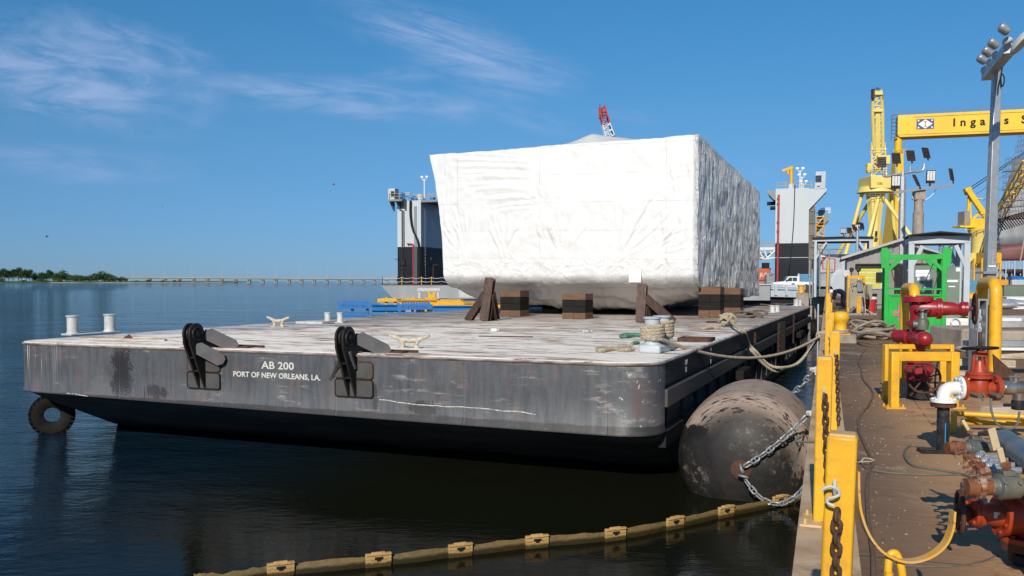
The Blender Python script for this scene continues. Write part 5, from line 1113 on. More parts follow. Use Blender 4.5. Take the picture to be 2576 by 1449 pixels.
# ------------------------------------------------------------ near orange valve and hose cradle
NP = W(2566, 1420, 0); nv = thing('gate_valve', 'orange red valve lying on its side with rusty handwheel, nearest the camera', 'valve', NP, 0); Yn = NP.y
n_ = lambda px, py, dy=0: Vector(A(px, py, Yn) - NP) + Vector((0, dy, 0))
zc = n_(2480, 1300).z; X = lambda px: n_(px, 1300).x
b = B(); b.cyl((.05, 0, 0), (.05, 0, n_(0, 1372).z), .085, n=24); b.cyl((.05, 0, .02), (.05, 0, .07), .11, n=24); b.obj('riser', M['hdpe'], nv)
b = B(); b.flange((.05, 0, n_(0, 1370).z), (0, 0, 1), .165, .05, 8, .016); b.obj('flange', M['rust'], nv)
b = B(); b.flange((.05, 0, n_(0, 1354).z), (0, 0, 1), .165, .03, 8, .014); b.lathe([(.10, n_(0, 1352).z), (.14, zc - .05), (.15, zc + .02), (.13, zc + .13), (.10, zc + .16)], (.06, 0, 0), n=26); b.flange((.06, 0, zc + .17), (0, 0, 1), .16, .03, 8, .014)
b.cyl((X(2525), 0, zc + .01), (.06, 0, zc + .01), .12, .13, n=24); b.flange((X(2517), 0, zc + .01), (1, 0, -.06), .128, .026, 8, .012); b.flange((X(2527), 0, zc + .01), (1, 0, -.06), .128, .026, 8, .012)
b.tube([(X(2513), 0, zc + .015), (X(2480), 0, zc + .02), (X(2462), 0, zc + .025)], [.08, .062, .05], 20); b.flange((X(2458), 0, zc + .025), (1, 0, 0), .088, .026, 4, .013); b.flange((X(2447), 0, zc + .025), (1, 0, 0), .084, .026, 4, .015); b.obj('body', M['orange_red'], nv)
b = B(); b.cyl((X(2442), 0, zc + .025), (X(2428), 0, zc + .025), .02); b.cyl((X(2433), 0, zc + .025), (X(2420), 0, zc + .025), .045, n=16); b.handwheel((X(2414), 0, zc + .03), (1, -.28, 0), .125, .014, 4); b.obj('handwheel', M['rust'], nv)
b = B(); b.prism([(0, 0), (.09, -.012), (.09, .025), (0, .037)], (X(2486), -.066, zc + .01), (1, 0, 0), (0, 0, 1), .006); b.obj('label_plate', M['lens'], nv)
hq = A(2275, 1290, 4.35); hc = thing('hose_cradle', 'curved yellow half ring hose cradle on a bent pipe stand', 'cradle', Vector((hq.x, hq.y, 0))); ho = Vector((hq.x, hq.y, 0))
H = lambda px, py, dy=0: A(px, py, 4.35) - ho + Vector((0, dy, 0))
def band(pts, wdt, th, mat, name):
    b = B(); P = [Vector(p) for p in pts]; n = len(P)
    for i, p in enumerate(P):
        tg = (P[min(i + 1, n - 1)] - P[max(i - 1, 0)]).normalized(); nr = tg.cross(Vector((0, 1, 0))).normalized()
        for (s, q) in ((-1, -1), (1, -1), (1, 1), (-1, 1)): b.v.append(tuple(p + Vector((0, 1, 0)) * s * wdt / 2 + nr * q * th / 2))
    for i in range(n - 1):
        for k in range(4): b.f.append((i * 4 + k, i * 4 + (k + 1) % 4, i * 4 + 4 + (k + 1) % 4, i * 4 + 4 + k))
    b.f += [(0, 1, 2, 3), ((n - 1) * 4 + 3, (n - 1) * 4 + 2, (n - 1) * 4 + 1, (n - 1) * 4)]; return b.obj(name, mat, hc, ang=50)
CR = paint('rust_edged_yellow_band', (.58, .38, .17), (.66, .33, .02), 5, .5, rust=.42, rustc=(.30, .11, .02), rscale=9)
band(spline([H(2156, 1185), H(2157, 1240), H(2163, 1290), H(2184, 1345), H(2220, 1388), H(2275, 1411), H(2330, 1402), H(2372, 1372), H(2392, 1330), H(2397, 1285)], 6), .05, .011, CR, 'band')
b = B(); b.tube(spline([H(2235, 1500, .02), H(2238, 1440, .02), H(2244, 1405, .03), H(2255, 1396, .03), H(2265, 1405, .03), H(2273, 1440, .02), H(2278, 1500, .02)], 6) + [H(2290, 1640)], .019, 14); b.obj('stand', M['yellow'], hc)
b = B(); b.cyl(H(2200, 1600) * 1.0 - Vector((0, 0, H(2200, 1600).z)), H(2238, 1440), .019, n=12); b.obj('stand_leg', M['yellow'], hc)

# ------------------------------------------------------------ stacked steel and lumber, concrete blocks, locker
for i, (pts, dz, w_, h_, mm, lab) in enumerate((
    (((2408, 934), (2640, 962)), .0, .30, .14, 'lumber', 'lowest weathered board in the lumber stack behind the orange valve'),
    (((2405, 922), (2640, 944)), .16, .30, .13, 'lumber', 'middle pale board in the lumber stack behind the orange valve'),
    (((2432, 922), (2640, 933)), .31, .30, .13, 'lumber', 'thick top timber in the stack behind the orange valve'),
    (((2410, 925), (2640, 925)), .47, .26, .05, 'white', 'flat white channel laid on the lumber stack'),
    (((2425, 925), (2640, 918)), .54, .20, .10, 'galv', 'grey galvanised channel on top of the lumber stack'))):
    p, q = W(pts[0][0], pts[0][1] + 18, 0), W(pts[1][0], pts[1][1] + 18, 0); p.z = q.z = dz + h_ / 2; q.y = p.y - .5 + .1 * i; b = B(); b.bar(p, q, w_, h_); b.obj('stacked_beam', M[mm], label=lab, cat='beam', bevel=.008, group='boards and channels stacked behind the orange valve')
b = B(); p = W(2500, 965, 0); b.prism([(0, 0), (.5, -.02), (.15, .42)], p + Vector((0, 0, .1)), (1, .2, 0), (-.3, .2, 1), .02); b.obj('steel_plate', M['rust'], label='triangular rusty plate leaning on the lumber stack', cat='plate')
b = B(); p, q = W(2480, 1035, .06), W(2610, 1030, .06); b.bar(p, q, .22, .12); b.obj('wood_sill', M['lumber'], label='grey timber lying under the stainless pipe', cat='timber', bevel=.008)
def cblock(px, py, wd, dp, h, label, rz=-DA, loops=True):
    p = W(px, py, 0)
    if not loops:
        b = B(); b.box((p.x, p.y + dp / 2, h / 2), (wd, dp, h)); return b.obj('concrete_block', M['concrete'], bevel=.05, label=label, cat='block')
    t_ = thing('concrete_block', label, 'block', p + Vector((0, dp / 2, 0)), rz); b = B(); b.box((0, 0, h / 2), (wd, dp, h)); b.obj('body', M['concrete'], t_, bevel=.05)
    if loops:
        for s in (-.25, .25): b = B(); b.tube([(s * wd - .12, 0, h - .05)] + [(s * wd + .12 * math.cos(math.pi - math.pi * i / 10), 0, h + .07 + .12 * math.sin(math.pi * i / 10)) for i in range(11)] + [(s * wd + .12, 0, h - .05)], .022, 8); b.obj('lifting_loop', M['galv'], t_)
    return t_
cblock(2468, 886, 1.05, 1.6, .58, 'big tan concrete block with lifting loops before the locker', 0.05)
cblock(2570, 886, 1.9, .7, .52, 'long concrete block behind the big yellow pipe guard', 0, False)
lp = W(2478, 955, 0); lk = thing('electric_locker', 'open grey electrical locker with three socket outlets and swung door', 'locker', lp, 0); Yl = lp.y; l = lambda px, py: A(px, py, Yl) - lp
hz = l(2478, 752).z; x0, x1 = l(2457, 800).x, l(2482, 800).x; xd = l(2529, 800).x
b = B(); wd = x1 - x0; xm = (x0 + x1) / 2
b.box((xm, .25, hz / 2), (wd, .03, hz)); b.box((x0 + .015, .1, hz / 2), (.03, .27, hz)); b.box((x1 - .015, .1, hz / 2), (.03, .27, hz)); b.box((xm, .1, hz - .015), (wd - .062, .27, .03)); b.obj('cabinet', M['galv'], lk)
for i, py in enumerate((790, 818, 846)): b = B(); c = l(2466, py); b.box((c.x, .16, c.z), (.14, .12, .16)); b.cyl((c.x, .10, c.z - .02), (c.x - .02, .0, c.z - .09), .055, n=14); b.obj('socket', M['grey'], lk, bevel=.01)
b = B(); zd0, zd1 = l(0, 893).z, l(0, 768).z; b.box(((x1 + xd) / 2 + .05, .28, (zd0 + zd1) / 2), (xd - x1 - .12, .03, zd1 - zd0)); dd = b.obj('door', M['grey'], lk, bevel=.006)
for py in (785, 845, 882): b = B(); b.box((xd - .09, .25, l(0, py).z), (.07, .04, .13)); b.obj('hinge', M['off_white'], dd)

# ------------------------------------------------------------ green rescue cage
gq = W(2300, 843, 0); gq = W(2229, 846, 0); gc = thing('rescue_cage', 'bright green man riding rescue cage with pink cross and sling wires', 'cage', gq, -DA); G = frame_map(gq, -DA)
xl, xr = G(2229, 800).x, G(2373, 800).x; zt = G(2300, 641).z; dpth = 1.35; zm = G(0, 742).z; z0 = .12
for s, x in ((-1, xl), (1, xr)):
    for y in (0, dpth):
        b = B(); b.box((x, y, (zt - .05) / 2), (.13, .13, zt - .05)); b.obj('corner_post', M['green'], gc, bevel=.01)
        b = B(); b.bar((x, y, zt - .52), (x - s * .42, y, zt - .1), .10, .09, (0, 1, 0)); b.obj('knee_brace', M['green'], gc)
    b = B(); b.prism([(-.10, -.42), (.10, -.42), (.15, .12), (.05, .24), (-.1, .22), (-.14, .05)], (x + s * .06, -.02, zt), (1, 0, 0), (0, 0, 1), .05); b.obj('lifting_lug', M['green'], gc, bevel=.01)
    b = B(); b.torus((x - s * .1, -.02, zt + .14), (0, 1, .3), .07, .018, 16, 6); b.obj('shackle', M['galv_chain'], gc)
for y in (0, dpth):
    b = B(); b.box(((xl + xr) / 2, y, zt - .06), (xr - xl - .13, .1, .14)); b.obj('top_beam', M['green'], gc)
    b = B(); b.box(((xl + xr) / 2, y, zm + .18), (xr - xl - .13, .04, .05)); b.obj('grab_rail', M['green'], gc)
for x in (xl, xr): b = B(); b.box((x, dpth / 2, zt - .06), (.1, dpth - .13, .14)); b.obj('top_beam', M['green'], gc)
b = B(); b.box(((xl + xr) / 2, -.02, (zm + z0) / 2), (xr - xl - .13, .03, zm - z0)); b.obj('front_panel', M['green'], gc)
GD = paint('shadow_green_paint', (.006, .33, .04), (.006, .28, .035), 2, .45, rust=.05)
b = B(); xmid = (xl + xr) / 2
b.box((xmid, -.05, zm), (xr - xl - .2, .04, .06)); b.box((xmid, -.05, (zm + z0) / 2 + .02), (xr - xl - .5, .03, .04)); b.box((xl + .2, -.05, (zm + z0) / 2), (.05, .03, zm - z0 - .1)); b.box((xr - .2, -.05, (zm + z0) / 2), (.05, .03, zm - z0 - .1)); b.box((xmid, -.05, z0 + .04), (xr - xl - .2, .04, .07)); b.obj('door_frame', M['green'], gc)
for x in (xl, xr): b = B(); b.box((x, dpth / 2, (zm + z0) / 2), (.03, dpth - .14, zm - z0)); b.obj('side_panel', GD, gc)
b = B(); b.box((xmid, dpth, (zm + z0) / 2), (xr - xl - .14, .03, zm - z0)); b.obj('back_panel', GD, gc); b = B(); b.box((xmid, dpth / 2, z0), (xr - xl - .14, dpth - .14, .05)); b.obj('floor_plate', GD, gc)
PK = paint('pink_cross_paint', (.62, .10, .24), (.55, .09, .2), 4, .5); b = B(); c = G(2262, 790); b.box((c.x + .06, -.045, c.z + .02), (.15, .02, .52)); b.box((c.x - .115, -.045, c.z + .02), (.199, .02, .16)); b.box((c.x + .235, -.045, c.z + .02), (.199, .02, .16)); b.obj('cross', PK, gc)
for (p, q) in (((2240, 665), (2258, 745)), ((2250, 660), (2290, 735)), ((2352, 655), (2310, 748)), ((2368, 660), (2345, 748))): b = B(); P0, Q0 = G(*p), G(*q); b.cyl(P0 + Vector((0, .1, 0)), Q0 + Vector((0, .05, 0)), .014, n=6); b.obj('sling_wire', M['steel_brown'], gc)
text('lettering', '3-43', .10, PK, gc, TXM(G(2258, 829) + Vector((0, -.045, 0)), (1, 0, 0), (0, 0, 1)))

# ------------------------------------------------------------ cabinets under the steel canopy
cq = W(2345, 806, 0); ca = thing('transformer_cabinet', 'large grey green double electrical cabinet under the grey steel canopy', 'cabinet', cq, -DA); Yk = cq.y + .0; K = frame_map(cq, -DA)
za, zb_ = K(0, 792).z, K(0, 668).z
xa, xb, xc = K(2283, 0).x, K(2378, 0).x, K(2415, 0).x
b = B(); b.box(((xa + xb) / 2, .6, (za + zb_) / 2), (xb - xa, 1.2, zb_ - za)); c1o = b.obj('main_box', M['cabinet'], ca, bevel=.02)
b = B(); b.box(((xb + xc) / 2 + .02, .75, (za + zb_) / 2 - .02), (xc - xb, 1.0, zb_ - za - .04)); b.obj('side_box', M['cabinet'], ca, bevel=.02)
b = B(); b.box(((xa + xc) / 2, .6, za / 2), (xc - xa + .3, 1.5, za)); b.obj('plinth', M['concrete'], ca, bevel=.03)
for px, py, w_, h_ in ((2321, 684, 34, 10), (2321, 692, 34, 9), (2323, 702, 30, 8), (2289, 680, 12, 3), (2332, 724, 14, 3), (2398, 707, 26, 6), (2396, 721, 16, 3), (2438 - 0, 678, 10, 10)):
    if px > 2430: px = 2412
    c = K(px, py); s = Yk / 2400; yy = -.012 if px < 2379 else .238
    b = B(); b.box((c.x, yy, c.z), (w_ * s, .012, h_ * s)); b.obj('notice', M['white_clean'], c1o if False else ca)
def canopy(px0, px1, ytop, Y, depth, zbase, label, over=0.3, mat='grey', ridge=True):
    a = A(px0, ytop, Y); fm_ = frame_map(a, -DA); c = fm_(px1, ytop); h = a.z - zbase; wd = c.x; mid_ = a + Vector((math.cos(DA), -math.sin(DA), 0)) * (wd / 2)
    t_ = thing('steel_canopy', label, 'canopy', (mid_.x, mid_.y, zbase), -DA); s = .0045 * Y + .05; s = min(s, .26)
    for x in (-wd / 2, wd / 2):
        for y in (0, depth): b = B(); b.box((x, y, h / 2), (s, s, h)); b.obj('column', M[mat], t_)
        for y in (0, depth): b = B(); b.bar((x, y, h * .68), (x - math.copysign(wd * .2, x), y, h - s * .5), s * .7, s * .7, (0, 1, 0)); b.obj('knee_brace', M[mat], t_)
    for y in (0, depth): b = B(); b.ibeam((-wd / 2 - over, y, h + s * .6), (wd / 2 + over, y, h + s * .6), s, s * 1.4, None, s * .18); b.obj('header_beam', M[mat], t_)
    for x in (-wd / 2, wd / 2): b = B(); b.box((x, depth / 2, h + s * .5), (s * .8, depth - s * 1.1, s * 1.1)); b.obj('side_beam', M[mat], t_)
    b = B(); b.prism([(-wd / 2 - over, 0), (0, .12 if ridge else .05), (wd / 2 + over, 0), (wd / 2 + over, .06), (0, .19 if ridge else .11), (-wd / 2 - over, .06)], (0, depth / 2, h + s * 1.32), (1, 0, 0), (0, 0, 1), depth + .9); b.obj('roof_sheet', M['black'], t_, smooth=False); return t_
canopy(2293, 2433, 612, 40.5, 2.6, 0, 'grey steel frame canopy over the green electrical cabinets', .12)
canopy(2052, 2190, 607, 98, 6, 0, 'grey steel frame canopy over the ramp gate by the drydock', .3, 'grey', False)
# black sheet box and corrugated sheds
def shed(px0, px1, yl_, yr_, Y, depth, zb, label, rz=0, yp=None):
    rz = -DA; ex = Vector((math.cos(rz), math.sin(rz), 0)); nv_ = Vector((-ex.y, ex.x, 0)); a = A(px0, yl_, Y)
    def onp(px, py): d = _dir(px, py); return EYE + d * ((a - EYE).dot(nv_) / d.dot(nv_))
    c = onp(px1, yr_); t_ = thing('corrugated_shed', label, 'shed', (a.x, Y, zb), rz); wd = (c - a).dot(ex); ha, hc_ = a.z - zb, c.z - zb
    b = B(); n = int(wd / .30) * 2
    hp = lambda x: ha + (hc_ - ha) * x / wd if yp is None else (ha + (hp_ - ha) * x / xm_ if x < xm_ else hp_ + (hc_ - hp_) * (x - xm_) / (wd - xm_))
    if yp: hp_ = onp(yp[0], yp[1]).z - zb; xm_ = (onp(yp[0], yp[1]) - a).dot(ex)
    xs = [wd * i / n for i in range(n + 1)]
    for i, x in enumerate(xs): yy = -.05 if i % 2 else 0; b.v += [(x, yy, 0), (x, yy, hp(x) - .12)]
    for i in range(n): b.f.append((2 * i, 2 * i + 2, 2 * i + 3, 2 * i + 1))
    b.box((wd / 2, depth / 2 + .03, min(ha, hc_) / 2 - .1), (wd - .05, depth - .1, min(ha, hc_) - .2)); b.obj('wall', M['corr'], t_, smooth=False)
    b = B(); top = [(x, hp(x)) for x in ([0, wd] if not yp else [0, xm_, wd])]; top[0] = (-.35, top[0][1] - .10); top[-1] = (wd + .3, top[-1][1] - (.05 if yp else -.05)); b.prism(top + [(x, z - .16) for x, z in top[::-1]], (0, depth / 2 - .2, 0), (1, 0, 0), (0, 0, 1), depth + .7); b.obj('roof', M['corr'], t_, smooth=False); return t_, wd
s1, wd1 = shed(2131, 2262, 643, 600, 58, 9, 0, 'grey corrugated shed with a single sloping roof behind the fuse boxes')
shed(2263, 2380, 622, 640, 72, 8, 0, 'second corrugated shed with low gable behind the green cabinets', 0, (2308, 618))
S_n = Vector((math.sin(DA), math.cos(DA), 0))
def S(px, py):
    d = _dir(px, py); q = EYE + d * ((Vector(s1.location) - EYE).dot(S_n) / d.dot(S_n)); return TM[s1.name].inverted() @ q
c = S(2189, 698); b = B(); b.box((c.x, -.09, c.z), (1.45, .06, 1.40)); yw = b.obj('window', M['white'], s1); b = B(); [b.box((c.x, -.13, c.z - .5 + .335 * k), (1.3, .03, .29)) for k in range(4)]; b.obj('window_sheet', M['sheet_yellow'], yw)
c = S(2216, 665); b = B(); b.box((c.x + .8, -.32, c.z), (4.6, .5, .07)); b.obj('porch_roof', M['black'], s1); b = B(); b.box((c.x + 1.95, -.35, c.z - 1.75), (2.3, .5, 3.4)); b.obj('porch_box', M['black'], s1)
c = S(2206, 695); b = B(); b.box((c.x + .15, -.3, c.z), (.42, .3, .5)); b.obj('window_fan', M['black'], s1)
c = S(2122, 688); b = B(); b.box((c.x + .15, -.2, c.z), (.42, .4, .42)); b.box((c.x + .15, -.41, c.z), (.34, .03, .34)); b.obj('air_conditioner', M['off_white'], s1)
# ------------------------------------------------------------ floating drydock
def at(px, py, Y, o): return A(px, py, Y) - o
DD = Vector((A(1042, 706, 164).x, 164, WZ)); DR = -R(18)
lw = thing('drydock_wing', 'drydock wing wall half hidden by the white wrapped cargo, with draught numbers', 'drydock wall', DD, DR)
cs, sn = math.cos(DR), math.sin(DR)
def wl(px, py, Yoff=0.0):                        # on the end face of the wing (local y = Yoff)
    px = px or 1030; py = py or 610; d = _dir(px, py); Mi = TM[lw.name].inverted(); e = Mi @ EYE; dd = Mi.to_3x3() @ d; k = (Yoff - e.y) / dd.y; return e + dd * k
xL, xE = wl(1000, 600).x, wl(1059, 600).x; hT = wl(1030, 505).z; hP = wl(1030, 621).z; z0 = wl(1030, 716).z
LEN = 60
def wallblock(x0, x1, y0, y1, za, zb, name, mat, par, bev=0): b = B(); b.box(((x0 + x1) / 2, (y0 + y1) / 2, (za + zb) / 2), (x1 - x0, y1 - y0, zb - za)); return b.obj(name, mat, par, bevel=bev)
wallblock(xL, xE, 0, LEN, hP, hT, 'upper_wall', M['dock_grey'], lw); wallblock(xL, xE, 0, LEN, z0 - .5, hP, 'lower_wall', M['dock_black'], lw)
nums = '\n'.join(str(n) for n in range(45, 0, -2)); zt, zb_ = wl(1070, 521).z, wl(1070, 699.6).z
step = (zt - zb_) / 21
sp = .62
o_ = text('draught_numbers', nums, sp, M['letter'], lw, TXM((xE + .03, 1.9, 0), (0, 1, 0), (0, 0, 1)), ext=.01, line=step / sp, off=.012)
cz = [v.co.z for v in o_.data.vertices]; dz = zt + sp * .35 - max(cz)
for v in o_.data.vertices: v.co.z += dz
text('draught_numbers', '99', .62, M['letter_dim'], lw, TXM((xE + .03, 4.6, wl(1083, 650).z), (0, 1, 0), (0, 0, 1)), ext=.01)
b = B(); b.box((xE + .06, 6.4, wl(0, 688).z), (.12, 2.2, 3.2)); [b.cyl((xE + .1, 5.3 + 2.2 * k / 6, wl(0, 688).z + s * 1.6), (xE + .3, 5.3 + 2.2 * k / 6, wl(0, 688).z + s * 1.6), .09, n=6) for k in range(7) for s in (-1, 1)]; b.obj('access_hatch', M['steel_brown'], lw)
# platform, cabin, winches
pz = wl(0, 507).z
b = B(); b.box(((wl(990, 0).x + wl(1024, 0).x) / 2, -1.2, pz + .1), (wl(1024, 0).x - wl(990, 0).x, 2.0, .35)); 
for px in (992, 1008, 1022): x = wl(px, 0).x; b.prism([(-1.6, 0), (0, 0), (0, -1.6)], (x, 0, pz - .1), (0, 1, 0), (0, 0, 1), .3)
b.box((xE + 1.6, 4.5, pz), (3.2, 9, .4)); b.obj('winch_platform', M['midgrey'], lw)
c = wl(1000, 490); b = B(); b.box((c.x - .35, -.95, pz + 1.25), (1.3, 1.6, 2.0)); cab = b.obj('winch_cabin', M['dock_grey'], lw); b = B(); b.box((c.x - .15, -1.77, pz + 1.3), (.65, .05, .9)); b.obj('window', M['glass'], cab)
b = B(); x = wl(1016, 0).x; b.torus((x, -.8, pz + 1.0), (1, .6, 0), .5, .16, 20, 8); b.cyl((x - .4, -.8, pz + 1.0), (x + .4, -.8, pz + 1.0), .36, n=18); b.box((x, -.8, pz + .35), (.9, 1.0, .4)); b.obj('winch_drum', M['blue'], lw)
b = B(); x2 = wl(1040, 0).x
for k in range(2): b.cyl((x + .6, -.6, pz + 1.15 + .3 * k), (x + 1.55, -.6, pz + 1.15 + .3 * k), .12, n=12)
b.obj('winch_motor', M['alu'], lw)
b = B(); b.cyl((x2 - .3, 1, hT + .1), (x2 - .3, 1, hT + .9), .3); b.box((x2, 1, hT + .3), (1.3, 1.0, .5)); b.box((xE + 1.0, 3, pz + .6), (.7, 1.0, .7)); b.obj('winch_housing', M['blue'], lw)
b = B(); x3 = wl(1054, 0).x; b.lathe([(.65, 0), (.65, .8), (.5, 1.1), (.25, 1.25), (0, 1.3)], (x3 - .3, 1.2, hT), n=20); b.obj('deck_house', M['dock_grey'], lw)
def railing(b, pts, h, sp_, r, rails=2):
    P = [Vector(p) for p in pts]
    for i in range(1, rails + 1): b.tube([p + Vector((0, 0, h * i / rails)) for p in P], r, 6)
    for p in resample(P, sp_): b.cyl(p, p + Vector((0, 0, h)), r, n=6)
RY = paint('railing_yellow', (.62, .42, .04), None, 1, .5, bump=0)
b = B(); railing(b, [(wl(990, 0).x, -.0, pz + .35), (wl(990, 0).x, -1.9, pz + .25), (wl(1024, 0).x, -1.9, pz + .25), (wl(1024, 0).x, 0, pz + .35)], 1.05, 1.0, .035); railing(b, [(wl(1026, 0).x, .1, hT), (xE, .1, hT), (xE + 3, .1, hT), (xE + 3, 9, hT)], 1.05, 1.4, .035); b.obj('railing', RY, lw)
b = B(); x = wl(1013, 0).x; chain_b(b, [(x, -.25, pz - 1.5), (x, -.25, z0 + 1)], .36, .24, .05, False, 5); b.obj('mooring_chain', M['steel_brown'], lw); b = B(); chain_b(b, [(x + .32, -.2, pz - 1.6), (x + .32, -.2, hP)], .36, .22, .045, False, 5); b.obj('mooring_chain', M['steel_brown'], lw)
b = B(); x = wl(1041, 0).x; zz = wl(0, 614).z; b.tube(spline([(x - 1.0, -.3, zz), (x - .5, -.3, zz), (x - .15, -.3, zz - .05), (x, -.3, zz - .3), (x, -.3, zz - 2), (x, -.3, z0)], 5), .12, 12); b.cyl((x - 1.1, -.3, zz), (x - .9, -.3, zz), .2); b.obj('fire_pipe', M['pipe_red'], lw)
b = B(); 
for k in range(3): dx = k * .14; b.tube(spline([(wl(1033, 0).x + dx, -.3, hT), (wl(1033, 0).x + dx, -.3, hT - 2.5), (wl(1038, 0).x + dx, -.3, hT - 5), (wl(1052, 0).x + dx, -.3, hT - 7.5), (wl(1053, 0).x + dx, -.3, hT - 10), (wl(1053, 0).x + dx, -.3, z0)], 5), .08, 8)
b.obj('cable_bundle', M['black'], lw)
b = B()
for k in range(4): x = wl(1043, 0).x + k * .15; b.cyl((x, -.12, hT - 1.0), (x, -.12, z0), .03, n=8)
b.obj('conduit', M['galv'], lw)
b = B(); b.box((wl(1012, 0).x + .15, -.2, wl(0, 660).z), (1.1, .3, .9)); b.box((wl(1008, 0).x, -.25, wl(0, 652).z), (2.0, .2, .1)); b.box((wl(1012, 0).x + .15, -.25, wl(0, 700).z), (.8, .4, 1.2)); b.tube([(wl(1012, 0).x + .55 * math.cos(a * .3 + 1.2) - .3, -.4, wl(0, 704).z + .8 * math.sin(a * .3 + 1.2)) for a in range(11)], .08, 8); b.obj('chain_guide', M['black_steel'], lw)
b = B(); x = wl(1053.5, 0).x; b.cyl((x, 2.6, hT), (x, 2.6, wl(0, 447).z), .11, n=10); zz = wl(0, 447).z
for s in (-1, 1): b.tube([(x, 2.6, zz - .3), (x + s * .35, 2.6, zz - .15), (x + s * .45, 2.6, zz + .2)], .06, 8); b.box((x + s * .47, 2.6, zz + .35), (.45, .35, .35), .3)
b.obj('lamp_mast', M['white'], lw)
# near end pontoon with railing
zpt, zpb = wl(0, 716).z, wl(0, 746).z; xa = wl(956, 730, -14).x
pn = thing('drydock_pontoon', 'grey steel drydock pontoon apron with rusty posts beyond the barge', 'pontoon', DD, DR)
xe = 62
b = B(); b.prism([(xa, zpt), (xe, zpt), (xe, zpb), (xa + 2.3, zpb)], (0, -7, 0), (1, 0, 0), (0, 0, 1), 14); b.obj('side', M['apron_grey'], pn)
b = B(); b.prism([(xa + 2.5, zpb), (xe, zpb), (xe, -1), (xa + 6.5, -1)], (0, -6.6, 0), (1, 0, 0), (0, 0, 1), 12); b.obj('bottom', M['dock_black'], pn)
b = B(); b.box(((xa + xe) / 2, -7, zpt + .03), (xe - xa, 14.2, .06)); b.obj('deck', M['rust'], pn)
x = xa + .3
pts = []
while x < 26: pts.append(x); x += 1.75
for k, x in enumerate(pts): b = B(); b.cyl((x, -13.7, zpt - .5), (x, -13.7, zpt + 1.35), .07, n=8); b.obj('stanchion', M['yellow_old'] if k % 3 else M['rust'], pn)
b = B()
for zz in (.6, 1.2): b.tube(sum([sag((a, -13.7, zpt + zz), (c, -13.7, zpt + zz), .14, 5) for a, c in zip(pts, pts[1:])], []), .032, 5)
b.obj('stanchion_chain', M['white'], pn)
for px, mm in ((1030, 'dock_grey'), (1105, 'off_white')): x = wl(px, 740, -14).x; b = B(); b.prism([(0, 0), (2.4, -2.2), (3.4, -2.2), (3.4, 0)], (x - 2, -14.5, zpb), (1, 0, 0), (0, 0, 1), .4); b.obj('apron_bracket', M[mm], pn)
# right wing
RD = Vector((A(1992, 706, 146).x, 146, WZ)); rw = thing('drydock_wing', 'tall grey and black drydock wing wall with red pipe and control cabin', 'drydock wall', RD, DR)
def wr(px, py, Yoff=0.0):
    px = px or 1995; py = py or 600; Mi = TM[rw.name].inverted(); e = Mi @ EYE; dd = Mi.to_3x3() @ _dir(px, py); k = (Yoff - e.y) / dd.y; return e + dd * k
a0, a1 = wr(1950, 600).x, wr(2034, 600).x; hT2, hP2, zb2 = wr(1990, 474).z, wr(1990, 612).z, wr(1990, 712).z
wallblock(a0, a1, 0, LEN, hP2, hT2, 'upper_wall', M['dock_grey'], rw); wallblock(a0, a1, 0, LEN, zb2 - 1, hP2, 'lower_wall', M['dock_black'], rw)
b = B(); zl = wr(0, 648).z; b.box(((a0 + a1) / 2, -.01, zl), (a1 - a0 - .02, .03, .09)); b.obj('load_line', M['letter_dim'], rw)
b = B(); x = wr(1957, 0).x; b.cyl((x, -.25, zb2), (x + .05, -.25, wr(0, 491).z), .17, n=14); b.sphere((x + .05, -.25, wr(0, 491).z), .17, 8)
for py in (500, 513, 560, 583, 612, 637): b.cyl((x, -.25, wr(0, py).z), (x, -.25, wr(0, py).z + .2), .22, n=14)
b.obj('fire_pipe', M['pipe_red'], rw)
b = B(); b.tube(spline([(wr(1998, 0).x, -.2, hT2 + .5), (wr(1996, 0).x, -.25, wr(0, 560).z), (wr(1990, 0).x, -.5, wr(0, 640).z), (wr(1982, 0).x, -2, wr(0, 700).z)], 6), .07, 6); b.obj('shore_cable', M['black'], rw)
b = B(); b.prism([(-1.4, 0), (0, .0), (0, -1.6), (-.3, -1.5), (-1.3, -.4)], (a0, 4, hT2 - .2), (1, 0, 0), (0, 0, 1), 8); b.obj('side_platform', M['midgrey'], rw)
b = B()
for k, py in enumerate((508, 520)): b.cyl((a0 - 1.4 + .5 * k, 2, wr(0, py).z), (a0 - .1, 2, wr(0, py).z), .3, n=14)
b.obj('fairlead_roller', M['black'], rw)
b = B(); x = wr(2041, 0).x
b.prism([(a1, -3.3), (a1, 0), (a1 + 2.6, 0), (a1 + 2.6, -.4)], (0, 2, wr(0, 476).z), (1, 0, 0), (0, 0, 1), 4); b.obj('cabin_bracket', M['dock_grey'], rw)
cz0, cz1 = wr(0, 478).z, wr(0, 434).z; xc0, xc1 = wr(2046, 0).x, wr(2074, 0).x
b = B(); b.prism([(xc0 + .1, cz0), (xc1, cz0), (xc1 + .05, cz1), (xc0 + .25, cz1)], (0, 2.0, 0), (1, 0, 0), (0, 0, 1), 4); cb_ = b.obj('control_cabin', M['grey'], rw)
b = B(); c = wr(2059, 450); b.box((c.x, -.03, c.z), (.9, .06, 1.05)); b.obj('window', M['glass'], cb_); b = B(); c = wr(2059, 465); b.box((c.x, -.1, c.z), (.45, .3, .4)); b.obj('air_conditioner', M['off_white'], cb_)
b = B(); railing(b, [(a0 + .2, .2, hT2), (wr(1980, 0).x, .2, hT2)], 1.0, 1.3, .042); railing(b, [(wr(1997, 0).x, .2, hT2), (wr(2032, 0).x, .2, hT2), (wr(2045, 0).x, .6, hT2)], 1.0, 1.3, .042); b.obj('railing', RY, rw)
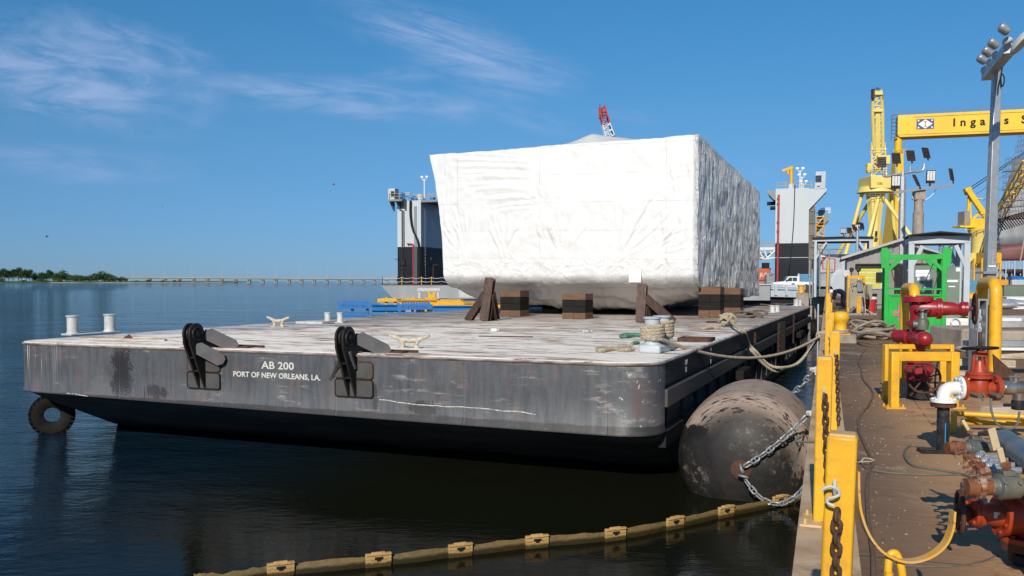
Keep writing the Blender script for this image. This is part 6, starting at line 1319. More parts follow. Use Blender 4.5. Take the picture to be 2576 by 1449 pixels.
b = B(); c = wr(1988, 0); b.lathe([(.55, 0), (.55, .55), (.4, .8), (0, .9)], (c.x, .8, hT2), n=18); b.obj('cable_housing', M['grey'], rw)
dav = B(); x = wr(1988, 0).x; zt2 = wr(0, 410).z; dav.cyl((x, 4, hT2), (x - .05, 4, zt2), .3, .26, n=14); dav.bar((x + .2, 4, zt2 - .15), (x - 1.5, 3.8, zt2 - .75), .3, .35); dav.cyl((x - .55, 4, zt2 - 1.3), (x - .55, 4, zt2 - .5), .24, n=10); dav.obj('davit', M['yellow'], rw)
b = B()
for px, py in ((2010, 424), (2015, 440), (2019, 458)):
    x = wr(px, 0).x; zz = wr(0, py).z; b.cyl((x, 3, hT2), (x, 3, zz), .09, n=8)
    for s in (-1, 1): b.tube([(x, 3, zz - .3), (x + s * .35, 3, zz), (x + s * .4, 3, zz + .2)], .05, 6); b.box((x + s * .42, 3, zz + .35), (.45, .3, .32))
b.obj('lamp_mast', M['white'], rw)
TW = paint('tidal_steel', (.20, .17, .13), (.12, .10, .08), .4, .7, bump=0, rust=.2, rscale=.8)
b = B(); b.box((a1 + .5, 3, (zb2 + wr(0, 520).z) / 2), (.9, 5, wr(0, 520).z - zb2)); [b.box((a1 + .5, .45, zb2 + 1.9 * k), (1.0, .2, .15)) for k in range(1, 7)]; b.obj('end_caisson', TW, rw)
b = B(); x0_, x1_ = a1 + 1.15, a1 + 2.3; zt3 = wr(0, 545).z; hh = (zt3 - zb2) / 7
for sx_ in (x0_, x1_):
    for yy in (1, 4): b.cyl((sx_, yy, zb2), (sx_, yy, zt3), .06, n=6)
for k in range(8): b.box(((x0_ + x1_) / 2, 2.5, zb2 + hh * k), (x1_ - x0_, 3, .14)); 
for k in range(7): b.bar((x0_, 1.2, zb2 + hh * k), (x1_, 1.2, zb2 + hh * (k + 1)), .8, .12); b.bar((x1_, 3.6, zb2 + hh * k), (x0_, 3.6, zb2 + hh * (k + 1)), .8, .12); railing(b, [(x0_, .95, zb2 + hh * k), (x1_, .95, zb2 + hh * k)], 1.0, 1.2, .035)
st = b.obj('stair_tower', M['yellow'], rw)
b = B(); b.prism([(0, -1.3), (1.9, .6), (1.9, 1.7), (0, 0)], (a1 + 1.2, 7, wr(0, 560).z), (1, 0, 0), (0, 0, 1), 5); b.obj('gallery_bracket', M['midgrey'], rw); b = B(); b.box((a1 + 2.2, 7, wr(0, 534).z), (1.5, 3, 1.2)); b.obj('gallery_tank', M['blue_pale'], rw)
b = B(); [b.cyl((a1 + 1.2 + .2 * k, 6.6, wr(0, 530).z + .25 * k), (a1 + 3.4, 6.6, wr(0, 530).z + .25 * k), .08, n=6) for k in range(4)]; b.obj('gallery_pipe', M['white'], rw)
# walkway truss behind
wk = thing('walkway_truss', 'white truss walkway with yellow railing reaching the drydock wing', 'walkway', A(1925, 640, 178)); o = A(1925, 640, 178); b = B(); p = lambda px, py, dy=0: at(px, py, 178, o) + Vector((0, dy, 0))
for dy in (0, 2):
    b.bar(p(1880, 626, dy), p(1952, 625, dy), .35, .45)
    for a_, c_ in (((1880, 642), (1926, 652)), ((1926, 652), (1952, 648)), ((1906, 626), (1922, 651)), ((1922, 626), (1930, 651)), ((1952, 628), (1928, 651)), ((1915, 627), (1895, 645))): b.cyl(p(*a_, dy), p(*c_, dy), .16, n=6)
b.obj('truss', M['white'], wk); b = B(); railing(b, [p(1880, 625), p(1952, 624)], 1.1, 1.2, .05); b.obj('railing', RY, wk)

# ------------------------------------------------------------ ramp bridge with truck, toilet, lift, welder
rb = thing('access_ramp', 'grey steel vehicle ramp with railings leading onto the drydock', 'ramp', A(1965, 742, 134)); o = A(1965, 742, 134); p = lambda px, py, dy=0: at(px, py, 134, o) + Vector((0, dy, 0))
b = B(); e0, e1 = p(1880, 732), p(2046, 738)
for dy in (0, 6): b.bar(p(1880, 737, dy), p(2046, 741, dy), .3, .95)
b.bar(p(1880, 730, 3), p(2046, 734, 3), 5.6, .25); b.obj('deck', M['grey'], rb)
for dy in (-.25, 6.2):
    b = B()
    for off in (0, 4.6, 9): b.bar(p(1880, 715 + off, dy), p(2046, 719 + off, dy), .10, .20)
    for px in (1882, 1917, 1950, 1977, 2010, 2040): b.bar(p(px, 714 + (px - 1880) * .024, dy), p(px, 741 + (px - 1880) * .024, dy), .38, .3)
    b.obj('guard_rail', M['grey'], rb)
b = B(); b.bar(p(1878, 752, 3), p(2036, 757, 3), 5, 1.4); b.bar(p(1885, 757, 1), p(1885, 775, 1), .5, .5); b.bar(p(1960, 757, 1), p(1960, 775, 1), .5, .5); b.bar(p(1870, 748, 9), p(2040, 752, 9), 1, 2.4); b.obj('underframe', M['black'], rb)
# pickup truck
tkp = A(1990, 728.5, 135.5); tk = thing('pickup_truck', 'white pickup truck parked on the ramp with a blue welder behind', 'truck', tkp, math.pi - .02)
cab = [(-2.85, .45), (-2.85, 1.0), (-2.75, 1.12), (-1.15, 1.14), (-1.1, 1.14), (-1.05, 1.85), (-.9, 1.93), (.35, 1.93), (.6, 1.85), (1.2, 1.22), (2.55, 1.08), (2.8, .95), (2.88, .45)]
b = B(); b.prism([(-2.9, .42), (-2.9, 1.14), (-.95, 1.14), (-.92, 1.12), (1.25, 1.2), (2.6, 1.08), (2.86, .95), (2.9, .42)], (0, 0, 0), (1, 0, 0), (0, 0, 1), 1.9); b.prism([(-.95, 1.1), (-.92, 1.86), (-.8, 1.95), (.4, 1.95), (.62, 1.86), (1.25, 1.18)], (0, 0, 0), (1, 0, 0), (0, 0, 1), 1.62); bd = b.obj('body', M['white_clean'], tk, bevel=.05)
b = B()
for s in (-1, 1): b.prism([(-.62, 1.24), (-.62, 1.78), (.02, 1.78), (.02, 1.24)], (0, s * .83, 0), (1, 0, 0), (0, 0, 1), .04); b.prism([(.1, 1.24), (.1, 1.78), (.5, 1.78), (.98, 1.24)], (0, s * .83, 0), (1, 0, 0), (0, 0, 1), .04)
b.obj('side_window', M['glass'], tk)
b = B(); b.bar((.66, 0, 1.82), (1.2, 0, 1.24), 1.4, .03, (0, 0, 1)); b.obj('windscreen', M['glass'], tk)
b = B()
for s in (-1, 1): b.box((.55, s * .97, 1.0), (.16, .04, .05)); b.box((1.0, s * 1.08, 1.35), (.12, .22, .22))
b.obj('mirror', M['black'], tk)
b = B()
for s in (-1, 1): b.box((-.02, s * .96, .8), (.42, .02, .26))
b.obj('door_badge', M['emblem_blue'], tk)
for x in (-1.95, 1.85):
    for s in (-1, 1):
        b = B(); b.lathe([(.2, -.12), (.38, -.12), (.40, -.08), (.40, .08), (.38, .12), (.2, .12)], (x, s * .86, .40), (0, 1, 0), 20); wh = b.obj('wheel', M['rubber'], tk); b = B(); b.cyl((x, s * .86 - .13, .40), (x, s * .86 + .13, .40), .22, n=14); b.obj('rim', M['alu'], wh)
    
b = B(); 
for s in (-1, 1): b.box((2.8, s * .7, .88), (.14, .34, .2))
b.obj('headlight', M['lens'], tk); b = B(); b.box((2.93, 0, .5), (.14, 1.9, .22)); b.obj('bumper', M['alu'], tk)
b = B()
for s in (-1, 1): b.box((-2.9, s * .85, .9), (.06, .16, .4))
b.obj('tail_light', M['pipe_red'], tk)
wp = A(2032, 729, 140); wm = thing('welding_set', 'pale blue engine welding set behind the white pickup', 'welder', wp, 0); b = B(); b.box((0, 0, 1.7), (2.7, 1.3, 1.4)); b.obj('housing', M['blue_pale'], wm, bevel=.05); b = B(); b.box((0, 0, .5), (2.6, 1.1, 1.0)); b.obj('trailer', M['black'], wm); b = B(); b.lathe([(.22, 0), (.22, 1.2), (.1, 1.4), (.08, 1.5)], (-1.6, -.6, 1.0), n=12); b.obj('gas_bottle', M['off_white'], wm); b = B(); b.tube([(.6, 0, 2.4), (.6, 0, 2.8), (.8, 0, 2.9)], .06); b.tube([(-.6, 0, 2.4), (-.6, 0, 2.7)], .08); b.obj('exhaust', M['black'], wm)
text('lettering', 'SPEC', .34, M['ink'], wm, TXM((.2, -.665, 2.0), (1, 0, 0), (0, 0, 1)))
b = B(); bx_ = A(2032, 716, 139); b.lathe([(.30, 0), (.26, .06), (.05, .62), (0, .64)], (bx_.x - .25, bx_.y - .4, bx_.z - .55)); b.obj('traffic_cone', M['orange'], label='orange traffic cone beside the pale blue welding set', cat='cone')
tp = A(1935, 729, 142); tl_ = thing('portable_toilet', 'grey portable toilet standing beside the orange lift on the drydock', 'toilet', tp, 0); b = B(); b.box((0, 0, 1.15), (1.15, 1.15, 2.2)); [b.box((-.5 + .2 * k, -.59, 1.1), (.05, .05, 1.8)) for k in range(6)]; b.obj('cabin', M['portable'], tl_, bevel=.04); b = B(); b.lathe([(.86, 0), (.80, .12), (.4, .32), (0, .36)], (0, 0, 2.25), n=4); ro = b.obj('roof', M['portable'], tl_); 
b = B(); b.box((0, -.6, 1.1), (.8, .05, 1.9)); b.obj('door', M['portable'], tl_, bevel=.02)
lp_ = A(1914, 730, 144); lf = thing('boom_lift', 'orange boom lift with white lettering at the edge of the wrapped cargo', 'lift', lp_, 0); b = B(); b.box((.0, 0, 2.4), (2.6, 1.6, 2.0)); b.obj('engine_housing', M['orange'], lf, bevel=.25); b = B(); b.box((.3, 0, .9), (3.0, 1.9, .5)); b.obj('chassis', M['orange'], lf, bevel=.05)
for x in (-.9, 1.3): b = B(); b.lathe([(.2, -.2), (.5, -.2), (.55, -.1), (.55, .1), (.5, .2), (.2, .2)], (x, -1.0, .55), (0, 1, 0), 18); b.obj('wheel', M['rubber'], lf)
b = B(); b.box((.7, 0, 3.8), (1.0, .8, 1.0)); b.box((.5, 0, 3.3), (1.8, 1.0, .3)); b.obj('control_basket', M['black'], lf); text('lettering', 'JLG', .8, M['letter'], lf, TXM((.2, -.815, 2.4), (1, 0, 0), (0, 0, 1)), off=.02)
# ------------------------------------------------------------ quay corner beyond the barge, gate, trailer
qc = B(); e = dk(A(2083, 760, 105)); u0 = e[1]
dock_block('quay_pavement', VE - 3.2, VE + .1, 110, 150, -4.5, .30, M['concrete'], kind='structure')
c0 = A(2046, 748, 106); mb = thing('mooring_bollard', 'dull yellow bollard on the concrete quay corner beyond the barge', 'bollard', Vector((c0.x, c0.y + 4.5, .30)), 0); b = B(); b.lathe([(.42, 0), (.40, .08), (.36, .75), (.43, .85), (.43, .93), (0, .95)], n=24); b.obj('drum', M['yellow_old'], mb)
b = B(); qz = A(2069, 756, 107); [b.torus((qz.x, qz.y + 3.5, .33 + .12 * k), (0, 0, 1), .75 + .08 * (k % 2), .07, 26, 6) for k in range(8)]; b.obj('rope_coil', M['rope_dark'], label='thick dark rope coil on the quay corner beside the dull yellow bollard', cat='rope')
def mesh_fence(b, p0, p1, h, sp_=.16, r=.012):
    p0, p1 = Vector(p0), Vector(p1); L = (p1 - p0).length; d = (p1 - p0).normalized(); n = int((L + h) / sp_)
    for s in (1, -1):
        for i in range(n):
            a = i * sp_ - (h if s > 0 else 0); lo, hi = max(0, a), min(L, a + h)
            if s < 0: lo, hi = max(0, a - h), min(L, a)
            if hi <= lo: continue
            z0, z1 = ((lo - a), (hi - a)) if s > 0 else ((a - lo), (a - hi)); b.cyl(p0 + d * lo + Vector((0, 0, z0)), p0 + d * hi + Vector((0, 0, z1)), r, n=3, cap=False)
fg = thing('chain_link_gate', 'chain link fence gate on the quay corner beside the ramp', 'fence', A(2060, 750, 103)); o = A(2060, 750, 103); p = lambda px, py, dy=0: at(px, py, 103, o) + Vector((0, dy, 0))
b = B(); hgt = p(2041, 653).z - p(2041, 749).z
for px, t0 in ((2037, 655), (2044, 655), (2056, 655), (2090, 655)): b.cyl(p(px, 750), p(px, t0), .075, n=8)
for py in (655, 702, 715, 748): b.cyl(p(2037, py), p(2090, py), .05, n=6)
b.obj('fence_frame', M['galv'], fg)
b = B(); mesh_fence(b, p(2037, 748), p(2090, 748), hgt * .98, .30, .018); b.obj('fence_mesh', M['wire'], fg)
b = B(); b.box(p(2070, 722), (2.2, .08, .9)); b.obj('gate_panel', M['galv'], fg)
fg2 = thing('chain_link_fence', 'taller chain link fence panel between the canopy column and white trailer', 'fence', A(2080, 740, 96)); o = A(2080, 740, 96); p = lambda px, py: at(px, py, 96, o); b = B(); h2 = p(0, 627).z - p(0, 705).z; mesh_fence(b, p(2062, 705), p(2117, 705), h2, .32, .017); b.cyl(p(2062, 627), p(2117, 627), .05); b.cyl(p(2086, 627), p(2086, 745), .07); b.cyl(p(2062, 627), p(2062, 745), .07); b.obj('fence_mesh', M['wire'], fg2)
tr_ = thing('site_trailer', 'white ribbed site trailer between the fence and the corrugated shed', 'trailer', A(2107, 746, 100), -.15); h3 = A(0, 645, 100).z; b = B(); wd_ = 4.0; b.box((0, 1.5, h3 / 2 + .6), (wd_, 3, h3 - 1.0)); [b.box((-wd_ / 2 + .2 + .3 * k, -.02, h3 / 2 + .5), (.05, .06, h3 - 1.6)) for k in range(13)]; b.obj('body', M['grey'], tr_); b = B(); b.box((0, 1.5, h3 + .15), (wd_ + .4, 3.4, .14)); b.obj('roof', M['white_clean'], tr_); b = B(); b.box((0, 1.4, .4), (wd_, 2.4, .8)); b.obj('undercarriage', M['midgrey'], tr_)
dq = A(2122, 708, 84); dsh = thing('cable_drum', 'big pale grey round disc standing before the white trailer', 'disc', Vector((dq.x, dq.y, 0)), 0); b = B(); b.lathe([(0, -.06), (1.0, -.05), (1.16, 0), (1.2, .06), (1.0, .1), (0, .1)], (0, 0, dq.z), (0, -1, .05), 40); b.obj('disc', M['grey'], dsh); b = B(); b.bar((0, .2, 0), (0, .2, dq.z), .12, .12); b.bar((.5, .3, 0), (.1, .15, dq.z), .1, .1); b.obj('prop', M['galv'], dsh)
sg = thing('sign_frame', 'yellow post with an empty orange sign frame on the kerb', 'sign frame', Vector((A(2085, 760, 47).x, 47, 0)), 0); o = Vector((A(2085, 760, 47).x, 47, 0)); p = lambda px, py: at(px, py, 47, o); b = B(); b.bar((p(2079, 0).x, 0, 0), p(2083, 655), .09, .09); b.obj('post', M['yellow'], sg); b = B(); fr = [p(2069, 647), p(2101, 652), p(2100, 680), p(2070, 676)]; [b.bar(fr[i], fr[(i + 1) % 4], .05, .05, (0, 1, 0)) for i in range(4)]; b.obj('empty_frame', M['orange'], sg); b = B(); b.bar(p(2063, 645), p(2074, 645), .2, .06); b.obj('plate', M['white'], sg)
# ------------------------------------------------------------ fuse box stand, bucket, chair
fq = Vector((A(2150, 798, 46.5).x, 46.5, 0)); fb = thing('fuse_box_stand', 'old beige fuse boxes on a yellow steel post frame', 'fuse boxes', fq, 0); p = lambda px, py, dy=0: at(px, py, 46.5, fq) + Vector((0, dy, 0))
b = B(); x = p(2158, 0).x; b.box((x, -.15, p(0, 745).z / 1 * .5 + .0), (.22, .12, p(0, 745).z)); b.obj('post', M['yellow_old'], fb)
b = B(); b.bar((p(2134, 0).x, 0, 0), p(2134, 694), .1, .1); b.bar(p(2131, 697), p(2175, 697), .14, .16, (0, 0, 1)); b.bar(p(2173, 697), p(2173, 712), .1, .1); b.obj('top_rail', M['yellow'], fb)
BX = paint('beige_box_paint', (.34, .30, .22), (.28, .25, .185), 2, .55, rust=.12)
for px0, px1, py0, py1, dy in ((2134, 2154, 724, 772, 0), (2150, 2181, 712, 738, .35), (2181, 2193, 716, 752, .1)):
    a_, c_ = p(px0, py0), p(px1, py1); b = B(); b.box(((a_.x + c_.x) / 2, dy, (a_.z + c_.z) / 2), (c_.x - a_.x, .35, a_.z - c_.z)); b.obj('fuse_box', BX, fb, bevel=.015)
b = B(); c_ = p(2158, 718); b.box((c_.x, -.22, c_.z), (.25, .03, .62)); b.obj('switch_plate', M['midgrey'], fb); b = B(); a_ = p(2170, 780); b.box((a_.x, .5, .45), (.5, .4, .9)); b.obj('lower_box', M['midgrey'], fb)
for px in (2142, 2160): b = B(); c_ = p(px, 679); b.lathe([(.03, -.18), (.03, -.06), (.11, -.02), (.11, .06), (0, .09)], (c_.x, 0, c_.z), (0, -.7, .4)); b.cyl(p(px, 694), (c_.x, 0, c_.z - .1), .025); b.obj('floodlight', M['lamp_head'], fb)
b = B(); b.bar((x, -.1, .5), (x - .75, -.3, .02), .08, .05); b.bar((x, -.1, .5), (x + .8, -.3, .02), .08, .05); b.bar((x - .8, -.2, .05), (x + .9, -.2, .05), .15, .1); b.obj('brace', M['galv'], fb)
for k, pts in enumerate((((2140, 730), (2138, 712), (2150, 706), (2160, 708), (2168, 740), (2172, 790)), ((2158, 705), (2166, 720), (2170, 760), (2163, 800)), ((2178, 736), (2183, 760), (2180, 785), (2190, 800)))): b = B(); b.tube(spline([p(*q, -.3) for q in pts], 6), .028, 6); b.obj('cable', M['cable_grey'] if k else M['rope'], fb)
bk = Vector((A(2188, 795, 48).x, 48, 0)); bu = thing('bucket', 'red plastic bucket beside the fuse box stand', 'bucket', bk); b = B(); b.lathe([(.26, 0), (.32, .72), (.34, .72), (.34, .78), (.29, .78), (.25, .06), (0, .06)], n=24); b.obj('pail', M['bucket'], bu); b = B(); b.lathe([(.35, .78), (.36, .9), (.0, .92)], n=24); b.obj('lid', M['white'], bu)
chq = Vector((A(2203, 795, 49).x, 49, 0)); chx = thing('wire_chair', 'dark wire chair next to the red bucket', 'chair', chq, .3); b = B(); b.box((0, 0, .45), (.5, .48, .04)); b.obj('seat', M['black'], chx); b = B(); b.box((0, .25, .8), (.5, .04, .5)); b.obj('backrest', M['black'], chx)
for sx_ in (-.22, .22):
    for sy_ in (-.2, .22): b = B(); b.bar((sx_, sy_, .45), (sx_ * 1.15, sy_ * 1.15, 0), .03, .03); b.obj('leg', M['galv'], chx)
# ------------------------------------------------------------ people
def skin_body(name, verts, edges, radii, mat, parent, sub=2):
    me = bpy.data.meshes.new(name); me.from_pydata(verts, edges, []); o = bpy.data.objects.new(name, me); COL.objects.link(o); o.parent = parent; me.materials.append(mat)
    m = o.modifiers.new('skin', 'SKIN'); bpy.context.view_layer.update()
    for v, r in zip(me.skin_vertices[0].data, radii): v.radius = r if isinstance(r, tuple) else (r, r)
    me.skin_vertices[0].data[0].use_root = True; s = o.modifiers.new('sub', 'SUBSURF'); s.levels = sub; s.render_levels = sub
    for p_ in me.polygons: p_.use_smooth = True
    m.use_smooth_shade = True; return o
def head(parent, c, fw, up, mat_hat, hat=True):
    fw, up = Vector(fw).normalized(), Vector(up).normalized(); sd_ = up.cross(fw); c = Vector(c); b = B()
    n = 14; 
    for i in range(n + 1):
        th = math.pi * i / n
        for k in range(20):
            a = 2 * math.pi * k / 20; r = math.sin(th); h = -math.cos(th); jaw = 1 - .22 * max(0, -h) * (1 - max(0, math.cos(a)) * .4); b.v.append(tuple(c + fw * (.098 * r * math.cos(a) * jaw + (.012 if h < 0 else 0)) + sd_ * (.076 * r * math.sin(a) * jaw) + up * (.118 * h)))
    for i in range(n):
        for k in range(20): b.f.append((i * 20 + k, i * 20 + (k + 1) % 20, (i + 1) * 20 + (k + 1) % 20, (i + 1) * 20 + k))
    b.tube([c + fw * .092 + up * .01, c + fw * .118 - up * .03, c + fw * .096 - up * .038], [.010, .017, .013], 8)
    for s in (-1, 1): b.sphere(c + sd_ * s * .078 - fw * .005 - up * .005, .022, 6, (.6, 1, 1.4))
    hd = b.obj('head', M['skin'], parent); b = B()
    for s in (-1, 1): b.sphere(c + fw * .088 + sd_ * s * .032 + up * .015, .010, 6)
    b.obj('eye', M['ink'], hd); b = B(); b.tube([c + fw * .088 + sd_ * .025 - up * .06, c + fw * .094 - up * .062, c + fw * .088 - sd_ * .025 - up * .06], .006, 6); b.obj('mouth', M['maroon'], hd)
    b = B(); q = c + up * .035; b.v = []
    prof = [(.155, .0), (.145, .008), (.128, .012), (.125, .06), (.10, .11), (.055, .14), (0, .148)]; k0 = len(b.v); b.lathe(prof, q, up, 28)
    b.tube([q + fw * .12 + sd_ * .09, q + fw * .185, q + fw * .12 - sd_ * .09], [.012, .022, .012], 8); b.obj('hard_hat', mat_hat, parent, ang=70)
pq = Vector((A(2117, 780, 56).x, 56, 0)); per = thing('person', 'worker in dark blue clothes and white hard hat bending over by the kerb', 'person', pq, 0)
vs_ = [(.16, 0, .90), (.02, 0, 1.04), (-.16, 0, 1.13), (-.34, .0, 1.13), (-.44, 0, 1.10), (-.40, .18, 1.09), (-.44, .22, .84), (-.50, .16, .60), (-.40, -.18, 1.09), (-.46, -.22, .82), (-.54, -.14, .56),
       (.15, .11, .86), (.04, .13, .48), (.13, .13, .10), (.02, .14, .05), (.15, -.11, .86), (.06, -.14, .48), (.17, -.14, .10), (.05, -.15, .05)]
ed_ = [(0, 1), (1, 2), (2, 3), (3, 4), (3, 5), (5, 6), (6, 7), (3, 8), (8, 9), (9, 10), (0, 11), (11, 12), (12, 13), (13, 14), (0, 15), (15, 16), (16, 17), (17, 18)]
skin_body('body', vs_, ed_, [(.20, .18), (.20, .17), (.22, .18), (.18, .14), .075, .085, .065, .048, .085, .065, .048, .115, .088, .068, .06, .115, .088, .068, .06], M['navy'], per)
head(per, (-.60, 0, 1.06), (-.55, 0, -.85), (-.85, 0, .52), M['hat_white'])
def hand(parent, wr_, dirn, side):
    wr_, d = Vector(wr_), Vector(dirn).normalized(); s = Vector(side).normalized(); nrm = d.cross(s); b = B(); b.sphere(wr_ + d * .045, .04, 8, (.9, .9, 1.1))
    for i, L_ in enumerate((.072, .082, .076, .06)): q = wr_ + d * .075 + s * (i - 1.5) * .02; b.tube([q, q + d * L_ * .45, q + d * L_ * .75 + nrm * .018, q + d * L_ * .9 + nrm * .04], [.010, .009, .008, .007], 7)
    b.tube([wr_ + d * .03 + s * -.035, wr_ + d * .06 + s * -.06 + nrm * .015, wr_ + d * .09 + s * -.062 + nrm * .03], [.012, .010, .008], 7); b.obj('hand', M['skin'], parent)
hand(per, (-.50, .16, .58), (-.3, 0, -1), (0, 1, 0)); hand(per, (-.545, -.14, .54), (-.3, 0, -1), (0, -1, 0))
for yy, x_ in ((.135, .06), (-.145, .09)): b = B(); b.tube([(x_ + .09, yy, .06), (x_, yy, .05), (x_ - .16, yy, .045), (x_ - .2, yy, .04)], [.055, .055, .045, .03], 10); b.obj('boot', M['black'], per)
p2 = A(2044, 728.5, 142); pe2 = thing('person', 'worker in maroon shirt and yellow hard hat behind the pale blue welder', 'person', p2 + Vector((.6, 0, 1.15)), 0)
vs2 = [(0, 0, .95), (0, 0, 1.2), (0, 0, 1.42), (0, 0, 1.52), (.2, 0, 1.42), (.26, -.03, 1.14), (.22, -.16, .92), (-.2, 0, 1.42), (-.26, -.03, 1.14), (-.22, -.16, .92), (.1, 0, .88), (.11, 0, .5), (.11, 0, .08), (-.1, 0, .88), (-.11, 0, .5), (-.11, 0, .08)]
skin_body('body', vs2, [(0, 1), (1, 2), (2, 3), (2, 4), (4, 5), (5, 6), (2, 7), (7, 8), (8, 9), (0, 10), (10, 11), (11, 12), (0, 13), (13, 14), (14, 15)], [(.16, .12), (.16, .12), (.16, .11), .065, .08, .06, .045, .08, .06, .045, .11, .085, .065, .11, .085, .065], M['maroon'], pe2)
head(pe2, (0, 0, 1.66), (-1, -.3, 0), (0, 0, 1), M['hat_yellow']); hand(pe2, (.22, -.17, .9), (0, -.3, -1), (1, 0, 0)); hand(pe2, (-.22, -.17, .9), (0, -.3, -1), (-1, 0, 0))
# ------------------------------------------------------------ blue and yellow racks on the float beyond the barge
ro = A(1000, 830, 76); ro.z = WZ
fl = thing('work_float', 'low dark work float carrying the blue and yellow racks', 'float', Vector((ro.x + 6, ro.y, WZ)), -.1); b = B(); b.box((0, 2, .3), (26, 12, 1.0)); b.obj('hull', M['black_steel'], fl, bevel=.05)
def rack(pxl, pxr, pyt, pyb, Y, label, mat, chl, mats2=None, nums=True):
    a, c = A(pxl, pyt, Y), A(pxr, pyb, Y); L = c.x - a.x; h = a.z - c.z; t_ = thing('notched_rack', label, 'rack', Vector((a.x, Y, c.z)), 0, 'notched racks stacked beyond the barge')
    b = B(); n = 10; p_ = L * .80 / n; x0 = L * .12
    pts = [(0, h * .12), (0, h * .92), (x0 * .5, h * .92), (x0 * .5, h * .80)]
    for i in range(n): pts += [(x0 + p_ * i, h * .80), (x0 + p_ * i, h), (x0 + p_ * (i + .82), h), (x0 + p_ * (i + .82), h * .80)]
    pts += [(L, h * .8), (L, h * .28), (x0, h * .24), (x0 * .7, 0)]
    b.prism(pts, (0, 0, 0), (1, 0, 0), (0, 0, 1), .12); b.box((L * .55, .05, h * .42), (L * .8, .25, .05)); b.obj('comb_plate', mat, t_, smooth=False)
    b = B(); z1 = h * .66; x1, x2 = L, L + chl
    b.prism([(0, z1), (.28, z1), (.22, z1 - .12), (.10, z1 - .16), (.08, z1 - .42), (.20, z1 - .5), (.05, z1 - .62), (-.06, z1 - .5), (-.06, z1 - .1)], ((x1 + x2) / 2 + .1, 0, 0), (0, -1, 0), (0, 0, 1), chl); b.obj('channel_beam', mats2 or mat, t_, smooth=False)
    b = B(); [b.box((x0 + L * k, .3, -.18), (.22, .22, h + .9)) for k in (.3, .75)]; b.obj('upright', mat, t_)
    if nums:
        for i in range(n): text('lettering', str(10 - i), .15 * h / .75, M['ink'], t_, TXM((x0 + p_ * (i + .42), -.066, h * .56), (1, 0, 0), (0, 0, 1)), ext=.002, off=.004)
    return t_
rack(850, 934, 757, 784, 75, 'blue numbered rack on the upper tier at the open water end', M['blue'], 2.7)
rack(1000, 1088, 760, 786, 73, 'blue numbered rack on the upper tier beside the yellow racks', M['blue'], 3.4)
rack(849, 934, 785, 808, 74, 'blue numbered rack on the lower tier at the open water end', M['blue'], 2.2)
rack(1003, 1090, 786, 811, 72.5, 'blue numbered rack on the lower tier half sunk behind the deck edge', M['blue'], 2.4)
rack(950, 1000, 750, 762, 79, 'yellow notched rack behind the blue racks at the open water end', M['yellow'], 2.6, nums=False)
rack(1100, 1165, 753, 776, 78, 'yellow notched rack behind the blue racks near the wrapped cargo', M['yellow'], 3.2, nums=False)
rack(1010, 1080, 751, 761, 81, 'yellow notched rack in the back row between two others', M['yellow'], 3.0, nums=False)
rack(1110, 1170, 778, 798, 74.5, 'yellow lower rack end next to the steel brace', M['yellow'], 3.2, nums=False)
q = A(1100, 752, 88); sk = thing('steel_skid', 'grey steel skid frames behind the yellow racks', 'skid', q); b = B(); b.ibeam((-5.5, 0, -.3), (5, 0, -.3), .5, .6); b.ibeam((-5.5, 2, -.3), (5, 2, -.3), .5, .6); b.obj('runner', M['midgrey'], sk); b = B(); b.box((-.8, 0, .9), (2.2, .4, .3)); [b.box((x, 0, .4), (.2, .3, .9)) for x in (-1.7, .1)]; b.obj('bed_frame', M['off_white'], sk); b = B(); b.box((3.6, 0, .5), (3.0, .5, .7)); b.obj('bed_frame', M['off_white'], sk)
q = A(1087, 744, 86); b = B(); b.prism([(-.5, -.4), (.5, -.4), (.3, 0), (.42, .45), (.2, .45), (.1, .1), (-.1, .1), (-.2, .45), (-.42, .45), (-.3, 0)], q, (1, 0, 0), (0, 0, 1), .5); b.obj('yoke_block', M['yellow'], label='small yellow forked block on the steel skid', cat='block')

# ------------------------------------------------------------ far bridge, lamps, trees
BY = 1840
bd = thing('far_bridge', 'long low concrete road bridge on the horizon across the bay', 'bridge', A(620, 711, BY)); o = A(620, 711, BY); o.z = WZ; bd.location = o; TM[bd.name] = Matrix.Translation(o)
def bz(px): return A(px, 699.0 + (px - 300) * .0064, BY).z - WZ
x0, x1 = A(40, 700, BY).x - o.x, A(1120, 700, BY).x - o.x
b = B(); b.prism([(x0, bz(40)), (x1, bz(1120)), (x1, bz(1120) + 1.6), (x0, bz(40) + 1.6)], (0, 0, 0), (1, 0, 0), (0, 0, 1), 12); b.obj('parapet', M['bridge'], bd)
b = B(); b.prism([(x0, bz(40) - 1.7), (x1, bz(1120) - 1.7), (x1, bz(1120) - .02), (x0, bz(40) - .02)], (0, .8, 0), (1, 0, 0), (0, 0, 1), 10); b.obj('girder', M['bridge'], bd)
pxs = [z * .3663 for z in (1025, 1130, 1230, 1328, 1424, 1522, 1617, 1710, 1803, 1893, 1983, 2070, 2157, 2243, 2328, 2412, 2495, 2570)] + [972, 1002, 1032]
pf = None
for px in pxs:
    x = A(px, 700, BY).x - o.x; h = bz(px) - 1.7
    if pf is None:
        b = B(); b.box((0, 1, h - .6), (6.2, 9, 1.2)); [b.box((s * 1.9, 1 + d, h / 2 - 1), (1.5, 1.5, h + 1.0)) for s in (-1, 1) for d in (-2.5, 2.5)]; b.box((0, 1, .5), (6.6, 9, 1.8)); pf = b.obj('pier', M['bridge'], bd); h0 = h; pf.location = (x, 0, 0)
    else: c = dup(pf, bd, (x, 0, 0), scale=(1, 1, h / h0))
lf_ = None
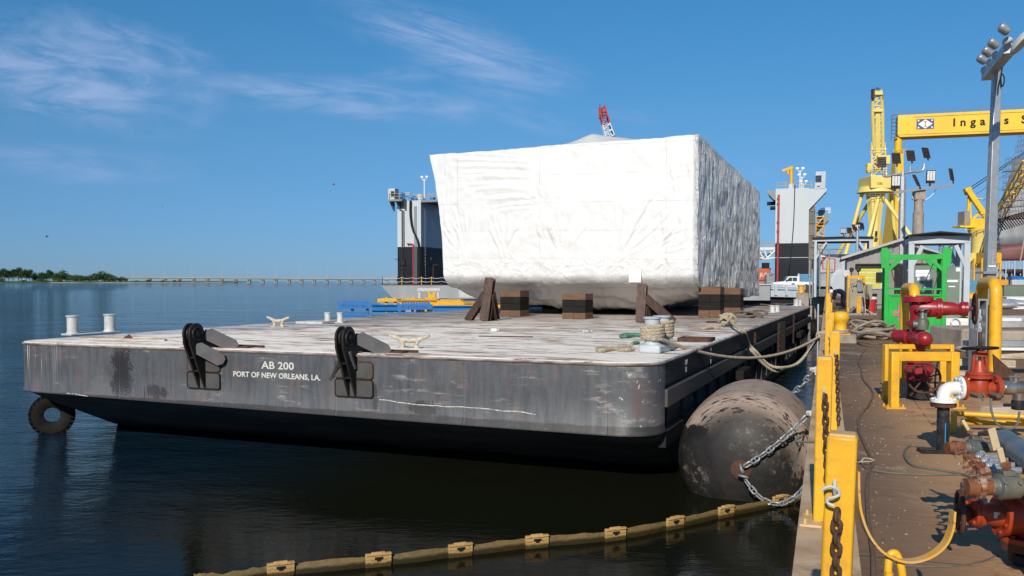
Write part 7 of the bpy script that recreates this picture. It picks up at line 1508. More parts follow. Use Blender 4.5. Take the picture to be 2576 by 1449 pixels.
for k, z in enumerate((265, 490, 708, 917, 1130, 1322, 1525, 1702, 1899, 2060, 2252, 2402)):
    px = z * .3663; p = A(px, 700, BY - 2); p.z = WZ + bz(px) + 1.5
    if lf_ is None: b = B(); b.cyl((0, 0, 0), (0, 0, 22), .22, .14, n=6); b.cyl((0, 0, 21.8), (2.2, 0, 22.4), .12, n=6); lf_ = b.obj('bridge_lamp', M['alu'], label='thin grey lamp post standing on the far bridge', cat='lamp post', group='lamp posts along the far bridge'); lf_.location = p
    else: dup(lf_, None, p)
p = A(59, 703, 1780); p.z = 0; b = B(); b.cyl((0, 0, 0), (0, 0, 23), .5, .3, n=8); b.cyl((0, 0, 23), (0, 0, 24.5), 1.6, n=10); lt = b.obj('light_tower', M['white'], label='tall pale mast with a lamp head above the shore trees', cat='mast'); lt.location = p
def tree_proto(h, wd, mat, seed, base=.18, leaves=900, label='', group=''):
    rnd = random.Random(seed); root = thing('shore_tree', label, 'tree', (0, 0, 0), 0, group); b = B(); b.tube([(0, 0, 0), (.3, 0, h * .3), (.1, .2, h * .62), (0, 0, h * .85)], [.5, .38, .25, .08], 7)
    cl = []
    for i in range(11):
        a = rnd.random() * 6.28; rr = wd * .5 * rnd.random() ** .5; z = h * (base + .1 + (.78 - base) * rnd.random()); k = 1 - abs((z / h - .5)) * .7; cl.append((rr * math.cos(a) * k, rr * math.sin(a) * k, z, wd * rnd.uniform(.16, .30)))
        if i < 6: b.tube([(0, .1, z * .6), (cl[-1][0] * .6, cl[-1][1] * .6, z * .9), (cl[-1][0], cl[-1][1], z)], [.2, .12, .05], 5)
    cl.append((0, 0, h * .88, wd * .2)); b.obj('trunk', M['bark'], root); b = B(); s = wd * .05
    for i in range(leaves):
        c = cl[rnd.randrange(len(cl))]; u, v, w_ = rnd.gauss(0, 1), rnd.gauss(0, 1), rnd.gauss(0, .8); L = math.sqrt(u * u + v * v + w_ * w_) + 1e-6; r = c[3] * rnd.uniform(.45, 1.12); p = Vector((c[0] + u / L * r, c[1] + v / L * r, c[2] + w_ / L * r)); ax = Vector((rnd.gauss(0, 1), rnd.gauss(0, 1), rnd.gauss(0, 1))).normalized(); bx_ = ax.orthogonal().normalized(); by_ = ax.cross(bx_); q = s * rnd.uniform(.6, 1.5)
        b.add([p - bx_ * q, p + by_ * q * .6, p + bx_ * q, p - by_ * q * .6], [(0, 1, 2, 3)])
    b.obj('crown', mat, root, smooth=False); return root
GT = 'trees along the far shore'
protos = [tree_proto(16, 15, M['leaf_dark'], 1, label='dark round bushy tree on the far shore', group=GT), tree_proto(14, 19, M['leaf_mid'], 2, .05, label='wide mid green bushy tree on the far shore', group=GT), tree_proto(17, 13, M['leaf_dark'], 3, .3, label='tall open dark tree on the far shore', group=GT), tree_proto(9, 16, M['leaf_olive'], 4, .0, label='low olive green shrub tree on the far shore', group=GT)]
random.seed(14)
rows = [(-20, 24), (2, 22), (12, 25), (22, 21), (33, 23), (47, 27), (55, 21), (66, 24), (75, 23), (88, 15), (98, 15), (108, 17), (118, 16), (125, 22), (138, 15), (148, 15), (157, 20), (168, 13), (178, 12), (188, 11), (197, 10), (207, 10), (216, 10), (226, 11), (236, 10), (247, 14), (257, 19), (264, 16), (273, 13), (283, 11), (292, 9), (303, 8), (314, 7)]
used = [0] * 4
for i, (px, h) in enumerate(rows):
    k = (2 if h > 21 or i % 3 == 0 else 0 if i % 2 else 1) if h > 12 else (3 if i % 2 else 1); H0 = (16, 14, 17, 9)[k]; Y = 1720 + random.uniform(-10, 60); sc_ = h * .98 / H0; p = A(px, 705, Y); p.z = WZ + 2.4
    if not used[k]: used[k] = 1; protos[k].location = p; protos[k].scale = (sc_ * 1.1, sc_, sc_); protos[k].rotation_euler = (0, 0, random.random() * 6)
    else: dup(protos[k], None, p, random.random() * 6, (sc_ * 1.1, sc_, sc_))
for i, px in enumerate((4, 58, 105, 118, 150, 345, 372, 408, 440, 452)):       # bushes by the water
    p = A(px, 708, 1664 + (90 if px > 330 else 0)); p.z = WZ + .9; sc_ = random.uniform(.42, .75) if px < 330 else random.uniform(.3, .5)
    dup(protos[3], None, p, random.random() * 6, (sc_ * 1.4, sc_, sc_))
b = B(); random.seed(9)
for i in range(5200):
    px = random.uniform(-20, 480); Y = random.uniform(1655, 1725) + (80 if px > 330 else 0); p = A(px, 709, Y); k = min(1, max(.25, (470 - px) / 200)); h = random.uniform(.8, 2.6) * (k if px > 330 else 1) * (.55 if 250 < px < 330 else 1); p.z = WZ + .7 + (Y - 1650) * .012; b.add([(p.x - 1.1, p.y, p.z), (p.x + 1.1, p.y + .3, p.z), (p.x + random.uniform(-1, 1), p.y, p.z + h)], [(0, 1, 2)])
b.obj('shore_undergrowth', M['leaf_mid'], kind='stuff', smooth=False)
# gulls
for k, (px, py, Y, s, lab) in enumerate(((838, 464, 190, 1.0, 'gull gliding in the sky between cloud streaks and wrapped cargo'), (117, 596, 150, .8, 'gull flying low over the open water by the far shore'), (408, 520, 230, .5, 'tiny distant gull over the middle of the bay'))):
    q = A(px, py, Y); gl = thing('gull', lab, 'bird', q, .4); b = B(); b.tube([(-.30, 0, 0), (-.2, 0, .02), (0, 0, .03), (.18, 0, .03), (.27, 0, .05), (.34, 0, .04)], [.01, .06, .09, .06, .045, .008], 10)
    for w_ in (-1, 1): b.tube([(0, w_ * .05, .05), (.05, w_ * .32, .20), (-.02, w_ * .62, .10), (-.10, w_ * .85, .0)], [.07, .06, .045, .01], 8)
    b.obj('body', M['feather'], gl); gl.scale = (s * 1.3,) * 3

# ------------------------------------------------------------ cranes
def lattice(b, p0, p1, w0, w1, n, r, up=None):
    p0, p1 = Vector(p0), Vector(p1); x, y, d = b.frame(p1 - p0, up); C = []
    for i in range(n + 1):
        c = p0.lerp(p1, i / n); h = (w0 + (w1 - w0) * i / n) / 2; C.append([c + x * h * s + y * h * t_ for s, t_ in ((-1, -1), (1, -1), (1, 1), (-1, 1))])
    for k in range(4): b.tube([c[k] for c in C], r, 6)
    for i in range(n):
        for k in range(4):
            j = (k + 1) % 4; b.cyl(C[i][k], C[i + 1][j] if (i + k) % 2 else C[i][j], r * .6, n=5, cap=False)
            if not (i + k) % 2: b.cyl(C[i][j], C[i + 1][k], r * .6, n=5, cap=False)
rc = thing('lattice_crane', 'red and white lattice crane boom rising behind the wrapped cargo', 'crane', Vector((A(1545, 350, 190).x, 190, -2))); o = rc.location.copy(); p = lambda px, py: A(px, py, 190) - o
b = B(); lattice(b, p(1534, 345), p(1523, 309), 1.8, 1.45, 5, .11); b.obj('boom', M['white'], rc)
b = B(); lattice(b, p(1545, 470), p(1534, 345), 1.8, 1.8, 10, .13); b.box(p(1518, 276), (.8, 1.0, 1.0)); lattice(b, p(1524, 312), p(1514, 268), 1.5, 1.1, 4, .15); lattice(b, p(1513, 298), p(1511, 270), .9, .5, 3, .1); b.obj('boom_head', M['pipe_red'], rc)
b = B(); [b.cyl(p(1516 + 2 * k, 270 + 4 * k), p(1548 - 2 * k, 345), .06, n=5) for k in range(3)]; b.cyl(p(1510, 268), p(1508, 262), .05, n=5); b.obj('pendant_line', M['black'], rc)
b = B(); b.box((0, 0, 3.5), (4, 6, 4)); [b.box((s * 2.4, 0, .6 + .9), (.9, 7, 1.3)) for s in (-1, 1)]; b.obj('carrier', M['pipe_red'], rc); b = B(); b.box((0, .5, 1.3), (60, 26, 2.2)); wf = None
# tall yellow whirley crane (picture zoom coordinates of the survey: px = 1886.8 + .434 zx, py = 188.7 + .434 zy)
CYd = 300; co_ = Vector((A(2203, 620, CYd).x, CYd, 0)); yc = thing('portal_crane', 'tall pale yellow slewing crane on splayed tube legs', 'crane', co_); zz = lambda zx, zy, dy=0: A(1886.8 + .434 * zx, 188.7 + .434 * zy, CYd + dy) - co_
CY_ = M['crane_yellow']
b = B(); hA = zz(740, 672).z
tw = [zz(713, 690), zz(770, 690)]
b.lathe([(1.2, zz(0, 980).z - 10), (1.5, zz(0, 980).z), (2.4, zz(0, 790).z), (3.1, hA - 1), (4.0, hA)], (zz(738, 0).x, 0, 0), (0, 0, 1), 8); b.obj('centre_column', CY_, yc, smooth=False)
for a_, c_, dy in (((655, 682), (574, 1040), 2), ((735, 690), (598, 1000), -7), ((748, 700), (850, 950), -7), ((822, 690), (866, 950), 2), ((745, 690), (835, 945), 7), ((735, 690), (640, 950), 8)):
    b = B(); P0 = zz(*a_) + Vector((0, dy * .3, 0)); P1 = zz(*c_) + Vector((0, dy * 1.6, 0)); P1 = P0 + (P1 - P0) * ((P0.z - .0) / (P0.z - P1.z)); b.cyl(P0, P1, .58, .72, n=12); b.obj('tower_leg', CY_, yc)
b = B(); b.cyl((zz(738, 0).x, 0, hA - .6), (zz(738, 0).x, 0, hA + 1.2), 5.8, 5.2, n=24); b.box((zz(738, 0).x, 0, hA + .3), (zz(825, 0).x - zz(650, 0).x, 3, 1.4)); b.obj('slew_ring', CY_, yc)
b = B(); a_, c_ = zz(664, 592), zz(842, 666); b.box(((a_.x + c_.x) / 2, 0, (a_.z + c_.z) / 2), (c_.x - a_.x, 11, a_.z - c_.z)); b.obj('machine_house', CY_, yc, bevel=.2)
text('lettering', 'GBS', 1.1, M['ink'], yc, TXM(zz(752, 630, -5.55), (1, 0, 0), (0, 0, 1)))
b = B(); railing(b, [zz(668, 712, -5), zz(812, 712, -5)], 1.4, 1.6, .08); b.obj('gallery_rail', M['midgrey'], yc)
b = B(); zt_, zm_ = zz(0, 395), zz(0, 592)
for zx0, zx1 in ((703, 706), (790, 779)):
    for dy in (-2.5, 3): b.bar(zz(zx0, 592, dy), zz(zx1, 390, dy), .45, .45)
for zy in (560, 505, 475, 450, 428): b.bar(zz(700, zy, -2.5), zz(790, zy, -2.5), .35, .35); b.bar(zz(700, zy, 3), zz(790, zy, 3), .35, .35)
for z0_, z1_ in ((592, 505), (505, 428)): b.bar(zz(703, z0_, -2.6), zz(788, z1_, -2.6), .3, .3); b.bar(zz(788, z0_, -2.6), zz(703, z1_, -2.6), .3, .3)
b.bar(zz(712, 428), zz(743, 392), .4, .4); b.bar(zz(778, 428), zz(743, 392), .4, .4); b.obj('gantry_frame', CY_, yc)
b = B(); a_, c_ = zz(712, 475), zz(782, 525); b.box(((a_.x + c_.x) / 2, -3.2, (a_.z + c_.z) / 2), (c_.x - a_.x, 2.2, a_.z - c_.z)); b.box(zz(690, 540, -2), (1.6, 2, 3)); b.box(zz(688, 530, -1), (.5, 3.5, .4)); b.obj('operator_cabin', CY_, yc, bevel=.1)
b = B(); railing(b, [zz(700, 462, -3), zz(792, 462, -3)], 1.5, 1.2, .09); b.obj('walkway_rail', CY_, yc); b = B(); railing(b, [zz(680, 556, -4), zz(796, 556, -4)], 1.4, 1.3, .09); b.obj('walkway_rail', CY_, yc)
zB = lambda zx, zy, dy=0: zz(zx, zy, dy * .3)
b = B(); P0, P1 = zB(738, 560, -4), zB(737, 105, -26)
for zx0, zx1, zx2 in ((712, 710, 716), (764, 768, 760)):
    b.tube([zB(zx0 + 6, 420, -8), zB(zx1, 210, -20), zB(zx2, 98, -26)], [.62, .55, .5], 8)
    b.tube([zB(zx0 + 8, 420, -4), zB(zx1, 210, -15), zB(zx2, 98, -23)], [.4, .36, .3], 8)
for zy, k in ((400, 0), (350, 1), (300, 2), (250, 3), (215, 4), (180, 5), (150, 6), (125, 7)):
    f = (420 - zy) / 322; dy = -8 - 18 * f; b.bar(zB(713, zy, dy), zB(765, zy - 4, dy), .3, .3); b.bar(zB(714, zy, dy), zB(764, zy - 40, dy - 2), .22, .22)
b.bar(zB(732, 560, -3), zB(733, 215, -18), .9, .9); b.bar(zB(746, 560, -3), zB(744, 215, -18), .9, .9); b.bar(zB(736, 215, -18), zB(737, 110, -25), .5, .5); b.box(zB(739, 205, -20), (3.4, 1.2, 1.0)); b.box(zB(738, 105, -26), (3.0, 1.2, 1.2)); b.obj('boom', CY_, yc)
b = B(); b.box(zB(712, 110, -26), (.7, 1.4, 3.0)); [b.cyl(zB(704, 100, -26), zB(737, 72, -26), .12, n=6), b.cyl(zB(770, 100, -26), zB(737, 72, -26), .12, n=6), b.cyl(zB(704, 138, -26), zB(704, 100, -26), .12, n=6), b.cyl(zB(769, 138, -26), zB(769, 100, -26), .12, n=6), b.cyl(zB(737, 72, -26), zB(737, 100, -26), .15, n=6)]; b.obj('boom_head', M['steel_brown'], yc)
b = B(); a_ = zz(729, 918, -2.2); b.box((a_.x, -2.6, a_.z), (.6, .3, 1.4)); b.box((a_.x, -2.5, a_.z - 1.8), (1.0, .3, .5)); b.obj('access_door', M['black'], yc)
b = B(); fo = [P for P in ((-24, 10), (26, -6))]; b.box((0, 0, 1.0), (1, 1, 2)); 
# gantry
gy = M['gantry_yellow']; ga = A(2258, 345, 350); gb_ = A(2640, 326, 335); gt = thing('gantry_crane', 'huge yellow goliath gantry crane with black lettering and blue emblem', 'crane', Vector((ga.x, 350, 0))); go_ = Vector((ga.x, 350, 0))
dv = (gb_ - ga); dv.z = 0; dv.normalize(); hB = ga.z; hTp = A(2258, 290, 350).z
Ln = 110; nv_ = Vector((dv.y, -dv.x, 0))
b = B(); P = lambda s, z, n=0: dv * s + nv_ * n + Vector((0, 0, z))
b.prism([(0, hB + .8), (.8, hB), (Ln, hB), (Ln, hTp), (0, hTp)], nv_ * -4, dv, (0, 0, 1), 8); b.obj('girder', gy, gt, smooth=False)
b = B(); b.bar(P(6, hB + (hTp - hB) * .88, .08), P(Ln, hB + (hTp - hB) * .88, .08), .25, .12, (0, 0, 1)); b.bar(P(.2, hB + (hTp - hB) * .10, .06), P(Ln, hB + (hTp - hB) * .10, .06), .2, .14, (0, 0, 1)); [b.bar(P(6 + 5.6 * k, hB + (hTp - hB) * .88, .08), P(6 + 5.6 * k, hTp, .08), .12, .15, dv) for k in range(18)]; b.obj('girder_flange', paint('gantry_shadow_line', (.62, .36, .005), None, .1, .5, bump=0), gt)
b = B(); railing(b, [P(0, hTp, -.2), P(Ln, hTp, -.2)], 1.3, 5.5, .06); [b.cyl(P(4 + 9.5 * k, hTp, -1), P(4 + 9.5 * k, hTp + 2.0, -1), .1, n=5) for k in range(11)]; railing(b, [P(-1.8, hB + 2, 0), P(-1.8, hTp, 0)], .1, 2, .1, 1); [b.bar(P(-2.2, hB + 1.4 * k, .2), P(0, hB + 1.4 * k, .2), 1.2, .1) for k in range(0, 7)]; [b.cyl(P(-2.2, hB - 1 + 0, s), P(-2.2, hTp + .6, s), .09, n=5) for s in (-.6, .8)]; b.obj('service_rail', M['midgrey'], gt)
s0 = (A(2326, 315, 348) - A(2258, 315, 350)).length; zc = (hB + hTp) / 2 + .35; eh = 3.05; ew = 3.05
def gd(poly, s, z, n_, mat, nm): b = B(); b.prism(poly, dv * s + nv_ * n_ + Vector((0, 0, z)), dv, (0, 0, 1), .04); b.obj(nm, mat, gt, smooth=False)
gd([(-ew, -eh * .62), (ew, -eh * .62), (ew, eh * .62), (-ew, eh * .62)], s0, zc, .05, M['emblem_blue'], 'emblem_panel'); gd([(-2.55, 0), (0, -1.72), (2.55, 0), (0, 1.72)], s0, zc, .10, M['white_clean'], 'emblem_diamond')
for dx in (-2.35, 2.35):
    for dz in (-1.3, 1.3): gd([((.52 if i % 2 == 0 else .21) * math.sin(math.pi * i / 5), (.52 if i % 2 == 0 else .21) * math.cos(math.pi * i / 5)) for i in range(10)], s0 + dx, zc + dz, .10, M['white_clean'], 'emblem_star')
gd([(-.6, -1.05), (.6, -1.05), (.6, -.8), (.18, -.8), (.18, .8), (.6, .8), (.6, 1.05), (-.6, 1.05), (-.6, .8), (-.18, .8), (-.18, -.8), (-.6, -.8)], s0, zc, .14, M['emblem_red'], 'emblem_letter')
TX = dv * 19.0 + nv_ * .06 + Vector((0, 0, zc - .1))
text('lettering', 'Ingalls Shipbuilding', 4.1, M['ink'], gt, TXM(TX, dv, (0, 0, 1)), 'LEFT', off=.12, ext=.02, space=1.72)
lx0, lx1 = A(2240, 600, 352).x - go_.x, A(2262, 600, 352).x - go_.x
b = B(); q = lambda px, py, dy=0: A(px, py, 352) - go_ + Vector((0, dy, 0))
zb_ = 0; fx = lambda px, z: 0
top = q(2248, 385); b.v = []
def taper(b, c0, w0, d0, c1, w1, d1):
    vs = [Vector(c0) + Vector((i * w0 / 2, j * d0 / 2, 0)) for i, j in ((-1, -1), (1, -1), (1, 1), (-1, 1))] + [Vector(c1) + Vector((i * w1 / 2, j * d1 / 2, 0)) for i, j in ((-1, -1), (1, -1), (1, 1), (-1, 1))]; b.add(vs, [(3, 2, 1, 0), (4, 5, 6, 7), (0, 1, 5, 4), (1, 2, 6, 5), (2, 3, 7, 6), (3, 0, 4, 7)])
c1_ = q(2259, 388); c0_ = q(2248, 600); k = c1_.z / (c1_.z - c0_.z); cb0 = c1_ + (c0_ - c1_) * k
taper(b, cb0, 5.2, 14, c1_, 2.4, 4); b.obj('leg', gy, gt, smooth=False)
b = B(); b.cyl(c1_ - Vector((0, 0, .5)), Vector((c1_.x, c1_.y, hB + .2)), 1.3, 1.5, n=12); railing(b, [c1_ + Vector((-2.4, -2, .3)), c1_ + Vector((2.4, -2, .3)), c1_ + Vector((2.4, 2, .3))], 1.3, 1.2, .08); b.obj('leg_head', gy, gt)
# small yellow crane
sy_ = 240; so_ = Vector((A(2470, 640, sy_).x, sy_, 0)); sc2 = thing('pedestal_crane', 'small yellow pedestal crane with grey counterweight near the ship', 'crane', so_); z1 = lambda zx, zy, dy=0: A(1886.8 + .434 * zx, 188.7 + .434 * zy, sy_ + dy) - so_
cxp = z1(1352, 0).x
b = B(); b.lathe([(2.0, 0), (2.0, z1(0, 945).z), (2.9, z1(0, 905).z), (3.0, z1(0, 885).z)], (cxp, 0, 0), n=28); b.obj('pedestal', CY_, sc2)
b = B(); b.bar((cxp - 4.5, -1, z1(0, 1085).z), (cxp - .5, 0, z1(0, 1030).z), 1.2, 1.4); b.obj('pedestal_strut', CY_, sc2)
b = B(); a_, c_ = z1(1256, 835), z1(1400, 880); b.box(((a_.x + c_.x) / 2, 0, (a_.z + c_.z) / 2), (c_.x - a_.x, 4, a_.z - c_.z)); b.box((z1(1300, 0).x, 0, z1(0, 880).z), (z1(1400, 0).x - z1(1224, 0).x, 4.4, .5)); b.obj('machine_house', M['crane_deep'], sc2)
b = B(); a_, c_ = z1(1224, 793), z1(1254, 872); b.box(((a_.x + c_.x) / 2, 0, (a_.z + c_.z) / 2), (c_.x - a_.x, 3.6, a_.z - c_.z)); b.obj('counterweight', M['concrete'], sc2)
b = B(); b.bar(z1(1262, 668, -1), z1(1372, 830, -1), 1.0, 1.3); b.bar(z1(1262, 668, 1), z1(1372, 830, 1), .8, 1.0); b.bar(z1(1256, 655), z1(1270, 690), 1.4, 1.6)
for zx, zx2 in ((1269, 1259), (1272, 1277)): b.bar(z1(zx, 690), z1(zx2, 832), .45, .45)
b.bar(z1(1290, 832), z1(1335, 795), .5, .5); b.box(z1(1313, 718), (2.2, 2, .25)); b.obj('back_mast', M['crane_deep'], sc2)
b = B(); lattice(b, z1(1415, 862, -3), z1(1610, 520, -95), 2.0, 1.3, 17, .13); b.obj('boom', M['crane_deep'], sc2)
b = B(); [b.cyl(z1(1262 + 12 * k, 662 + 9 * k), z1(1600, 440 + 9 * k, -6), .11, n=5) for k in range(2)]; [b.cyl(z1(1310 + 40 * k, 690 + 40 * k), z1(1600, 500 + 60 * k, -6), .04, n=4) for k in range(2)]; b.obj('boom_pendant', M['black'], sc2)
b = B(); railing(b, [z1(1250, 908, -3.5), z1(1410, 908, -3.5)], 1.0, 1.6, .07); railing(b, [z1(1330, 832, -1.8), z1(1372, 832, -1.8)], 1.2, 1.2, .06); b.obj('gallery_rail', M['crane_deep'], sc2)
# ------------------------------------------------------------ ship on the slip, scaffolding
SYd = 205; shp = Vector((A(2560, 660, SYd).x, SYd, 0)); sh = thing('ship_hull', 'grey warship hull with dark red bottom on the building slip', 'ship', shp); z2 = lambda zx, zy, dy=0: A(1886.8 + .434 * zx, 188.7 + .434 * zy, SYd + dy) - shp
prof_l = [(1452, 1076), (1432, 1062), (1417, 1035), (1412, 1012), (1415, 984), (1424, 930), (1434, 870), (1440, 845), (1448, 838), (1480, 760), (1520, 690), (1565, 560), (1590, 470)]
def hullpart(i0, i1, name, mat):
    b = B(); n = 40; rings_ = []
    for zx, zy in prof_l[i0:i1 + 1]:
        e = z2(zx, zy); ring = []
        for k in range(n + 1):
            s = k / n; x = e.x + s * 62; yb = -16 * (1 - (1 - s) ** 2.2) - (1.5 * s) + 4; ring.append((x, yb * (.35 + .65 * min(1, max(.15, (e.z - z2(0, 1080).z) / 5))), e.z - 1.5 * s * 0 + s * 3.0 * (0 if zy > 1000 else .6)))
        rings_.append(ring)
    for r in rings_: b.v += r
    for i in range(len(rings_) - 1):
        for k in range(n): b.f.append((i * (n + 1) + k, i * (n + 1) + k + 1, (i + 1) * (n + 1) + k + 1, (i + 1) * (n + 1) + k))
    m_ = b.obj(name, mat, sh, ang=60); md = m_.modifiers.new('solid', 'SOLIDIFY'); md.thickness = 1.2; md.offset = -1
hullpart(0, 4, 'red_bottom', M['ship_red']); hullpart(4, 12, 'grey_side', M['ship_grey'])
b = B(); b.box((20, 0, 2.5), (40, 8, 3.2)); b.obj('keel_blocks', M['black'], sh); sh.children[-1].name = 'keel_block'
random.seed(31)
sf = thing('scaffold_tower', 'tall grey tube scaffold hung round the ship side', 'scaffold', shp + Vector((0, -22, 0))); so2 = shp + Vector((0, -22, 0)); z3 = lambda zx, zy, dy=0: A(1886.8 + .434 * zx, 188.7 + .434 * zy, SYd - 20 + dy) - so2
b = B(); pk = B()
lev = [(840, 1432, 1600), (800, 1448, 1600), (770, 1455, 1600), (735, 1466, 1600), (700, 1470, 1600), (665, 1462, 1600), (630, 1466, 1600), (595, 1466, 1600), (560, 1466, 1600), (525, 1466, 1600), (490, 1480, 1600), (450, 1535, 1600), (420, 1540, 1600), (390, 1550, 1600), (360, 1555, 1600)]
for i, (zy, l_, r_) in enumerate(lev):
    for dy in (0, 1.6): b.cyl(z3(l_, zy, dy), z3(r_, zy - 12, dy), .05, n=4); b.cyl(z3(l_, zy - 8, dy), z3(r_, zy - 20, dy), .035, n=4)
    if i in (0, 2, 3, 5, 8): pk.bar(z3(l_ + 4, zy + 2, .8), z3(r_ - 20, zy - 8, .8), 1.4, .14)
    if i:
        zx = max(l_, lev[i - 1][1])
        while zx < 1600:
            for dy in (0, 1.6): b.cyl(z3(zx, lev[i - 1][0], dy), z3(zx, zy, dy), .05, n=4)
            if random.random() < .45: b.cyl(z3(zx, lev[i - 1][0], 0), z3(zx + 17, zy, 0), .035, n=4)
            zx += 17
b.obj('tube_frame', M['scaff'], sf); pk.obj('walk_plank', M['lumber'], sf)
b = B(); pts = [z3(1425 + 14 * k, 848 - 4 * k) for k in range(13)]; b.bar(pts[0], pts[-1], 2.4, .5); [b.bar(p_, p_ + Vector((.8, -1.2, -1.9)), .18, .18) for p_ in pts]; b.obj('bracket_walkway', M['steel_brown'], sf)
b = B(); b.tube([q_ + so2 for q_ in spline([z3(1555, 1130), z3(1570, 1060), z3(1588, 960), z3(1600, 900)], 5)], .12, 6); b.obj('access_rope', M['rope'], label='pale slanting line from the ship side to the yard', cat='rope')
# radio mast and yard clutter
def mast(zx, top, bot, wd, Y, label):
    o = Vector((A(1886.8 + .434 * zx, 700, Y).x, Y, 0)); t_ = thing('lattice_mast', label, 'mast', o); b = B(); q = lambda zy: A(1886.8 + .434 * zx, 188.7 + .434 * zy, Y) - o; lattice(b, (0, 0, 0), q(top), wd, wd, 12, .10); b.box(q(top + 25), (wd * 1.9, wd * 1.9, .2)); b.obj('lattice', M['steel_brown'], t_); b = B(); b.cyl(q(top), q(top - 28), .10); b.cyl(q(top + 70), q(top + 70) + Vector((1.4, 0, 0)), .5); b.obj('antenna', M['white'], t_)
mast(1137, 935, 1090, 2.4, 230, 'dark lattice radio mast seen through the steel canopy')
# ------------------------------------------------------------ lamp poles
def led(parent, c, fw, w_, h_, mat_face=None, up=(0, 0, 1)):
    fw = Vector(fw).normalized(); x = Vector(up).cross(fw).normalized(); u = fw.cross(x); c = Vector(c); b = B(); b.prism([(-w_ / 2, -h_ / 2), (w_ / 2, -h_ / 2), (w_ / 2, h_ / 2), (-w_ / 2, h_ / 2)], c, x, u, .09)
    for k in (-.25, 0, .25): b.prism([(-w_ * .46, -.015), (w_ * .46, -.015), (w_ * .46, .015), (-w_ * .46, .015)], c - fw * .055 + u * (h_ * k), x, u, .03)
    b.prism([(-.05, -.2), (.05, -.2), (.05, 0), (-.05, 0)], c - u * h_ / 2 - fw * .03, x, u, .07); hd = b.obj('lamp_head', M['lamp_head'], parent, bevel=.01); b = B(); [b.prism([(-w_ * .13, -h_ * .36), (w_ * .13, -h_ * .36), (w_ * .13, h_ * .36), (-w_ * .13, h_ * .36)], c + fw * .05 + x * w_ * .31 * k + u * h_ * .08, x, u, .02) for k in (-1, 0, 1)]; b.obj('lens', M['lens'], hd)
def lz(Y, o): return lambda zx, zy: A(3300 / 1.59 + zx / (2.07 * 1.59), 300 / 1.59 + zy / (2.07 * 1.59), Y) - o
YA = 62; oA = Vector((A(2274, 610, YA).x, YA, 0)); la = thing('lamp_pole', 'slender grey pole with four dark floodlights on a curved arm', 'lamp pole', oA); q = lz(YA, oA)
b = B(); c = q(643, 845); b.cyl((c.x, 0, 0), c, .26, .24, n=8); b.cyl(c, q(645, 800), .12, n=8); b.obj('pole', M['galv'], la)
b = B(); b.tube(spline([q(480, 790), q(483, 822), q(500, 840), q(560, 832), q(645, 815), q(720, 802), q(790, 795), q(815, 778), q(822, 735)], 5), .085, 8); [b.cyl(q(zx, zy), q(zx2, zy2), .075, n=8) for zx, zy, zx2, zy2 in ((588, 826, 588, 740), (705, 803, 705, 755))]; b.obj('arm', M['galv'], la)
for zx, zy, fw in ((470, 722, (.3, 1, -.35)), (590, 690, (0, 1, -.25)), (710, 668, (-.12, 1, -.3)), (836, 645, (-.45, 1, -.35))): led(la, q(zx, zy), fw, .56, .74)
YB = 57; oB = Vector((A(2312, 600, YB).x, YB, 0)); lb = thing('lamp_pole', 'concrete grey pole with a straight arm of four floodlights, two facing out', 'lamp pole', oB); q = lz(YB, oB)
b = B(); c = q(776, 960); b.cyl((c.x - .03, 0, 0), q(773, 1140), .33, .32, n=12); b.cyl(q(773, 1140), c, .27, .25, n=12); b.box(c + Vector((0, 0, -.25)), (.62, .5, .6)); b.obj('pole', M['concrete'], lb)
b = B(); b.bar(q(545, 980) + Vector((0, -.35, 0)), q(1035, 912) + Vector((0, -.35, 0)), .14, .16); b.obj('arm', M['galv'], lb)
for zx, zy, fw in ((565, 890, (.0, -1, -.1)), (735, 878, (-.9, .7, -.5)), (853, 848, (0, -1, -.12)), (1024, 830, (-.85, .75, -.2))): led(lb, q(zx, zy) + Vector((0, -.35, 0)), fw, .54, .80 if fw[1] < 0 else .74)
b = B(); [b.tube(spline([q(*a_) for a_ in pts], 5), .022, 6) for pts in (((735, 955), (722, 1000), (735, 1035), (758, 1050)), ((820, 950), (812, 1000), (830, 1030), (800, 1040)), ((925, 935), (890, 990), (840, 1030), (800, 1042)), ((570, 975), (600, 1010), (605, 1045), (615, 1020), (640, 965)))]; b.obj('cable', M['white'], lb)
YC = 92; oC = Vector((A(2170, 600, YC).x, YC, 0)); lc = thing('lamp_pole', 'low cluster of small dark floodlights above the far steel canopy', 'lamp pole', oC); q = lz(YC, oC)
b = B(); c = q(268, 1345); b.cyl((c.x, 0, 0), q(268, 1290), .15, n=8); b.bar(q(228, 1300), q(300, 1270), .12, .14); b.tube(spline([q(160, 1310), q(165, 1335), q(190, 1338), q(215, 1325)], 5), .08, 6); b.bar(q(160, 1335), q(268, 1338), .1, .1); b.obj('pole', M['galv'], lc)
for zx, zy, fw in ((152, 1292, (-.5, -1, -.4)), (203, 1288, (-.1, 1, -.3)), (245, 1262, (-.2, 1, -.4)), (270, 1262, (-.6, -1, -.3)), (290, 1245, (-.5, 1, -.3)), (308, 1250, (-.8, 1, -.3)), (222, 1318, (-.9, .3, -.5))): led(lc, q(zx, zy), fw, .5, .62)
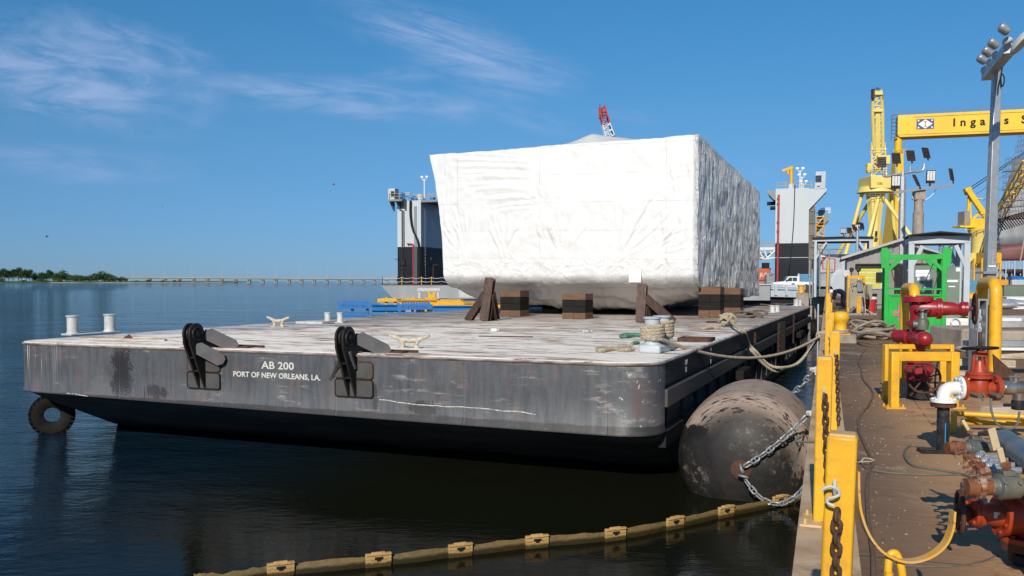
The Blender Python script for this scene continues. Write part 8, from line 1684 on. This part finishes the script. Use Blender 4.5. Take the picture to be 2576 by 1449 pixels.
# tall lamp pole
YP = 28; oP = Vector((A(2489, 690, YP).x, YP, 0)); tpz = thing('lamp_pole', 'tall square galvanised lamp pole marked 271 with round floodlights on top', 'lamp pole', oP); q = lambda px, py, dy=0: A(px, py, YP) - oP + Vector((0, dy, 0))
tp_ = q(2508, 165); b = B(); vs_ = []
for z, xx, w_ in ((0, -.03, .31), (tp_.z, tp_.x, .21)):
    for i, j in ((-1, -1), (1, -1), (1, 1), (-1, 1)): vs_.append((xx + i * w_ / 2, j * w_ / 2, z))
b.add(vs_, [(3, 2, 1, 0), (4, 5, 6, 7), (0, 1, 5, 4), (1, 2, 6, 5), (2, 3, 7, 6), (3, 0, 4, 7)]); b.obj('pole', M['galv'], tpz, bevel=.02)
for k, ch in enumerate('271'): c = q(2490.5 - .4 * k, 639 + 11 * k); text('lettering', ch, .17, M['letter_dim'], tpz, TXM((c.x, -.157, c.z), (1, 0, 0), (0, 0, 1)))
b = B(); c = q(2489, 656); b.box((q(2489, 656).x, -.16, q(2489, 670).z), (.22, .012, .05)); b.obj('tag', M['white_clean'], tpz)
e0, e1 = q(2480, 193, .9), q(2541, 118, -4.1)
e0 = A(2482, 192, 29.1) - oP; e1 = A(2540, 122, 25.2) - oP
b = B(); b.bar(e0, e1, .30, .26); b.obj('cross_arm', M['galv'], tpz, bevel=.01)
dcr = (e1 - e0).normalized()
for i in range(4):
    s = .08 + .27 * i; c = e0.lerp(e1, s) if i < 3 else e1 + dcr * .22; b = B(); up = Vector((0, 0, 1)); b.lathe([(.12, .12), (.15, .16), (.13, .22), (.07, .28)], c, (-.5, .3, 1), 14); b.obj('mount', M['off_white'], tpz)
    for j in (0, 1): b = B(); cc = c + Vector((-.12, .0, .34)) + dcr * (.18 * j + .12); b.lathe([(.08, 0), (.10, .03), (.105, .24), (.08, .29), (0, .30)], cc, (-.86, -.1, .52), 14); [b.torus(cc + Vector((-.86, -.1, .52)).normalized() * (.06 + .05 * k_), (-.86, -.1, .52), .106, .009, 14, 5) for k_ in range(4)]; b.obj('ballast', M['galv'], tpz)
b = B(); c = A(2574, 100, 24.6) - oP; b.lathe([(.02, -.14), (.30, -.10), (.44, .0), (.46, .06), (.43, .08), (.2, .07), (0, .07)], c, (.62, -.35, -.7), 28); [b.bar(c + Vector((0, 0, 0)), c + Vector((0, 0, .01)), .01, .01) for _ in range(1)]; b.obj('lamp_dish', M['off_white'], tpz)
b = B(); b.tube(spline([q(2513, 172, -.2), q(2509, 200, -.2), q(2512, 222, -.2), q(2517, 205, -.22), q(2512, 190, -.2), q(2504, 214, -.2), q(2502, 240, -.18)], 6), .02, 6); b.obj('lamp_cable', M['black'], tpz)
b = B(); c = q(2489, 686); b.box((c.x, 0, c.z), (.62, .5, .07)); b.obj('pole_clamp', M['galv'], tpz)
# ------------------------------------------------------------ yard beyond the cabinets
def yard_box(px, py, Y, w_, d_, h_, mat, name, label, cat, rz=0):
    p = A(px, py, Y); p.z = 0; b = B(); b.box((0, 0, h_ / 2), (w_, d_, h_)); b.box((0, -d_ / 2 - .01, h_ * .5), (w_ * .86, .05, h_ * .78)); b.box((0, 0, h_ + .03), (w_ * 1.03, d_ * 1.03, .06)); o = b.obj(name, M[mat], bevel=.02, label=label, cat=cat); o.location = p; o.rotation_euler = (0, 0, rz); return o
yh = thing('material_hopper', 'yellow steel hopper on four legs beyond the cabinets', 'hopper', Vector((A(2487, 700, 95).x, 95, 0))); ho_ = yh.location.copy(); p = lambda px, py: A(px, py, 95) - ho_
b = B(); a_, c_ = p(2467, 636), p(2507, 662); taper(b, ((a_.x + c_.x) / 2, 0, c_.z - .6), .9, 1.0, ((a_.x + c_.x) / 2, 0, c_.z), c_.x - a_.x, 1.8); b.box(((a_.x + c_.x) / 2, 0, (a_.z + c_.z) / 2), (c_.x - a_.x, 1.8, a_.z - c_.z)); b.obj('bin', M['yellow'], yh)
for px in (2459, 2505): 
    for y in (-.8, .8): b = B(); x = p(px, 0).x; b.box((x, y, p(0, 640 if px > 2480 else 650).z / 2), (.16, .16, p(0, 640 if px > 2480 else 650).z)); b.obj('leg', M['yellow'], yh)
random.seed(5)
yb = [(2450, 720, 80, 1.5, 1.2, 1.7, 'blue_pale', 'tool_chest', 'pale blue tool chest in the yard behind the canopy', 'chest'), (2470, 700, 85, 3.6, 2, 1.0, 'sheet_yellow', 'covered_load', 'load under yellow sheeting in the yard', 'load'), (2440, 690, 110, 4, 3, 3.2, 'midgrey', 'grey_container', 'grey container in the yard behind the canopy column', 'container'), (2560, 705, 88, 1.4, 1.2, 1.3, 'orange', 'orange_bin', 'orange bin in the yard before the ship', 'bin'), (2548, 702, 80, 2.2, 1.4, 1.3, 'cabinet', 'green_bin', 'dull green bin in the yard before the ship', 'bin'), (2570, 728, 74, 3.2, 1.6, .4, 'white', 'pale_crate', 'flat white crate in the yard before the ship', 'crate'), (2425, 700, 88, 2.2, 1.5, 1.0, 'lumber', 'wooden_crate', 'wooden crate in the yard behind the canopy', 'crate'), (2530, 700, 100, 4.2, 1.6, 1.8, 'yellow_old', 'yellow_skip', 'faded yellow skip in the yard below the ship', 'skip')]
for a_ in yb: yard_box(*a_)
q0 = A(2566, 706, 96); mlf = thing('scissor_boom', 'blue boom lift with grey engine cover in the yard before the ship', 'lift', Vector((q0.x, 96, 0))); b = B(); b.box((0, 0, .9), (2.6, 1.6, .6)); b.bar((-1.0, 0, 2.1), (3.5, 0, 1.6), .4, .4); b.box((.1, .2, 1.6), (1.8, 1.2, .8)); b.obj('boom_body', M['blue'], mlf, bevel=.05); b = B(); b.box((-.7, -.75, 1.5), (1.3, .5, .7)); b.obj('engine_cover', M['grey'], mlf, bevel=.1)
for x in (-.9, .9): b = B(); b.lathe([(.15, -.18), (.4, -.18), (.44, -.1), (.44, .1), (.4, .18), (.15, .18)], (x, -.75, .44), (0, 1, 0), 16); b.obj('wheel', M['rubber'], mlf)
pr_ = None
for i in range(12):
    Y = 120 + 3 * (i % 3); px = 2508 + 7.4 * i; p_ = A(px, 690, Y); p_.z = 0
    if pr_ is None: b = B(); b.cyl((0, 0, 0), (0, 0, 3.6), .08, n=8); b.box((0, 0, .05), (.4, .4, .1)); pr_ = b.obj('yard_stake', M['alu'], label='upright pale steel stake in the pipe rack before the ship', cat='stake', group='stakes of the pipe rack before the ship'); pr_.location = p_
    else: dup(pr_, None, p_, scale=(1, 1, random.uniform(.8, 1.25)))
pf_ = None
for i in range(26):
    row = i // 9; k = i % 9; p_ = A(2560, 690, 121 + .5 * k); p_.z = .6 + row * 1.05; p_.x += 2
    if pf_ is None: b = B(); b.cyl((-9, 0, 0), (22, 0, 0), .28, n=8); pf_ = b.obj('steel_pipe', M['steel_brown'], label='long dark steel pipe racked on the yard before the ship', cat='pipe', group='pipes racked before the ship'); pf_.location = p_
    else: dup(pf_, None, p_)
for i in range(9):
    p_ = A(2528 + 12 * (i % 5), 750, 56 + 3.2 * (i // 3) + random.random()); p_.z = .0; b = B(); 
    if i % 3 == 0: b.sphere((0, 0, .25), .5, 8, (1.6, 1.1, .5)); o = b.obj('bagged_bundle', M['alu'], label=('silvery plastic bundle in the yard nearest the yellow guard', 'silvery plastic bundle in the middle of the yard litter', 'silvery plastic bundle farthest towards the ship')[i // 3], cat='bundle')
    else:
        [b.bar((-1.3, -.3 + .2 * k, .1 + .08 * (k % 2)), (1.3, -.3 + .2 * k + random.uniform(-.2, .2), .12 + .08 * (k % 2)), .14, .06) for k in range(4)]; o = b.obj('board_pile', M['white' if i % 2 else 'pallet_grey'], label='loose %s boards dropped in the yard, batch %s' % ('white' if i % 2 else 'grey', ('', 'by the locker', 'behind the locker', '', 'in mid yard', 'past mid yard', '', 'near the ship', 'farthest out')[i]), cat='boards')
    o.location = p_; o.rotation_euler = (0, 0, random.uniform(-.5, .5))
p_ = W(2440, 830, 0); ss = thing('yellow_sack', 'crumpled yellow plastic sheet on the dock behind the red handwheel', 'sheet', p_); b = B(); b.lathe([(.62, 0), (.58, .2), (.4, .38), (.15, .46), (0, .47)], (0, 0, 0), n=22); random.seed(3); b.v = [(x + random.uniform(-.07, .07), y + random.uniform(-.07, .07), max(0, z + random.uniform(-.05, .06))) for x, y, z in b.v]; b.obj('sheet', M['sheet_yellow'], ss)
p_ = W(2447, 806, 0); b = B(); b.lathe([(.34, 0), (.30, .1), (.28, .55), (.36, .75), (.42, .95), (.4, 1.12), (.2, 1.22), (0, 1.24)], n=24); o = b.obj('mooring_bollard', M['yellow'], label='distant yellow mushroom bollard behind the crumpled yellow sheet', cat='bollard', ang=70); o.location = p_
p_ = W(2400, 838, 0); b = B(); b.box((0, 0, .3), (.8, .6, .5)); b.box((0, -.31, .3), (.7, .03, .38)); o = b.obj('white_box', M['white'], label='small white box on the dock beside the green rescue cage', cat='box', bevel=.02); o.location = p_
for k, (px, py, L, mm, lab) in enumerate(((2480, 812, 2.6, 'white', 'white channel lying on the dock behind the yellow sheet'), (2545, 806, 3.4, 'alu', 'aluminium grating lying on the dock past the locker'), (2550, 822, 3.2, 'pallet_grey', 'grey steel frame lying on the dock past the locker'))):
    p_ = W(px, py, 0); b = B(); b.bar((-L / 2, -.25, .1), (L / 2, -.25, .1), .16, .2); b.bar((-L / 2, .25, .1), (L / 2, .25, .1), .16, .2); [b.bar((-L / 2 + L * j / 4, -.2, .1), (-L / 2 + L * j / 4, .2, .1), .08, .08) for j in range(5)]; o = b.obj('floor_grating', M[mm], label=lab, cat='frame'); o.location = p_; o.rotation_euler = (0, 0, .06 * k)
